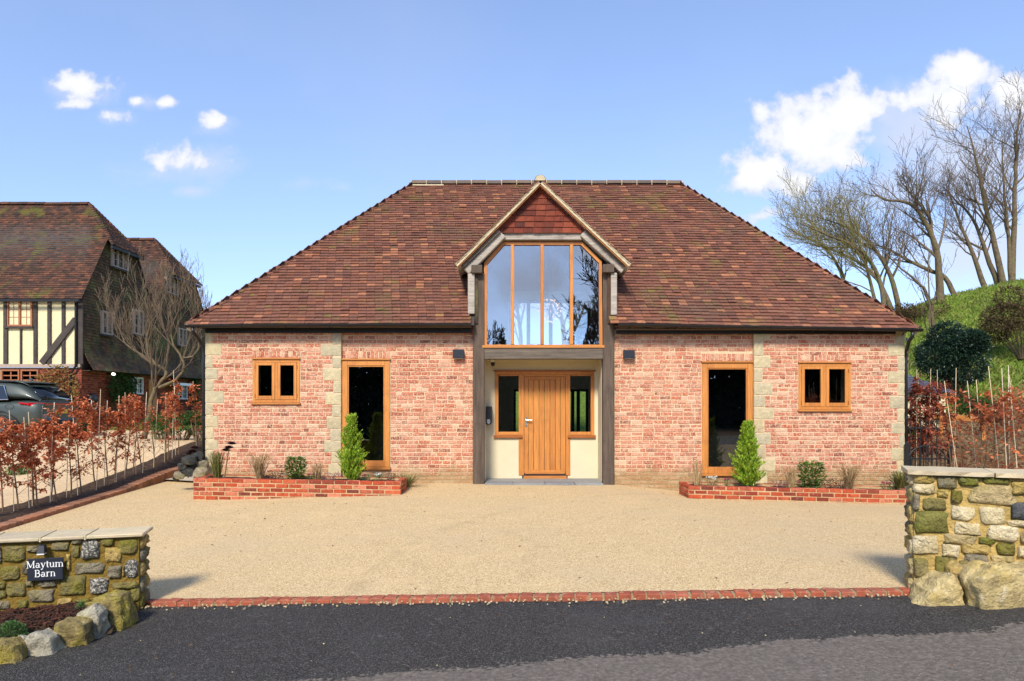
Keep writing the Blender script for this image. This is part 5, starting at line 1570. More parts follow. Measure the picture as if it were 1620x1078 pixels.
def ico(n):
    import bmesh
    bm = bmesh.new(); bmesh.ops.create_icosphere(bm, subdivisions=n, radius=1)
    vs = [v.co.copy() for v in bm.verts]; fs = [tuple(v.index for v in f.verts) for f in bm.faces]; bm.free()
    return vs, fs
ICO3 = ico(3); ICO4 = ico(4)
def rock(name, c, size, mt, label, cat='rock', seed=0, rot=0.0, group=None, cuts=10, parent=None, sub=ICO4):
    rg = random.Random(seed)
    pl_ = []
    for i in range(cuts):
        d = Vector((rg.uniform(-1, 1), rg.uniform(-1, 1), rg.uniform(-.6, 1))).normalized(); pl_.append((d, rg.uniform(.72, 1.05)))
    b = MB(); cr, sr = math.cos(rot), math.sin(rot)
    for v in sub[0]:
        mx = max(abs(v.x), abs(v.y), abs(v.z)); p = v.lerp(v / mx, .55)
        for d, h in pl_:
            k = p.dot(d)
            if k > h: p -= d * (k - h) * .97
        q = p * (1 + .07 * noise.noise(p * 1.7 + Vector((seed * 3.1, 0, 0))) + .09 * noise.noise(p * 4 + Vector((seed, 5, 0))) + .035 * noise.noise(p * 11 + Vector((0, seed, 0))))
        x, y, z = q.x * size[0], q.y * size[1], q.z * size[2]
        b.v.append((x * cr - y * sr, x * sr + y * cr, z))
    b.f = list(sub[1]); b.m = [0] * len(b.f)
    me = b.build(name, M[mt], parent, smooth=True, origin=None)
    me.location = c if parent is None else c
    WMAT[me.name] = Matrix.Translation(c)
    me.data.set_sharp_from_angle(angle=R(28))
    if label: tag(me, label, cat, group)
    return me
def crag(outline, Y, dep, mt, label, seed, group=None):
    "fractured rock: convex hull round a photo outline given real depth, edges chipped, faces roughened"
    import bmesh
    rg = random.Random(seed)
    P0 = [W(a, b, Y) for a, b in outline]
    c = sum(P0, Vector((0, 0, 0))) / len(P0)
    zb_ = min(z_base(c.x, Y) - .04, min(p.z for p in P0))
    bm = bmesh.new()
    lo = sorted(P0, key=lambda p: p.z)
    for p in P0:
        if p.z < c.z: p = Vector((p.x, p.y, lerp(zb_, p.z, .25)))
        for (k, dy) in ((.90, -dep * rg.uniform(.15, .5)), (1.0, rg.uniform(.0, .2) * dep), (.86, dep * rg.uniform(.6, 1.0))):
            bm.verts.new((c.x + (p.x - c.x) * k, Y + dy, c.z + (p.z - c.z) * (k if p.z > c.z else 1)))
    bmesh.ops.convex_hull(bm, input=bm.verts[:])
    for v in [v for v in bm.verts if not v.link_faces]: bm.verts.remove(v)
    bmesh.ops.dissolve_limit(bm, angle_limit=R(14), verts=bm.verts[:], edges=bm.edges[:])
    bmesh.ops.bevel(bm, geom=bm.edges[:], offset=.012, segments=2, profile=.6, affect='EDGES')
    bmesh.ops.triangulate(bm, faces=bm.faces[:])
    for i in range(3):
        ed = [e for e in bm.edges if e.calc_length() > .035]
        if ed: bmesh.ops.subdivide_edges(bm, edges=ed, cuts=1); bmesh.ops.triangulate(bm, faces=bm.faces[:])
    bm.normal_update()
    for v in bm.verts:
        p = v.co
        v.co = p + v.normal * (.030 * noise.noise(p * 7 + Vector((seed, 0, 0))) + .016 * noise.noise(p * 19) + .007 * noise.noise(p * 45)) * min(1.0, dep * 7)
    me = bpy.data.meshes.new('rock'); o3 = (c.x, Y, zb_)
    for v in bm.verts: v.co -= Vector(o3)
    bm.to_mesh(me); bm.free(); me.materials.append(M[mt])
    me.polygons.foreach_set('use_smooth', [True] * len(me.polygons)); me.set_sharp_from_angle(angle=R(32)); me.update()
    o = bpy.data.objects.new('rock', me); o.location = o3; link(o)
    return tag(o, label, 'rock', group)
crag([(1446, 950), (1462, 932), (1484, 912), (1503, 906), (1514, 920), (1517, 962), (1480, 958)], 5.16, .24, 'rock_face', 'pale wedge shaped boulder at the left foot of the tall rubble wall', 4)
crag([(1501, 897), (1514, 888), (1522, 893), (1529, 918), (1524, 929), (1510, 922)], 5.2, .09, 'st_yel', 'small upright stone wedged between two boulders by the tall wall', 9)
crag([(1526, 912), (1552, 892), (1592, 886), (1640, 892), (1690, 915), (1696, 968), (1545, 964), (1534, 945)], 5.04, .28, 'rock_face', 'largest boulder, broad and pale, at the foot of the tall rubble wall', 15)
crag([(1520, 955), (1525, 949), (1533, 951), (1534, 962), (1521, 962)], 5.14, .03, 'brick_new', 'small brick fragment lying between the two boulders', 6)
crag([(-20, 1040), (-14, 1018), (12, 1012), (30, 1018), (37, 1036), (20, 1044)], 4.80, .16, 'rock_moss', 'brown mossy rock edging the mulch bed at the picture edge', 21)
crag([(40, 1030), (44, 1008), (56, 998), (84, 1008), (94, 1024), (60, 1036)], 4.95, .15, 'rock_pale', 'pale angular rock edging the mulch bed', 22)
crag([(22, 1018), (28, 1007), (40, 1009), (47, 1018), (36, 1023)], 5.08, .06, 'rock_pale', 'small pale rock between two larger edging rocks', 29)
crag([(86, 1008), (90, 988), (108, 982), (138, 984), (142, 1000), (120, 1014), (100, 1018)], 5.10, .15, 'rock_moss', 'yellow lichen covered rock in the middle of the bed edging', 23)
crag([(116, 992), (124, 972), (150, 953), (160, 968), (165, 990), (140, 996)], 5.26, .12, 'rock_pale', 'pointed grey rock in the bed edging', 24)
crag([(134, 976), (136, 950), (150, 942), (196, 940), (206, 962), (204, 975), (176, 984)], 5.46, .2, 'rock_moss', 'large mossy rock at the end of the bed below the name plate wall', 25)

# mulch bed with chips and a little heath
bedb = MB()
nb_ = 14
for i in range(nb_ + 1):
    for j in range(9):
        u = lerp(.05, 2.0, i / nb_); w = lerp(.0, .62, j / 8)
        p = P_l(u, w, 0); zz = z_base(p.x, p.y) + .13 - .12 * (w / .62) ** 2 + .02 * noise.noise(p * 6)
        bedb.v.append((p.x, p.y, zz))
for i in range(nb_):
    for j in range(8): bedb.f.append((i * 9 + j, (i + 1) * 9 + j, (i + 1) * 9 + j + 1, i * 9 + j + 1)); bedb.m.append(0)
bedb.build('planting_bed', M['soil'], smooth=True, kind='structure')
random.seed(40)
chips = MB()
for i in range(1500):
    u = rnd(.08, 1.7); w = rnd(.03, .45); p = P_l(u, w, 0)
    zz = z_base(p.x, p.y) + .13 - .12 * (w / .62) ** 2 + .015
    a = rnd(0, 3.14); d = Vector((math.cos(a), math.sin(a), jit(.35))).normalized(); x_ = d.cross(Vector((jit(.4), jit(.4), 1))).normalized()
    chips.obox((p.x, p.y, zz), d, x_, d.cross(x_), rnd(.010, .030), rnd(.004, .010), .003)
tag(chips.build('mulch_chips', M['mulch'], kind='stuff'), 'dark shredded bark mulch in the bed below the name plate', 'mulch')
p = W(17, 985, 5.15)
def heath(c, r, h, n, mt, label):
    t = thing('heath_plant', c, label, 'plant'); f = MB(); s = MB()
    for i in range(n):
        a = rnd(0, 6.28); e = rnd(.05, 1.5); d = Vector((math.cos(a) * math.cos(e) * r, math.sin(a) * math.cos(e) * r, math.sin(e) * h))
        q = Vector(c) + d * rnd(.55, 1.0); f.leaf(q, d + Vector((jit(.1), jit(.1), jit(.1))), (jit(1), jit(1), 1), .018, .008)
    for i in range(16):
        a = i * .39; s.tube([c, Vector(c) + Vector((math.cos(a) * r * .7, math.sin(a) * r * .7, h * .6))], .003, 4)
    s.build('stems', M['twig'], t); f.build('foliage', M[mt], t, kind='stuff')
heath((p.x, p.y, z_base(p.x, p.y) + .05), .11, .13, 1600, 'heath_green', 'small feathery green heath plant in the mulch bed')
p = W(128, 962, 5.62)
heath((p.x, p.y, z_base(p.x, p.y) + .1), .05, .08, 200, 'heath_green', 'tiny green sprig in the mulch behind the edging rocks')

# name plate with hand-drawn serif letters
sgn_c = P_l(0, 0, 0)
a, c = hit(47.5, 916, A_l, n_l), hit(104, 880.5, A_l, n_l)
ua, uc = (a - A_l).dot(d_l), (c - A_l).dot(d_l)
u0, u1 = min(ua, uc), max(ua, uc); zc = (hit(75, 898.5, A_l, n_l)).z; hh = .092
sg = thing('name_sign', P_l((u0 + u1) / 2, .05, zc - hh), 'dark slate plate lettered Maytum Barn on the low wall', 'sign')
b = MB(); pts = [P_l(u, w, z) for w in (.045, .062) for u, z in ((u0, zc - hh), (u1, zc - hh), (u1, zc + hh), (u0, zc + hh))]
b.add([tuple(q) for q in pts], [(0, 1, 2, 3), (7, 6, 5, 4), (0, 4, 5, 1), (1, 5, 6, 2), (2, 6, 7, 3), (3, 7, 4, 0)]); b.build('plate', M['sign_slate'], sg, bevel=.004)
# glyph strokes on a grid: x-height 1, cap 1.5; (x0,y0,x1,y1,width)
def arc(cx, cy, rx, ry, a0, a1, w, n=10):
    q = [(cx + rx * math.cos(lerp(a0, a1, i / n)), cy + ry * math.sin(lerp(a0, a1, i / n))) for i in range(n + 1)]
    return [(x0, y0, x1, y1, w) for (x0, y0), (x1, y1) in zip(q, q[1:])]
T_, t_ = .19, .10
def serif(x, y, w=.36): return [(x - w / 2, y, x + w / 2, y, .075)]
PI = math.pi
GL = {
 'M': (1.75, [(.28, 0, .28, 1.5, t_), (.28, 1.5, .86, .1, T_), (.86, .1, 1.44, 1.5, t_), (1.44, 0, 1.44, 1.5, T_)] + serif(.28, 0) + serif(1.44, 0, .42) + serif(.2, 1.5, .3) + serif(1.52, 1.5, .3)),
 'a': (1.0, [(.72, .12, .72, .7, T_), (.72, .1, .92, .03, t_)] + arc(.45, .68, .27, .28, 0, PI * .85, t_ + .03) + arc(.42, .29, .28, .26, -PI * 1.5, PI * .28, T_ * .8)),
 'y': (1.0, [(.2, .98, .52, .04, T_), (.86, .98, .5, 0, t_), (.5, 0, .36, -.34, t_), (.36, -.34, .12, -.42, T_)] + serif(.2, .98, .36) + serif(.86, .98, .28)),
 't': (.68, [(.32, .2, .32, 1.32, T_), (.08, .95, .6, .95, .08)] + arc(.47, .2, .15, .2, PI, PI * 1.85, t_)),
 'u': (1.12, [(.24, .3, .24, .98, T_), (.84, .05, .84, .98, T_)] + arc(.52, .3, .28, .28, PI, PI * 1.95, t_ + .02) + serif(.16, .98, .26) + serif(.76, .98, .26) + serif(.94, .03, .22)),
 'm': (1.72, [(.24, 0, .24, .98, T_), (.84, 0, .84, .7, T_), (1.44, 0, 1.44, .7, T_)] + arc(.54, .68, .3, .27, 0, PI, t_) + arc(1.14, .68, .3, .27, 0, PI, t_) + serif(.24, 0) + serif(.84, 0) + serif(1.44, 0) + serif(.15, .97, .24)),
 'B': (1.25, [(.3, 0, .3, 1.5, T_), (.1, 1.49, .62, 1.49, .08), (.1, 0.01, .68, .01, .08), (.3, .8, .66, .8, .08)] + arc(.62, 1.145, .34, .345, -PI / 2, PI / 2, t_ + .05) + arc(.68, .405, .40, .395, -PI / 2, PI / 2, t_ + .06)),
 'r': (.82, [(.26, 0, .26, .98, T_)] + arc(.56, .6, .3, .36, PI * .35, PI * .95, t_ + .04) + serif(.26, 0) + serif(.18, .97, .26)),
 'n': (1.12, [(.24, 0, .24, .98, T_), (.84, 0, .84, .7, T_)] + arc(.54, .68, .3, .27, 0, PI, t_) + serif(.24, 0) + serif(.84, 0) + serif(.15, .97, .24)),
}
def word(txt, zline, height):
    k = height / 1.5
    total = sum(GL[ch_][0] for ch_ in txt) * k
    # u grows to the left of the picture on this wall, so run backwards
    x = -total / 2
    for ch_ in txt:
        adv, st_ = GL[ch_]
        b = MB()
        for i, (xa_, ya_, xb_, yb__, w) in enumerate(st_):
            p0 = Vector((x + xa_ * k, ya_ * k)); p1_ = Vector((x + xb_ * k, yb__ * k)); dd = p1_ - p0
            if dd.length < 1e-6: continue
            dn = dd.normalized(); ex = dn * (w * k * .18); nn = Vector((-dn.y, dn.x)) * (w * k / 2)
            qd = [p0 - ex - nn, p1_ + ex - nn, p1_ + ex + nn, p0 - ex + nn]
            um = (u0 + u1) / 2
            wv = .0635 + i * .00004
            pts = [P_l(um - q.x, wv, zline + q.y) for q in qd] + [P_l(um - q.x, .0622, zline + q.y) for q in qd]
            b.add([tuple(q) for q in pts], [(0, 1, 2, 3), (0, 4, 5, 1), (1, 5, 6, 2), (2, 6, 7, 3), (3, 7, 4, 0)])
        b.build('letter', M['letter'], sg)
        x += adv * k
word('Maytum', zc + .018, .056); word('Barn', zc - .058, .056)
c = hit(71, 867, A_l, n_l); uc = (c - A_l).dot(d_l)
wl = thing('wall_lamp', P_l(uc, .05, c.z - .03), 'small black downlight fixed on the low wall above the name plate', 'wall lamp')
pr = [(-.03, -.028), (.03, -.028), (.022, .035), (-.022, .035)]
b = MB(); b.add([tuple(P_l(uc + x, .10 - .02 * (z > 0), c.z + z)) for x, z in pr] + [tuple(P_l(uc + x, .03, c.z + z)) for x, z in pr], [(0, 1, 2, 3), (7, 6, 5, 4), (0, 4, 5, 1), (1, 5, 6, 2), (2, 6, 7, 3), (3, 7, 4, 0)])
b.build('shade', M['anthracite'], wl, bevel=.003)
b = MB(); b.obox(P_l(uc, .072, c.z - .034), d_l, n_l, (0, 0, 1), .026, .026, .005); b.build('lens', M['white_paint'], wl)

# dark stone heap and dark succulents by the barn corner
hp = W(300, 750, 13.1)
sc_ = thing('rock_heap', (hp.x, hp.y, z_fore(-6.4, 13.1)), 'heap of dark rounded rocks at the barn corner beside the left planter', 'rocks')
for i, (px, py, r) in enumerate(((284, 752, .11), (297, 745, .16), (309, 738, .16), (300, 728, .13), (316, 748, .15), (312, 722, .12), (290, 738, .10), (279, 757, .07), (320, 734, .12))):
    p = W(px, py, 13.1 + .08 * (i % 3))
    o = rock('rock', (p.x, p.y, p.z), (r * 1.0, r * .8, r * .72), 'st_black' if i % 4 else 'st_grey', None, seed=60 + i, parent=sc_, sub=ICO3)
aeonium(304, 716, 13.25, z_fore(-6.2, 13.0) + .25, 'dark purple rosette succulent rising from the heap of dark rocks')
# ------------------------------------------------------------------ beech hedge saplings
def sapling(x, y, z0, H, n, leafmat, label, group, name='beech_sapling', lean=0.0, low=.42, cane_h=None, leaf=.066, wide=.22, stem_mat='sap_stem', cane_lean=None):
    t = thing(name, (x, y, z0), label, 'sapling', group)
    s = MB(); f = MB()
    ph = rnd(0, 6)
    def sp(h): return Vector((x + lean * h + .035 * math.sin(ph + h * 3.1), y + .03 * math.cos(ph + h * 2.7), z0 + h * H))
    pts = [sp(h) for h in (-.03, .12, .26, .40, .55, .7, .85, 1.0)]
    s.tube(pts, [.013, .012, .011, .010, .008, .006, .004, .002], 6)
    tips = []
    nb = 17
    for i in range(nb):
        h = lerp(.16, .97, (i + random.random()) / nb)
        a = rnd(0, 6.28); L = wide * rnd(.5, 1.15) * (1.15 - .5 * h)
        o = sp(h); e = o + Vector((math.cos(a) * L, math.sin(a) * L, L * rnd(.5, 1.1))); m_ = o.lerp(e, .5) + Vector((0, 0, -.02))
        s.tube([o, m_, e], [.005, .0035, .0015], 4, cap=False)
        for k in range(2):
            a2 = a + jit(1.2); o2 = m_.lerp(e, rnd(0, .7)); e2 = o2 + Vector((math.cos(a2), math.sin(a2), rnd(.2, 1))) * L * .45
            s.tube([o2, e2], [.003, .0012], 3, cap=False); tips.append((o2, e2, h))
        tips.append((m_, e, h))
    for i in range(n):
        o, e, h = random.choice(tips)
        if h < low and random.random() < .72: continue
        if random.random() < .25:
            hh = rnd(low, 1.02); o = sp(hh); e = o + Vector((jit(.12), jit(.12), .06))
        p = o.lerp(e, rnd(.1, 1.1)) + Vector((jit(.03), jit(.03), jit(.03)))
        f.leaf(p, (jit(1), jit(1), rnd(-.9, .5)), (jit(1), jit(1), 1), leaf * rnd(.7, 1.25), leaf * .55 * rnd(.8, 1.2), fold=rnd(.1, .45))
    s.build('stem', M[stem_mat], t)
    f.build('leaves', M[leafmat], t, kind='stuff')
    ch_ = cane_h or H * rnd(.95, 1.2)
    cx_, cy_ = x + jit(.07), y + rnd(-.08, .05)
    cl_ = cane_lean if cane_lean is not None else jit(.10)
    b = MB(); b.tube([(cx_, cy_, z0 - .05), (cx_ + cl_ * .5, cy_, z0 + ch_ * .5), (cx_ + cl_, cy_ + jit(.05), z0 + ch_)], .0058, 6); b.build('cane', M['cane'], t)

random.seed(101)
HX = -7.92
LP = [287, 271, 259, 245, 223.5, 212, 195, 184, 164, 147, 128.5, 111, 93, 78, 58, 40, 29, 9]
LP = [303] + LP + [-14]
for i, px in enumerate(LP):
    y = F * 7.92 / (CX - px)
    z0 = z_base(HX, y) + .02
    H = 1.58 + .1 * math.sin(i * 1.9) + jit(.08)
    if px in (245,): H = 1.35
    if px < 115: H -= .2
    dens = {245: 160, 259: 330}.get(px, int(rnd(650, 1150)))
    lab = 'copper leaved beech sapling with cane, %s in the kerbside row counting from the barn corner' % ORD[i]
    sapling(HX + jit(.07), y + jit(.1), z0, H, dens, 'beech', lab, 'beech saplings along the brick kerb', lean=jit(.12), low=rnd(.46, .62))
# right-hand row behind the tall wall
random.seed(303)
RPX = [(1508, 11.4), (1527, 11.1), (1546, 11.3), (1562, 10.8), (1578, 10.6), (1594, 10.3), (1608, 10.5), (1622, 10.0), (1640, 9.8)]
for i, (px, y) in enumerate(RPX):
    x = wx(px, y); z0 = z_base(x, y) - .02
    H = 1.75 + jit(.15)
    lab = 'sparse beech sapling tied to pale cane behind the tall wall, %s from the iron gate' % ORD[i]
    sapling(x, y, z0, H, int(rnd(300, 470)), 'beech_dk' if i % 3 == 0 else 'beech', lab, 'beech saplings behind the tall wall', lean=jit(.2), low=.68, cane_h=rnd(2.0, 2.35), leaf=.07, wide=.36, stem_mat='sap_stem', cane_lean=rnd(-.35, .05))
RP2 = [(1440, 15.4), (1452, 15.0), (1463, 15.3), (1474, 14.9), (1486, 15.2)]
for i, (px, y) in enumerate(RP2):
    x = wx(px, y); z0 = z_base(x, y)
    sapling(x, y, z0, 2.15 + jit(.12), 1000, 'beech_dk', 'dark red leaved beech sapling behind the iron gate, %s from the barn wall' % ORD[i], 'beech saplings behind the iron gate', lean=jit(.1), low=.22, cane_h=rnd(2.3, 2.8), leaf=.075, wide=.36)

# ------------------------------------------------------------------ iron gate
gY = 13.35
gx0, gx1 = wx(1433, gY), wx(1500, gY)
gz = z_base(8.2, gY)
gate = thing('iron_gate', ((gx0 + gx1) / 2, gY, gz), 'black iron gate with hooped top rail beside the barn', 'gate')
for x in (gx0 + .02, gx1 + .03):
    b = MB(); b.box(x - .03, gY - .03, gz - .1, x + .03, gY + .03, gz + 1.08); b.lathe([(0, .05), (.035, .03), (.035, 0)], (x, gY, gz + 1.08), 10); b.build('post', M['black_matt'], gate)
for zz in (gz + .12, gz + .78):
    MB().box(gx0 + .06, gY - .012, zz, gx1 - .01, gY + .012, zz + .03).build('rail', M['black_matt'], gate)
b = MB(); cxm = (gx0 + gx1) / 2; rx = (gx1 - gx0) / 2 - .05
b.tube([(cxm - rx * math.cos(a), gY, gz + .78 + .27 * math.sin(a)) for a in [math.pi * i / 14 for i in range(15)]], .015, 6); b.build('hoop', M['black_matt'], gate)
for i in range(9):
    x = lerp(gx0 + .1, gx1 - .06, i / 8); hgt = .78 + .27 * math.sqrt(max(0, 1 - ((x - cxm) / rx) ** 2))
    b = MB(); b.tube([(x, gY, gz + .1), (x, gY, gz + hgt)], .010, 6); b.build('bar', M['black_matt'], gate)
# taller railing panel behind, against the barn
rl = thing('iron_railing', (wx(1445, 14.2), 14.2, gz), 'tall thin black railing behind the gate next to the barn corner', 'railing')
for i in range(7):
    x = lerp(wx(1431, 14.2), wx(1482, 14.2), i / 6); b = MB(); b.tube([(x, 14.2, gz - .05), (x, 14.2, gz + 1.55)], .011, 6); b.build('bar', M['black_matt'], rl)
for zz in (.15, 1.35): MB().box(wx(1430, 14.2), 14.19, gz + zz, wx(1483, 14.2), 14.21, gz + zz + .03).build('rail', M['black_matt'], rl)

# ------------------------------------------------------------------ shed on the bank
sy = 18.6
sx0, sx1 = wx(1418, sy), wx(1506, sy)
zs_r, zs_e, zs_b = wz(601, sy), wz(621.5, sy), wz(656, sy)
shed = thing('garden_shed', ((sx0 + sx1) / 2, sy + 1, zs_b), 'timber garden shed with grey slate roof half hidden behind the saplings', 'shed')
for j in range(7):
    za, zb_ = lerp(zs_b - .4, zs_e, j / 7), lerp(zs_b - .4, zs_e, (j + 1) / 7)
    MB().box(sx0, sy + .06 - .008 * (j % 2), za + .004, sx1 - .14, sy + 2.2, zb_ - .004).build('weather_board', M['house_plaster'], shed)
MB().box(sx0 + .02, sy + .09, zs_b - .4, sx1 - .16, sy + 2.17, zs_e).build('wall', M['timber'], shed)
b = MB()
ex0, ex1 = sx0 - .12, sx1 + .02; ry = sy + 1.15
b.add([(ex0, sy - .1, zs_e), (ex1, sy - .1, zs_e), (ex1 - .9, ry, zs_r + .28), (ex0, ry, zs_r + .28), (ex1, sy + 2.4, zs_e), (ex0, sy + 2.4, zs_e)], [(0, 1, 2, 3), (1, 4, 2), (3, 2, 4, 5), (0, 5, 4, 1)])
rf = b.build('roof', M['slate_roof'], shed)
tb = MB(); tri_tiles(tb, (ex0, sy - .1, zs_e), (ex1, sy - .1, zs_e), (ex0, ry, zs_r + .28), (ex1 - .9, ry, zs_r + .28), .14, .22, lift=.016); tb.build('slates', M['slate_roof'], rf, kind='stuff')
MB().box(sx0 + .4, sy + .035, zs_b - .4, sx0 + .46, sy + .05, zs_e).build('corner_post', M['timber'], shed)
# sleeper edging on the bank below the shed
e0, e1 = W(1478, 660, 17.2), W(1560, 664, 16.4)
slp = thing('timber_sleeper', ((e0.x + e1.x) / 2, 16.8, e0.z - .1), 'pale timber sleeper retaining the soil bank below the shed', 'sleeper')
b = MB(); b.bar(e0, e1, .12, .14); b.build('beam', M['oak_h'], slp, bevel=.01)
for k in (0, 1):
    q = e0.lerp(e1, .1 + .8 * k); MB().box(q.x - .04, q.y - .11, q.z - .5, q.x + .04, q.y - .065, q.z + .09).build('peg', M['oak'], slp)

# ------------------------------------------------------------------ big shrubs on the slope
def bush(name, c, r, n, ls, mt, label, core=None, lumps=9, seed=1, cat='bush'):
    rg = random.Random(seed); c = Vector(c)
    t = thing(name, (c.x, c.y, c.z - r[2]), label, cat)
    L = [(Vector((0, 0, 0)), .86), (Vector((0, 0, 0)), .80)] + [(Vector((rg.uniform(-.6, .6), rg.uniform(-.6, .6), rg.uniform(-.35, .6))), rg.uniform(.28, .42)) for i in range(lumps)]
    f = MB()
    for i in range(n):
        o, rad = rg.choice(L)
        a = rg.uniform(0, 6.28); zz = rg.uniform(-1, 1); q = math.sqrt(1 - zz * zz)
        d = Vector((q * math.cos(a), q * math.sin(a), zz)); p = o + d * rad * rg.uniform(.70, 1.06)
        p = Vector((p.x * r[0], p.y * r[1], p.z * r[2])) + c
        f.leaf(p, d + Vector((rg.uniform(-.8, .8), rg.uniform(-.8, .8), rg.uniform(-.8, .5))), (rg.uniform(-1, 1), rg.uniform(-1, 1), 1), ls * rg.uniform(.7, 1.3), ls * .5)
    s = MB()
    for i in range(14):
        a = i * .45; s.tube([(c.x + .1 * math.cos(a), c.y + .1 * math.sin(a), c.z - r[2] - .2), c + Vector((r[0] * .55 * math.cos(a), r[1] * .55 * math.sin(a), r[2] * .5 * math.sin(i)))], [.03, .008], 5)
    s.build('trunk', M['bark'], t); f.build('crown', M[mt], t, kind='stuff')
    return t
c = W(1508, 566, 20.5)
bush('evergreen_bush', c, (1.2, 1.0, 1.05), 17000, .085, 'leaf_dark', 'dense dark green evergreen bush on the slope above the shed', seed=5)
c = W(1618, 505, 24.0)
bush('bramble_bush', c, (1.5, 1.2, 1.2), 8000, .085, 'leaf_brown', 'large brown bramble thicket on the slope at the picture edge', seed=8)
c = W(1548, 600, 20.0); bush('low_bush', (c.x, c.y, z_base(c.x, c.y) + .2), (.75, .5, .3), 1800, .07, 'leaf_ivy', 'low green scrub at the foot of the evergreen bush', seed=13)
c = W(1450, 470, 30.0); bush('low_bush', (c.x, c.y, z_base(c.x, c.y) + .35), (1.5, .8, .6), 3000, .09, 'leaf_brown', 'brown undergrowth beneath the leaning trees near the roof corner', seed=14)

# grass on the slope, and litter on the soil bank
random.seed(55)
g = MB()
n_ok = 0
while n_ok < 16000:
    px = rnd(1425, 1660); y = rnd(17.5, 33.5); x = wx(px, y)
    if (y - .42 * x) < 14.8 + jit(.8): continue
    z = z_base(x, y); n_ok += 1
    z += .22 * noise.noise(Vector((x * .45, y * .45, 0))) + .07 * noise.noise(Vector((x * 1.7, y * 1.7, 3)))
    a = rnd(0, 6.28)
    g.leaf((x, y, z - .02), (math.cos(a) * .7, math.sin(a) * .7, rnd(.5, 1.2)), (jit(1), jit(1), .3), rnd(.12, .30), rnd(.03, .06))
tag(g.build('grass', M['blade'], kind='stuff'), 'tufted green grass covering the hill slope', 'grass')
g = MB()
for i in range(5000):
    y = rnd(12.5, 21); px = rnd(1432, 1680); x = wx(px, y); z = z_base(x, y) + .02
    z += .22 * noise.noise(Vector((x * .45, y * .45, 0))) * (1 if y > 14 and x > 9 else 0)
    g.leaf((x, y, z), (jit(1), jit(1), jit(.3)), (jit(.4), jit(.4), 1), rnd(.04, .09), rnd(.025, .05))
tag(g.build('leaf_litter', M['dead'], kind='stuff'), 'brown fallen leaves scattered over the bare soil bank', 'leaves')
random.seed(56)
g = MB()
for i in range(170):
    x = rnd(-7, 8); y = rnd(y_edge(x) + .15, 13.2); a = rnd(0, 6.28)
    g.leaf((x, y, z_fore(x, y) + .006), (math.cos(a), math.sin(a), .1), (jit(.4), jit(.4), 1), rnd(.02, .05), rnd(.012, .026))
for i in range(260):
    y = rnd(6, 18); x = rnd(-8.35, -7.5); a = rnd(0, 6.28)
    g.leaf((x, y, z_base(x, y) + .06), (math.cos(a), math.sin(a), .2), (jit(.4), jit(.4), 1), rnd(.03, .06), .03)
for i in range(60):
    x = rnd(-5, 5); y = y_edge(x) - rnd(.12, 2.0); a = rnd(0, 6.28)
    g.leaf((x, y, z_base(x, y) + .02), (math.cos(a), math.sin(a), .1), (jit(.4), jit(.4), 1), rnd(.015, .04), .015)
tag(g.build('fallen_leaves', M['dead'], kind='stuff'), 'stray dead leaves on the forecourt, road and hedge strip', 'leaves')
g = MB()
random.seed(58)
for i in range(260):
    x = rnd(-3.6, 3.4); y = y_edge(x) - .07 - abs(random.gauss(0, .06)); s_ = rnd(.003, .009)
    g.obox((x, y, z_base(x, y) + .022), Vector((1, jit(.4), jit(.3))).normalized(), Vector((0, 1, 0)), Vector((0, 0, 1)), s_, s_ * .8, s_ * .6)
for i in range(40):
    x = rnd(-4, 5); y = y_edge(x) - rnd(.15, 2.4); s_ = rnd(.002, .005)
    g.obox((x, y, z_base(x, y) + .02), Vector((1, jit(.4), jit(.3))).normalized(), Vector((0, 1, 0)), Vector((0, 0, 1)), s_, s_ * .8, s_ * .6)
tag(g.build('grit', M['st_cream'], kind='stuff'), 'pale loose grit along the edge of the new road surface', 'grit')

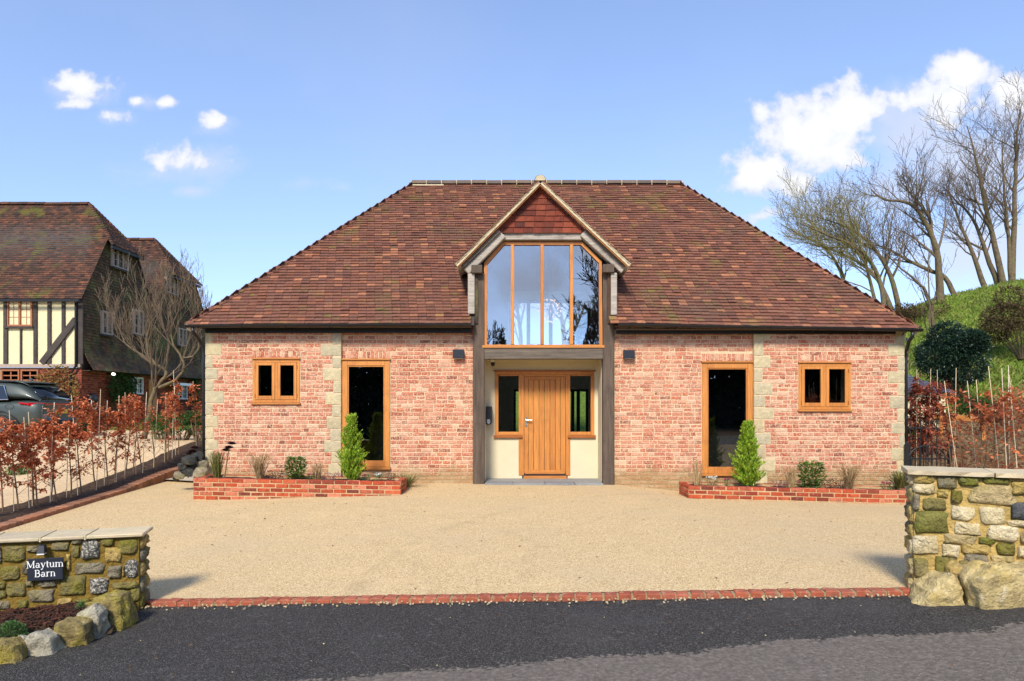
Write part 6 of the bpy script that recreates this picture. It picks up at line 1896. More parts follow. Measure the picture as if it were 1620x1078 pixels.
# ------------------------------------------------------------------ bare trees
def grow(br, tw, lv, path, r0, r1, level, rg, spread, upb, minr, leafp, dens=1.0, maxl=3):
    n = len(path)
    cum = [0.0]
    for a, b in zip(path, path[1:]): cum.append(cum[-1] + (b - a).length)
    L = cum[-1]
    rad = [max(lerp(r0, r1, c_ / L), minr) for c_ in cum]
    (br if r0 > .045 else tw).tube(path, rad, 7 if r0 > .06 else 4 if level < 3 else 3, cap=False)
    if level >= maxl:
        if lv is not None and random.random() < leafp:
            lv.leaf(path[-1], (rg.uniform(-1, 1), rg.uniform(-1, 1), rg.uniform(-1, .5)), (0, 0, 1), .07, .04)
        return
    k = int((5 if level == 0 else 7 if level == 1 else 6) * dens * rg.uniform(.8, 1.25))
    if level == 0: k = int(13 * dens)
    for i in range(k):
        t = lerp(.30 if level == 0 else .16, .98, (i + rg.random()) / k) * L
        j = 0
        while j < n - 2 and cum[j + 1] < t: j += 1
        f = (t - cum[j]) / max(cum[j + 1] - cum[j], 1e-6)
        o = path[j].lerp(path[j + 1], f); dr = (path[j + 1] - path[j]).normalized()
        ax = Vector((rg.uniform(-1, 1), rg.uniform(-1, 1), rg.uniform(-1, 1))).cross(dr)
        if ax.length < 1e-3: continue
        ax.normalize()
        ang = rg.uniform(.45, .95) * spread
        d = (dr * math.cos(ang) + ax * math.sin(ang)); d = (d + Vector((0, 0, upb))).normalized()
        ln = (L - t * .62) * rg.uniform(.36, .62) if level == 0 else L * rg.uniform(.34, .64)
        rr = max(lerp(r0, r1, t / L) * rg.uniform(.42, .62), minr)
        pts = [o]; p = o.copy()
        sg_ = 5 if level < 2 else 3
        for q in range(sg_):
            d = (d + Vector((rg.uniform(-1, 1), rg.uniform(-1, 1), rg.uniform(-.6, 1))) * .20 + Vector((0, 0, upb * .25))).normalized()
            p = p + d * (ln / sg_); pts.append(p.copy())
        grow(br, tw, lv, pts, rr, minr, level + 1, rg, spread, upb, minr, leafp, dens, maxl)

def bare_tree(name, base, paths, label, seed, bark='bark', twig='twig', spread=1.0, upb=.12, minr=.0058, leafp=.2, dens=1.0, group=None, maxl=3):
    rg = random.Random(seed); random.seed(seed)
    t = thing(name, base, label, 'tree', group)
    br, tw, lv = MB(), MB(), MB()
    for (pts, r0, r1) in paths:
        # smooth the hand-placed trunk line; root it in the ground
        P_ = [Vector(p) for p in pts]; out = []
        if P_[0].z - base[2] < .8 and P_[0].y > 5:
            P_[0].z = z_base(P_[0].x, P_[0].y) - .25
        for i in range(len(P_) - 1):
            p0 = P_[max(i - 1, 0)]; p1_, p2_ = P_[i], P_[i + 1]; p3_ = P_[min(i + 2, len(P_) - 1)]
            for q in range(4):
                u = q / 4
                out.append(.5 * ((2 * p1_) + (p2_ - p0) * u + (2 * p0 - 5 * p1_ + 4 * p2_ - p3_) * u * u + (3 * p1_ - p0 - 3 * p2_ + p3_) * u ** 3) + Vector((rg.uniform(-.02, .02), rg.uniform(-.02, .02), 0)))
        out.append(P_[-1])
        grow(br, tw, lv, out, r0, r1, 0, rg, spread, upb, minr, leafp, dens, maxl)
    br.build('trunk', M[bark], t, smooth=True); tw.build('crown', M[twig], t, kind='stuff')
    if lv.f: lv.build('dead_leaves', M['dead'], t, kind='stuff')
    return t
def pp(Y, *pts, dy=0.0):
    n = len(pts) - 1
    return [W(a, b, Y + dy * i / n) for i, (a, b) in enumerate(pts)]
HT = 'bare trees on the hill crest'
bare_tree('bare_tree', W(1600, 452, 32.0), [(pp(32, (1600, 456), (1603, 390), (1606, 300), (1608, 230), (1614, 175)), .16, .03), (pp(32, (1600, 452), (1596, 380), (1588, 290), (1586, 220)), .11, .02)], 'tall straight bare tree on the crest at the picture edge', 1, group=HT)
bare_tree('bare_tree', W(1590, 452, 32.2), [(pp(32.2, (1590, 455), (1574, 390), (1558, 320), (1544, 250), (1530, 200)), .16, .02)], 'slim bare tree leaning left beside the tall crest tree', 2, group=HT)
bare_tree('bare_tree', W(1582, 455, 32.5), [(pp(32.5, (1584, 458), (1560, 400), (1538, 345), (1512, 318), (1492, 296)), .14, .02)], 'bent bare tree arching left from the crest stump', 3, group=HT)
bare_tree('bare_tree', W(1563, 460, 32.6), [(pp(32.6, (1563, 462), (1540, 405), (1516, 345), (1500, 300)), .14, .02)], 'slender bare tree standing alone in the crest gap', 4, group=HT)
bare_tree('bare_tree', W(1488, 475, 31.6), [(pp(31.6, (1488, 478), (1484, 410), (1466, 355), (1438, 322), (1400, 316), (1378, 300)), .19, .03), (pp(31.6, (1484, 410), (1474, 370), (1470, 345), (1445, 312), (1428, 290)), .12, .02)], 'thick trunked bare tree with crooked limbs sweeping left', 5, group=HT)
bare_tree('bare_tree', W(1512, 470, 32.0), [(pp(32, (1514, 468), (1496, 440), (1470, 428), (1436, 412), (1400, 392), (1360, 384)), .13, .02)], 'low bare tree with a long limb reaching towards the roof', 6, group=HT)
bare_tree('bare_tree', W(1428, 498, 31.4), [(pp(31.4, (1426, 502), (1414, 450), (1392, 405), (1360, 372), (1330, 356), (1296, 345)), .14, .02), (pp(31.4, (1418, 500), (1396, 455), (1366, 420), (1322, 398), (1280, 385)), .13, .02)], 'spreading bare tree leaning far left over the roof corner', 7, group=HT, dens=1.1)
bare_tree('bare_tree', W(1400, 505, 30.0), [(pp(30, (1405, 515), (1390, 440), (1360, 395), (1310, 372), (1262, 352)), .13, .02), (pp(30, (1395, 480), (1370, 420), (1340, 380), (1330, 330)), .10, .02)], 'mossy yellowish bare tree just behind the roof hip', 8, twig='twig_moss', group=HT, dens=1.2)
bare_tree('bare_tree', W(1340, 500, 33.0), [(pp(33, (1350, 500), (1330, 430), (1300, 390), (1262, 370), (1236, 355)), .12, .02)], 'low bare tree whose twigs show over the middle of the roof hip', 9, twig='twig_moss', group=HT, dens=1.1)
bare_tree('bare_tree', W(1475, 520, 24.0), [(pp(24, (1486, 530), (1470, 478), (1450, 446), (1420, 420), (1400, 400)), .09, .02), (pp(24, (1474, 486), (1468, 440), (1470, 400)), .05, .02)], 'thin bent sapling tree on the grass above the evergreen bush', 10, dens=.5, group=HT)
# clipped hedge along the far side of the lane, behind the viewer: what the lower panes mirror
random.seed(90)
hdg = thing('lane_hedge', (0, -15, -.4), 'tall dark hedge along the far side of the lane, mirrored in the lower panes', 'hedge')
f = MB(); s = MB()
for i in range(46000):
    x = rnd(-34, 34); h = rnd(0, 1); top = 4.6 + .8 * noise.noise(Vector((x * .35, 0, 0))) + .4 * noise.noise(Vector((x * 1.3, 3, 0)))
    y = -15 + rnd(-.9, .9) * (1 - .4 * h)
    f.leaf((x, y, -.5 + h * (top + .5)), (jit(1), jit(1), jit(1)), (jit(1), jit(1), 1), rnd(.4, .7), rnd(.25, .4))
for i in range(40):
    x = -34 + i * 1.74; s.tube([(x, -15.3, -.7), (x + jit(.3), -15.2, 2), (x + jit(.5), -15.3, 4.2)], [.09, .06, .02], 6)
s.build('trunk', M['bark'], hdg); f.build('foliage', M['leaf_dark'], hdg, kind='stuff')
# behind the barn, seen through the glazed gable
bare_tree('bare_tree', (2.6, 33, 3.3), [([(2.6, 33, 3.2), (2.5, 33, 5), (2.2, 33, 7), (2.4, 33, 9)], .16, .02), ([(2.5, 33, 4.2), (3.4, 33, 6), (4, 33, 8)], .1, .02)], 'bare tree beyond the barn seen through the right of the glazed gable', 31, dens=1.0)
bare_tree('bare_tree', (.3, 32, 3.0), [([(.3, 32, 2.8), (.4, 32, 4.6), (.2, 32, 6.4), (0, 32, 8)], .14, .02)], 'bare tree beyond the barn seen through the left of the glazed gable', 32, dens=1.0)
# across the lane behind the viewer: reflected in the glass
bare_tree('bare_tree', (6.4, -17, -.4), [([(6.4, -17, -.5), (6.3, -17, 3), (6.0, -17, 6), (6.2, -17, 9)], .26, .03), ([(6.3, -17, 2.5), (7.4, -17, 5), (8.2, -17, 8)], .16, .02), ([(6.3, -17, 3), (5.2, -16.6, 5), (4.6, -17, 7.5)], .15, .02)], 'broad bare tree across the lane mirrored in the glazed gable', 41, dens=1.25, minr=.02)
bare_tree('bare_tree', (-1.6, -16, -.5), [([(-1.6, -16, -.6), (-1.5, -16, 1.6), (-1.9, -16, 3.6), (-1.6, -16, 5.6)], .14, .02), ([(-1.5, -16, 1.2), (-.8, -16, 3), (-.6, -16, 5)], .1, .02)], 'smaller bare tree across the lane mirrored low in the glazed gable', 42, dens=1.2, minr=.02)
# orchard tree in front of the old house
oy = 19.0
bare_tree('apple_tree', W(235, 680, oy), [(pp(oy, (226, 690), (236, 650), (243, 620), (258, 600), (262, 588), (240, 570), (232, 545), (236, 510), (228, 470)), .085, .008),
                                          (pp(oy, (252, 614), (282, 598), (291, 578), (284, 560), (270, 530), (286, 480), (290, 440)), .05, .008),
                                          (pp(oy, (244, 578), (222, 560), (200, 545), (188, 520), (165, 470)), .03, .006), (pp(oy, (262, 585), (266, 540), (255, 500), (262, 440)), .03, .006), (pp(oy, (286, 566), (310, 560), (318, 520), (312, 470)), .025, .006)],
          'gnarled bare apple tree with upright twigs in front of the old house', 51, bark='bark', twig='twig', spread=.85, upb=.42, minr=.0040, leafp=.0, dens=.85)
# ------------------------------------------------------------------ the old timber-framed house
HXG = -14.5                 # gable wall plane
HY0, HY1, HY2 = 23.0, 27.4, 32.2
HZ0 = .5
house = thing('old_house', (HXG - 2, 25, .55), 'old half timbered house with mossy tiled roof and dark tile hung gables', 'house')
hx = lambda px, Y=HY0: (px - CX) * Y / F
hz = lambda py, Y=HY0: CZ + (HZ - py) * Y / F
HXL = -24.0
EVZ = 5.28; JZ = hz(581)
b = MB(); b.box(HXL, HY0 + .012, HZ0 - .3, HXG - .012, HY1 + 4.7, JZ - .02); gfw = b.build('wall', M['mortar_house'], house)
random.seed(61)
def fill_bricks(mb, P, L, z0, z1, blocks):
    z = z0; row = 0
    while z < z1 - .02:
        iv = [(0, L)]
        for q in blocks:
            if q[1] < z + .037 < q[3]:
                nv = []
                for a, c in iv:
                    if q[2] <= a or q[0] >= c: nv.append((a, c)); continue
                    if q[0] > a: nv.append((a, q[0]))
                    if q[2] < c: nv.append((q[2], c))
                iv = nv
        for a, c in iv:
            u = a; first = True
            while u < c - .02:
                l = .225 if random.random() < .6 else .113
                if first and row % 2: l = .113
                first = False
                if c - (u + l) < .06: l = c - u
                brick_mesh(mb, P, u + .006, u + l - .006, z + .006, min(z + .075, z1) - .006, depth=.03, ch=.005)
                u += l
        z += .075; row += 1
GW = [(hx(2) , hz(609), hx(58), hz(586))]
bm_ = MB()
fill_bricks(bm_, lambda u, w, z: (HXG - u, HY0 - w, z), 9.4, HZ0 - .1, JZ - .05, [(HXG - hx(62), hz(609), HXG - hx(-40), 3.2)])
SIDE_W = [(207, 225, 597, 624), (280, 295, 606, 632)]
def ys(px): return F * -HXG / (CX - px)
sb = []
for (a, c, y0, y1) in SIDE_W:
    ya, yc = ys(a), ys(c); ym = (ya + yc) / 2
    sb.append((ya - HY0, CZ + (HZ - y1) * ym / F, yc - HY0, CZ + (HZ - y0) * ym / F))
ydoor = (ys(234), ys(246))
sb.append((ydoor[0] - HY0, HZ0 - .3, ydoor[1] - HY0, HZ0 + 2.05))
fill_bricks(bm_, lambda u, w, z: (HXG + w, HY0 + u, z), HY2 - HY0, HZ0 - .1, 2.8, sb)
bm_.build('brickwork', M['brick_house'], gfw, kind='stuff')

# first floor: render panels between timbers
b = MB(); b.box(HXL, HY0 - .02, JZ + .06, HXG - .03, HY0 + .3, EVZ + .05); b.build('render_panel', M['house_plaster'], house)
def tim(x0, y0, x1, y1, pr=.05):
    a = (hx(x0), hz(y1)); c = (hx(x1), hz(y0))
    MB().box(a[0], HY0 - .02 - pr, a[1], c[0], HY0 - .005, c[1]).build('timber_post', M['timber'], house, bevel=.012)
for (x0, x1) in ((7, 14), (54.5, 60.5), (76.5, 82.5), (99, 104.5), (123, 133)):
    tim(x0, 470, x1, 577)
tim(33, 521, 36, 577)
for x_ in range(-305, -10, 34): tim(x_, 470, x_ + 6, 577)
MB().box(HXL, HY0 - .09, hz(471), HXG, HY0 - .004, hz(465)).build('wall_plate', M['timber'], house)
MB().box(HXL, HY0 - .085, hz(581.5), HXG, HY0 + .02, hz(576.5)).build('jetty_beam', M['zinc'] if False else M['worn_paint'], house)
pA, pB = W(120, 505, HY0 - .07), W(66, 575, HY0 - .07)
b = MB(); b.bar(pA, pB, .06, .21, up=(0, 0, 1)); b.build('brace', M['timber'], house, bevel=.01)
def leaded(x0, x1, z0, z1, Y, mats, nl, nbx, nbz, axis='X', X=None, name='window', fw=.06, bar=.012):
    "casement window; axis X = on the front, Y = on the gable (x0,x1 are then depths)"
    def bx(mb, a0, a1, c0, c1, d0, d1, mi=0):
        if axis == 'X': mb.box(a0, Y - d1, c0, a1, Y - d0, c1, mi)
        else: mb.box(X + d0, a0, c0, X + d1, a1, c1, mi)
    f = MB()
    bx(f, x0, x0 + fw, z0, z1, -.06, .05); bx(f, x1 - fw, x1, z0, z1, -.06, .05); bx(f, x0 + fw, x1 - fw, z1 - fw, z1, -.06, .049); bx(f, x0 + fw, x1 - fw, z0, z0 + fw, -.06, .049)
    for i in range(1, nl):
        xm = lerp(x0, x1, i / nl); bx(f, xm - fw * .55, xm + fw * .55, z0 + fw, z1 - fw, -.06, .048)
    w = f.build(name, M[mats], house)
    g = MB(); bx(g, x0 + .01, x1 - .01, z0 + .01, z1 - .01, -.02, -.012); g.build('pane', M['car_glass'], w)
    for i in range(nl):
        a, c = lerp(x0, x1, i / nl) + fw * .6, lerp(x0, x1, (i + 1) / nl) - fw * .6
        for k in range(1, nbx):
            m = MB(); q = lerp(a, c, k / nbx); bx(m, q - bar / 2, q + bar / 2, z0 + fw, z1 - fw, -.011, .012); m.build('glazing_bar', M[mats], w)
        for k in range(1, nbz):
            m = MB(); q = lerp(z0 + fw, z1 - fw, k / nbz); bx(m, a, c, q - bar / 2, q + bar / 2, -.011, .011); m.build('glazing_bar', M[mats], w)
    s = MB(); bx(s, x0 - .05, x1 + .05, z0 - .06, z0, -.05, .10); s.build('sill', M['timber'], w)
    return w
leaded(hx(12.5), hx(53), hz(517), hz(475), HY0 - .02, 'wood_window', 2, 2, 3, bar=.014)
leaded(hx(3), hx(32), hz(611), hz(585), HY0, 'wood_window', 1, 2, 3, bar=.035, fw=.05)
leaded(hx(34), hx(62), hz(611), hz(585), HY0, 'wood_window', 1, 2, 3, bar=.035, fw=.05)
for (a, c, y0, y1, mt_, nl) in ((172, 198, 390, 426, 'worn_paint', 3), (155.5, 172.5, 493, 530, 'worn_paint', 2), (206, 222, 491, 530, 'worn_paint', 2), (258, 277, 430, 466, 'worn_paint', 3), (278, 291, 520, 548, 'worn_paint', 2), (207, 225, 597, 624, 'white_paint', 2), (280, 295, 606, 632, 'white_paint', 2)):
    ya, yc = ys(a), ys(c); ym = (ya + yc) / 2
    off = .10 if y1 < 580 else .0
    leaded(ya, yc, CZ + (HZ - y1) * ym / F, CZ + (HZ - y0) * ym / F, None, mt_, nl, 2, 3, axis='Y', X=HXG + off, bar=.02)
MB().box(HXG - .02, ydoor[0], HZ0, HXG + .05, ydoor[1], HZ0 + 2.05).build('door', M['oak'], house)

# tile-hung gables: wall sheet with a flared foot, tiles in courses
RZ1, RZ2 = 8.93, 8.73
TB = 2.78
def gable_poly(y0, y1, ridge, hipz):
    ym = (y0 + y1) / 2; k = (ridge - EVZ) / (ym - y0)
    yh = (hipz - EVZ) / k
    return [(y0, TB), (y1, TB), (y1, EVZ), (y1 - yh, hipz), (y0 + yh, hipz), (y0, EVZ)], yh
gt = MB()
gw = MB()
for (y0, y1, rg_) in ((HY0, HY1, RZ1), (HY1, HY2, RZ2)):
    poly, yh = gable_poly(y0, y1, rg_, 7.5 if y0 == HY0 else 7.25)
    gw.prism([(a, c) for a, c in poly], HXG - .15, HXG + .02, map=lambda a, x_, z_: (x_, a, z_))
    z = TB - .06; row = 0
    hipz = poly[3][1]
    while z < hipz - .02:
        ins = 0 if z < EVZ else (z - EVZ) / (hipz - EVZ) * yh
        ya, yb2 = y0 + ins + .02, y1 - ins - .02
        fl = .28 * max(0, 1 - (z - TB) / .75) ** 2
        y = ya - (.085 if row % 2 else 0)
        while y < yb2:
            a = max(y, ya); w = min(y + .166, yb2) - a
            if w > .03:
                tl = .10 + fl * .25
                tile_mesh(gt, Vector((HXG + .03 + fl, a, z)), Vector((0, 1, 0)), Vector((-fl * .9, 0, 1)).normalized(), Vector((1, 0, 0)), w, .14, lift=.05)
            y += .17
        z += .1; row += 1
gwall = gw.build('gable_wall', M['timber'], house)
gt.build('hung_tiles', M['tile_hung'], gwall, kind='stuff')
# bell-cast soffit under the hung tiles
MB().box(HXG - .1, HY0 + .02, TB - .09, HXG + .26, HY2 - .02, TB - .065).build('soffit', M['timber'], house)

# roofs
rm = MB(); rt = MB(); hips = []
for (y0, y1, rg_, hipz) in ((HY0, HY1, RZ1, 7.5), (HY1, HY2, RZ2, 7.25)):
    ym = (y0 + y1) / 2; k = (rg_ - EVZ) / (ym - y0); yh = (hipz - EVZ) / k
    oy_ = .22
    ze_ = EVZ - oy_ * k * .55
    xo = HXG + .14
    rx_ = HXG - 1.1
    f0 = (HXL, y0 - oy_, ze_); f1 = (xo, y0 - oy_, ze_); f2 = (xo, y0 + yh, hipz + .03); f3 = (rx_, ym, rg_ + .03); f4 = (HXL, ym, rg_ + .03)
    g0 = (HXL, y1 + (oy_ if y1 == HY2 else 0), ze_ if y1 == HY2 else EVZ); g1 = (xo, g0[1], g0[2]); g2 = (xo, y1 - yh, hipz + .03)
    rm.add([f0, f1, f2, f3, f4], [(0, 1, 2, 3, 4)]); rm.add([g0, g1, g2, f3, f4], [(4, 3, 2, 1, 0)])
    hx_ = xo + .25
    hA, hB = (hx_, y0 + yh - .18, hipz - .30), (hx_, y1 - yh + .18, hipz - .30)
    rm.add([f2, hA, hB, g2, f3], [(0, 1, 2, 3, 4)])
    # tiles: front slope in two trapezoids
    tri_tiles(rt, (HXL, f1[1], f1[2]), f1, (HXL, f2[1], f2[2]), f2, .1, .168, lift=.03)
    tri_tiles(rt, (HXL, f2[1], f2[2]), f2, (HXL, f3[1], f3[2]), f3, .1, .168, lift=.03)
    tri_tiles(rt, hA, hB, f3, f3, .1, .168, lift=.03)
    hips.append((f2, f3, g2, hA, hB))
hroof = rm.build('roof', M['timber'], house)
rt.build('roof_tiles', M['tile_old'], hroof, kind='stuff')
for (f2, f3, g2, hA, hB) in hips:
    for e in (hA, hB):
        e = Vector(e); r_ = Vector(f3); d = (r_ - e); n = int(d.length / .13); dn = d.normalized()
        for i in range(n):
            b = arc_tile(e + dn * (d.length * i / n) - Vector((0, 0, .05)), dn + Vector((0, 0, -.1)), (.5, 0, .85), .17, .11, r2=.095, half=1.2, n=5); piece('hip_tile', b, M['tile_old'], hroof)
    for i in range(14):
        b = arc_tile((f3[0] - .32 * (i + 1), f3[1], f3[2] - .05 + jit(.012)), (1, 0, 0), (0, 0, 1), .31, .12); piece('ridge_tile', b, M['tile_old'], hroof)
    MB().bar(Vector(hA) - Vector((.05, 0, .06)), Vector(hB) - Vector((.05, 0, .06)), .08, .10).build('hip_gutter', M['black_matt'], hroof)
b = MB(); b.tube([(HXG - .12, HY0 - .12, EVZ - .18), (HXG - .12, HY0 - .12, EVZ - .5), (HXG - .12, HY0 - .12, 2.85), (HXG - .3, HY0 - .1, 2.6), (HXG - .3, HY0 - .1, HZ0)], .04, 8); b.build('downpipe', M['black_matt'], house, smooth=True)
MB().box(HXL, HY0 - .33, EVZ - .30, HXG + .1, HY0 - .25, EVZ - .22).build('gutter', M['black_matt'], house)
# small porch hood on the gable side
yq = ys(268); MB().box(HXG, yq - .5, 2.35, HXG + .7, yq + .7, 2.45).build('porch_hood', M['zinc'], house)

# lamp, charger, climbers at the old house
lp = Vector((HXG + .14, ys(169), hz(592, ys(169))))
t = thing('lantern', lp, 'lit white globe lamp on the tile hung gable of the old house', 'wall lamp')
b = MB(); b.lathe([(0, -.06)] + [(.06 * math.sin(a), -.06 * math.cos(a)) for a in [math.pi * i / 8 for i in range(1, 8)]] + [(0, .06)], lp + Vector((.1, 0, 0)), 14); b.build('globe', M['globe'], t, smooth=True)
MB().box(lp.x - .12, lp.y - .03, lp.z - .02, lp.x + .02, lp.y + .03, lp.z + .12).build('bracket', M['black_matt'], t)
cy_ = ys(143); cz_ = hz(632, cy_)
t = thing('vehicle_charger', (HXG, cy_, cz_), 'black rounded wall charger with coiled cable on the old house brickwork', 'charger')
b = MB(); b.lathe([(0, .16), (.16, .15), (.19, .08), (.19, 0)], (HXG + .02, cy_, cz_), 18, axis='X'); b.build('body', M['black'], t, smooth=True)
b = MB(); b.tube([(HXG + .14, cy_ + .17 * math.cos(a), cz_ - .12 + .22 * math.sin(a)) for a in [i * .5 for i in range(26)]], .016, 6); b.build('cable', M['white_paint'], t, smooth=True)
def climber(px, py, Y, on_side, rx_, rz_, n, mt, label, seed):
    rg = random.Random(seed)
    if on_side: c = Vector((HXG + .12, ys(px), CZ + (HZ - py) * ys(px) / F))
    else: c = W(px, py, Y - .12)
    t = thing('climbing_plant', (c.x, c.y, z_base(c.x, c.y)), label, 'climber')
    s = MB(); f = MB()
    base = Vector((c.x, c.y, .55))
    for i in range(9):
        o = Vector((0, rg.uniform(-rx_, rx_), 0)) if on_side else Vector((rg.uniform(-rx_, rx_), 0, 0))
        tip = c + o + Vector((0, 0, rg.uniform(-.2, 1) * rz_)); s.tube([base, base.lerp(tip, .5) + o * .2, tip], [.018, .012, .005], 5)
    for i in range(n):
        a = rg.uniform(0, 6.28); q = math.sqrt(rg.random()); u, v = q * math.cos(a), q * math.sin(a)
        u *= 1 + .3 * noise.noise(Vector((u * 3, v * 3, seed))); wv = abs(rg.gauss(0, .10))
        p = c + (Vector((wv, u * rx_, v * rz_)) if on_side else Vector((u * rx_, -wv, v * rz_)))
        f.leaf(p, (rg.uniform(-1, 1), rg.uniform(-1, 1), rg.uniform(-1, .6)), (rg.uniform(-1, 1), -1, .5), .10 * rg.uniform(.6, 1.2), .06)
    s.build('stems', M['bark'], t); f.build('leaves', M[mt], t, kind='stuff')
climber(92, 622, HY0, False, .75, .95, 900, 'leaf_olive', 'faded yellowish climber on the brick front of the old house', 3)
climber(186, 610, HY0, True, .85, .75, 1500, 'leaf_ivy', 'green leafy climber beside the lamp on the old house gable', 4)
climber(302, 618, HY0, True, .3, .7, 500, 'leaf_ivy', 'narrow green climber between the far ground floor windows', 6)
for (px, py, Y, r, n, lab, sd) in ((120, 676, 21.6, (.5, .35, .3), 1200, 'small green bush at the foot of the old house downpipe', 71), (285, 672, 18.6, (.9, .4, .35), 2200, 'low green border plants behind the hedge row near the barn', 72), (316, 668, 18.4, (.5, .4, .4), 1200, 'low dark green bush next to the barn corner downpipe', 73), (255, 676, 18.9, (.5, .35, .3), 1000, 'low green border plants at the foot of the apple tree', 74)):
    c = W(px, py, Y); bush('low_bush', c, r, n, .07, 'leaf_ivy', lab, seed=sd)
c = W(29, 703, 14.5)
bush('low_bush', (c.x, c.y, z_base(c.x, c.y) + .08), (.35, .25, .16), 700, .05, 'leaf_green', 'small green weed patch on the drive behind the hedge row', seed=75)

# ------------------------------------------------------------------ parked car (rear quarter in view)
cz0 = .60
cx0, cyn = -12.92, 18.62          # rear bumper x, near flank y
car = thing('parked_car', (cx0 - 2.3, cyn + .93, cz0), 'dark grey green crossover car parked behind the hedge by the old house', 'car')
Wd = .93
def sect(x, zs):
    "zs: list of (half-width, z)"
    return [(x, w, z) for w, z in zs]
ST = [  # x from the rear bumper (negative forwards); lower body sections bottom -> belt
    (0.00, [(.60, .48), (.74, .55), (.78, .72), (.74, .92), (.66, 1.00)]),
    (-.06, [(.68, .36), (.84, .46), (.88, .70), (.84, .94), (.74, 1.05)]),
    (-.25, [(.72, .30), (.90, .42), (.94, .70), (.91, .96), (.82, 1.10)]),
    (-.60, [(.76, .26), (.91, .40), (.955, .68), (.93, .95), (.86, 1.10)]),
    (-1.00, [(.78, .24), (.91, .38), (.95, .66), (.935, .94), (.88, 1.08)]),
    (-1.60, [(.80, .22), (.89, .36), (.92, .62), (.92, .92), (.88, 1.05)]),
    (-2.60, [(.80, .22), (.89, .36), (.92, .60), (.915, .88), (.87, 1.02)]),
    (-3.30, [(.80, .22), (.90, .36), (.93, .60), (.92, .86), (.84, .98)]),
    (-3.90, [(.78, .24), (.91, .38), (.94, .60), (.90, .82), (.78, .92)]),
    (-4.40, [(.70, .26), (.84, .38), (.88, .58), (.82, .76), (.66, .84)]),
    (-4.66, [(.50, .34), (.62, .42), (.66, .56), (.60, .70), (.44, .76)]),
]
def loft_car(stations, name, mt, close_top=True):
    b = MB(); k = len(stations[0][1]) * 2
    for x, prof in stations:
        left = [(cx0 + x, cyn + Wd - w, cz0 + z) for w, z in prof]; right = [(cx0 + x, cyn + Wd + w, cz0 + z) for w, z in reversed(prof)]
        b.v += left + right
    for i in range(len(stations) - 1):
        for j in range(k):
            b.f.append((i * k + j, i * k + (j + 1) % k, (i + 1) * k + (j + 1) % k, (i + 1) * k + j))
    b.f.append(tuple(range(k))); b.f.append(tuple((len(stations) - 1) * k + j for j in range(k))[::-1])
    b.m = [0] * len(b.f)
    o = b.build(name, mt, car, smooth=True)
    sd = o.modifiers.new('subd', 'SUBSURF'); sd.levels = 2; sd.render_levels = 2
    return o
body = loft_car(ST, 'body', M['car_paint'])
GR = [(-.12, [(.70, 1.03), (.68, 1.06), (.66, 1.08), (.62, 1.10)]), (-.22, [(.80, 1.06), (.77, 1.14), (.72, 1.20), (.62, 1.24)]), (-.50, [(.86, 1.07), (.80, 1.24), (.72, 1.40), (.58, 1.46)]), (-.78, [(.87, 1.06), (.81, 1.28), (.72, 1.52), (.56, 1.58)]),
      (-1.2, [(.87, 1.04), (.81, 1.28), (.71, 1.56), (.54, 1.63)]), (-2.0, [(.87, 1.02), (.81, 1.28), (.71, 1.57), (.54, 1.64)]), (-2.6, [(.86, 1.00), (.79, 1.24), (.69, 1.50), (.52, 1.57)]), (-3.1, [(.84, .97), (.76, 1.10), (.68, 1.24), (.5, 1.28)]), (-3.5, [(.80, .94), (.72, .97), (.64, 1.0), (.5, 1.02)])]
cab = loft_car(GR, 'cabin', M['car_paint'])
b = MB()
RWN = [(-.13, .60, 1.105), (-.22, .64, 1.215), (-.36, .62, 1.345), (-.50, .58, 1.445), (-.60, .55, 1.495)]
for x, w, z in RWN:
    b.v += [(cx0 + x + .035, cyn + Wd - w, cz0 + z), (cx0 + x + .035, cyn + Wd + w, cz0 + z)]
for i in range(len(RWN) - 1): b.f.append((2 * i, 2 * i + 1, 2 * i + 3, 2 * i + 2)); b.m.append(0)
rwn = b.build('rear_window', M['car_glass'], car, smooth=True)
so = rwn.modifiers.new('solid', 'SOLIDIFY'); so.thickness = .02
for sd_ in (-1, 1):
    b = MB()
    q = [(-.86, .885, 1.10), (-1.6, .892, 1.08), (-2.9, .872, 1.05), (-2.35, .775, 1.50), (-1.6, .772, 1.52), (-1.05, .785, 1.47)]
    b.v = [(cx0 + x, cyn + Wd + sd_ * w, cz0 + z) for x, w, z in q] + [(cx0 + x, cyn + Wd + sd_ * (w - .05), cz0 + z) for x, w, z in q]
    b.f = [tuple(range(6)), tuple(range(11, 5, -1))] + [(i, 6 + i, 6 + (i + 1) % 6, (i + 1) % 6) for i in range(6)]; b.m = [0] * len(b.f)
    b.build('side_window', M['car_glass'], car)
RF = [(-.48, [(.66, 1.455), (.60, 1.49), (.5, 1.505)]), (-.62, [(.70, 1.53), (.64, 1.58), (.54, 1.60)]), (-.9, [(.725, 1.57), (.66, 1.625), (.55, 1.645)]), (-2.0, [(.725, 1.585), (.66, 1.64), (.55, 1.665)]), (-2.55, [(.70, 1.525), (.64, 1.575), (.53, 1.60)])]
loft_car(RF, 'roof_panel', M['car_paint'])
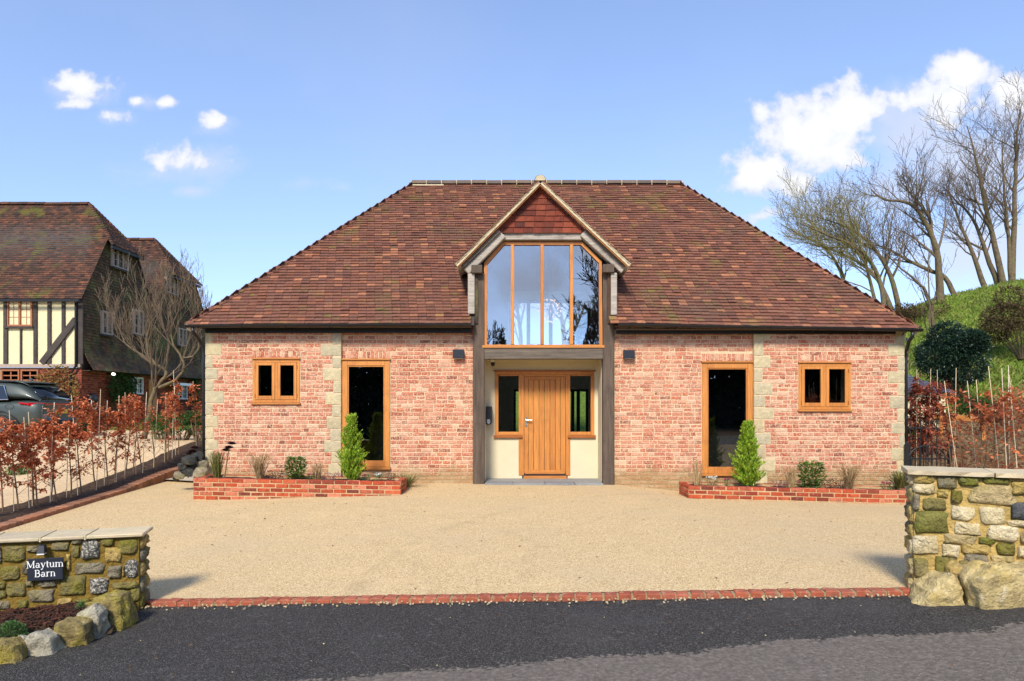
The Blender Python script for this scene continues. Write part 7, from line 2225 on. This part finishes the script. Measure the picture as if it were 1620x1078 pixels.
# quarter pillars over the glass, both sides
for sd_ in (-1, 1):
    yy = lambda w: cyn + Wd + sd_ * w
    b = MB(); b.tube([(cx0 - 1.7, yy(.897), cz0 + 1.075), (cx0 - .85, yy(.892), cz0 + 1.095), (cx0 - 1.04, yy(.792), cz0 + 1.475), (cx0 - 1.7, yy(.778), cz0 + 1.525)], .012, 6); b.build('window_trim', M['chrome'], car)
    # wheels, arches
    for xw in (-.98, -3.68):
        wy = yy(.84)
        w_ = thing_w = MB(); w_.lathe([(.20, -.11), (.30, -.115), (.345, -.09), (.355, 0), (.345, .09), (.30, .115), (.20, .11)], (cx0 + xw, wy, cz0 + .355), 28, axis='Y')
        whl = w_.build('wheel', M['rubber'], car, smooth=True)
        b = MB(); b.lathe([(.0, sd_ * .075), (.06, sd_ * .085), (.08, sd_ * .06), (.24, sd_ * .03), (.262, sd_ * .112), (.245, sd_ * .116)], (cx0 + xw, wy, cz0 + .355), 28, axis='Y'); b.build('rim', M['black'], whl, smooth=True)
        b = MB()
        for i in range(10):
            a = i * .6283; b.bar((cx0 + xw + .05 * math.cos(a), wy + sd_ * .085, cz0 + .355 + .05 * math.sin(a)), (cx0 + xw + .25 * math.cos(a + .1), wy + sd_ * .10, cz0 + .355 + .25 * math.sin(a + .1)), .03, .02, up=(0, 1, 0))
        b.build('spokes', M['steel'], whl)
        b = MB()
        pts = []
        for i in range(17):
            a = math.pi * (-.08 + 1.16 * i / 16)
            for rr_ in (.37, .45):
                pts.append((cx0 + xw + rr_ * math.cos(a), yy(.945 - (.01 if rr_ > .4 else 0)), cz0 + .36 + rr_ * math.sin(a)))
        n0 = len(pts); pts += [(x, yy(.85), z) for x, y, z in pts]
        for i in range(16):
            o = 2 * i
            b.f += [(o, o + 1, o + 3, o + 2), (n0 + o + 2, n0 + o + 3, n0 + o + 1, n0 + o), (o + 1, n0 + o + 1, n0 + o + 3, o + 3), (o, o + 2, n0 + o + 2, n0 + o)]
        b.v = pts; b.m = [0] * len(b.f); b.build('wheel_arch', M['rubber'], car)
        b = MB(); b.lathe([(0, sd_ * -.02), (.372, sd_ * -.02), (.372, sd_ * .098)], (cx0 + xw, yy(.845), cz0 + .36), 24, axis='Y'); b.build('arch_liner', M['rubber'], car)
    b = MB(); b.bar((cx0 - .02, yy(.66), cz0 + .955), (cx0 - .30, yy(.925), cz0 + .965), .05, .085, up=(0, 0, 1)); b.bar((cx0 - .30, yy(.925), cz0 + .965), (cx0 - .52, yy(.945), cz0 + 1.00), .04, .045, up=(0, 0, 1)); b.build('tail_lamp', M['tail_red'], car, bevel=.008)
MB().box(cx0 - .02, cyn + Wd - .66, cz0 + .94, cx0 + .015, cyn + Wd + .66, cz0 + .985).build('light_bar', M['tail_red'], car)
MB().box(cx0 - .02, cyn + Wd - .26, cz0 + .70, cx0 + .02, cyn + Wd + .26, cz0 + .815).build('number_plate', M['plate'], car)
MB().box(cx0 - .62, cyn + Wd - .62, cz0 + 1.545, cx0 - .40, cyn + Wd + .62, cz0 + 1.575).build('spoiler', M['black'], car, bevel=.01)
MB().box(cx0 - .1, cyn + Wd - .62, cz0 + .36, cx0 + .02, cyn + Wd + .62, cz0 + .50).build('bumper', M['rubber'], car, bevel=.02)
b = MB(); fx, fz = cx0 - .78, cz0 + .90
b.tube([(fx + .09 * (1.3 if abs(math.cos(a)) > .9 else 1) * math.cos(a), cyn - .012, fz + .08 * math.sin(a)) for a in [i * .3927 for i in range(17)]], .004, 4); b.build('fuel_flap', M['black'], car)
b = MB(); b.bar((cx0 - 1.9, cyn + .22, cz0 + 1.62), (cx0 - .8, cyn + .22, cz0 + 1.60), .03, .03); b.build('roof_rail', M['black'], car)
b = MB(); b.prism([(cx0 - .95, cz0 + 1.66), (cx0 - .80, cz0 + 1.64), (cx0 - .83, cz0 + 1.72)], cyn + Wd - .02, cyn + Wd + .02); b.build('antenna', M['car_paint'], car)
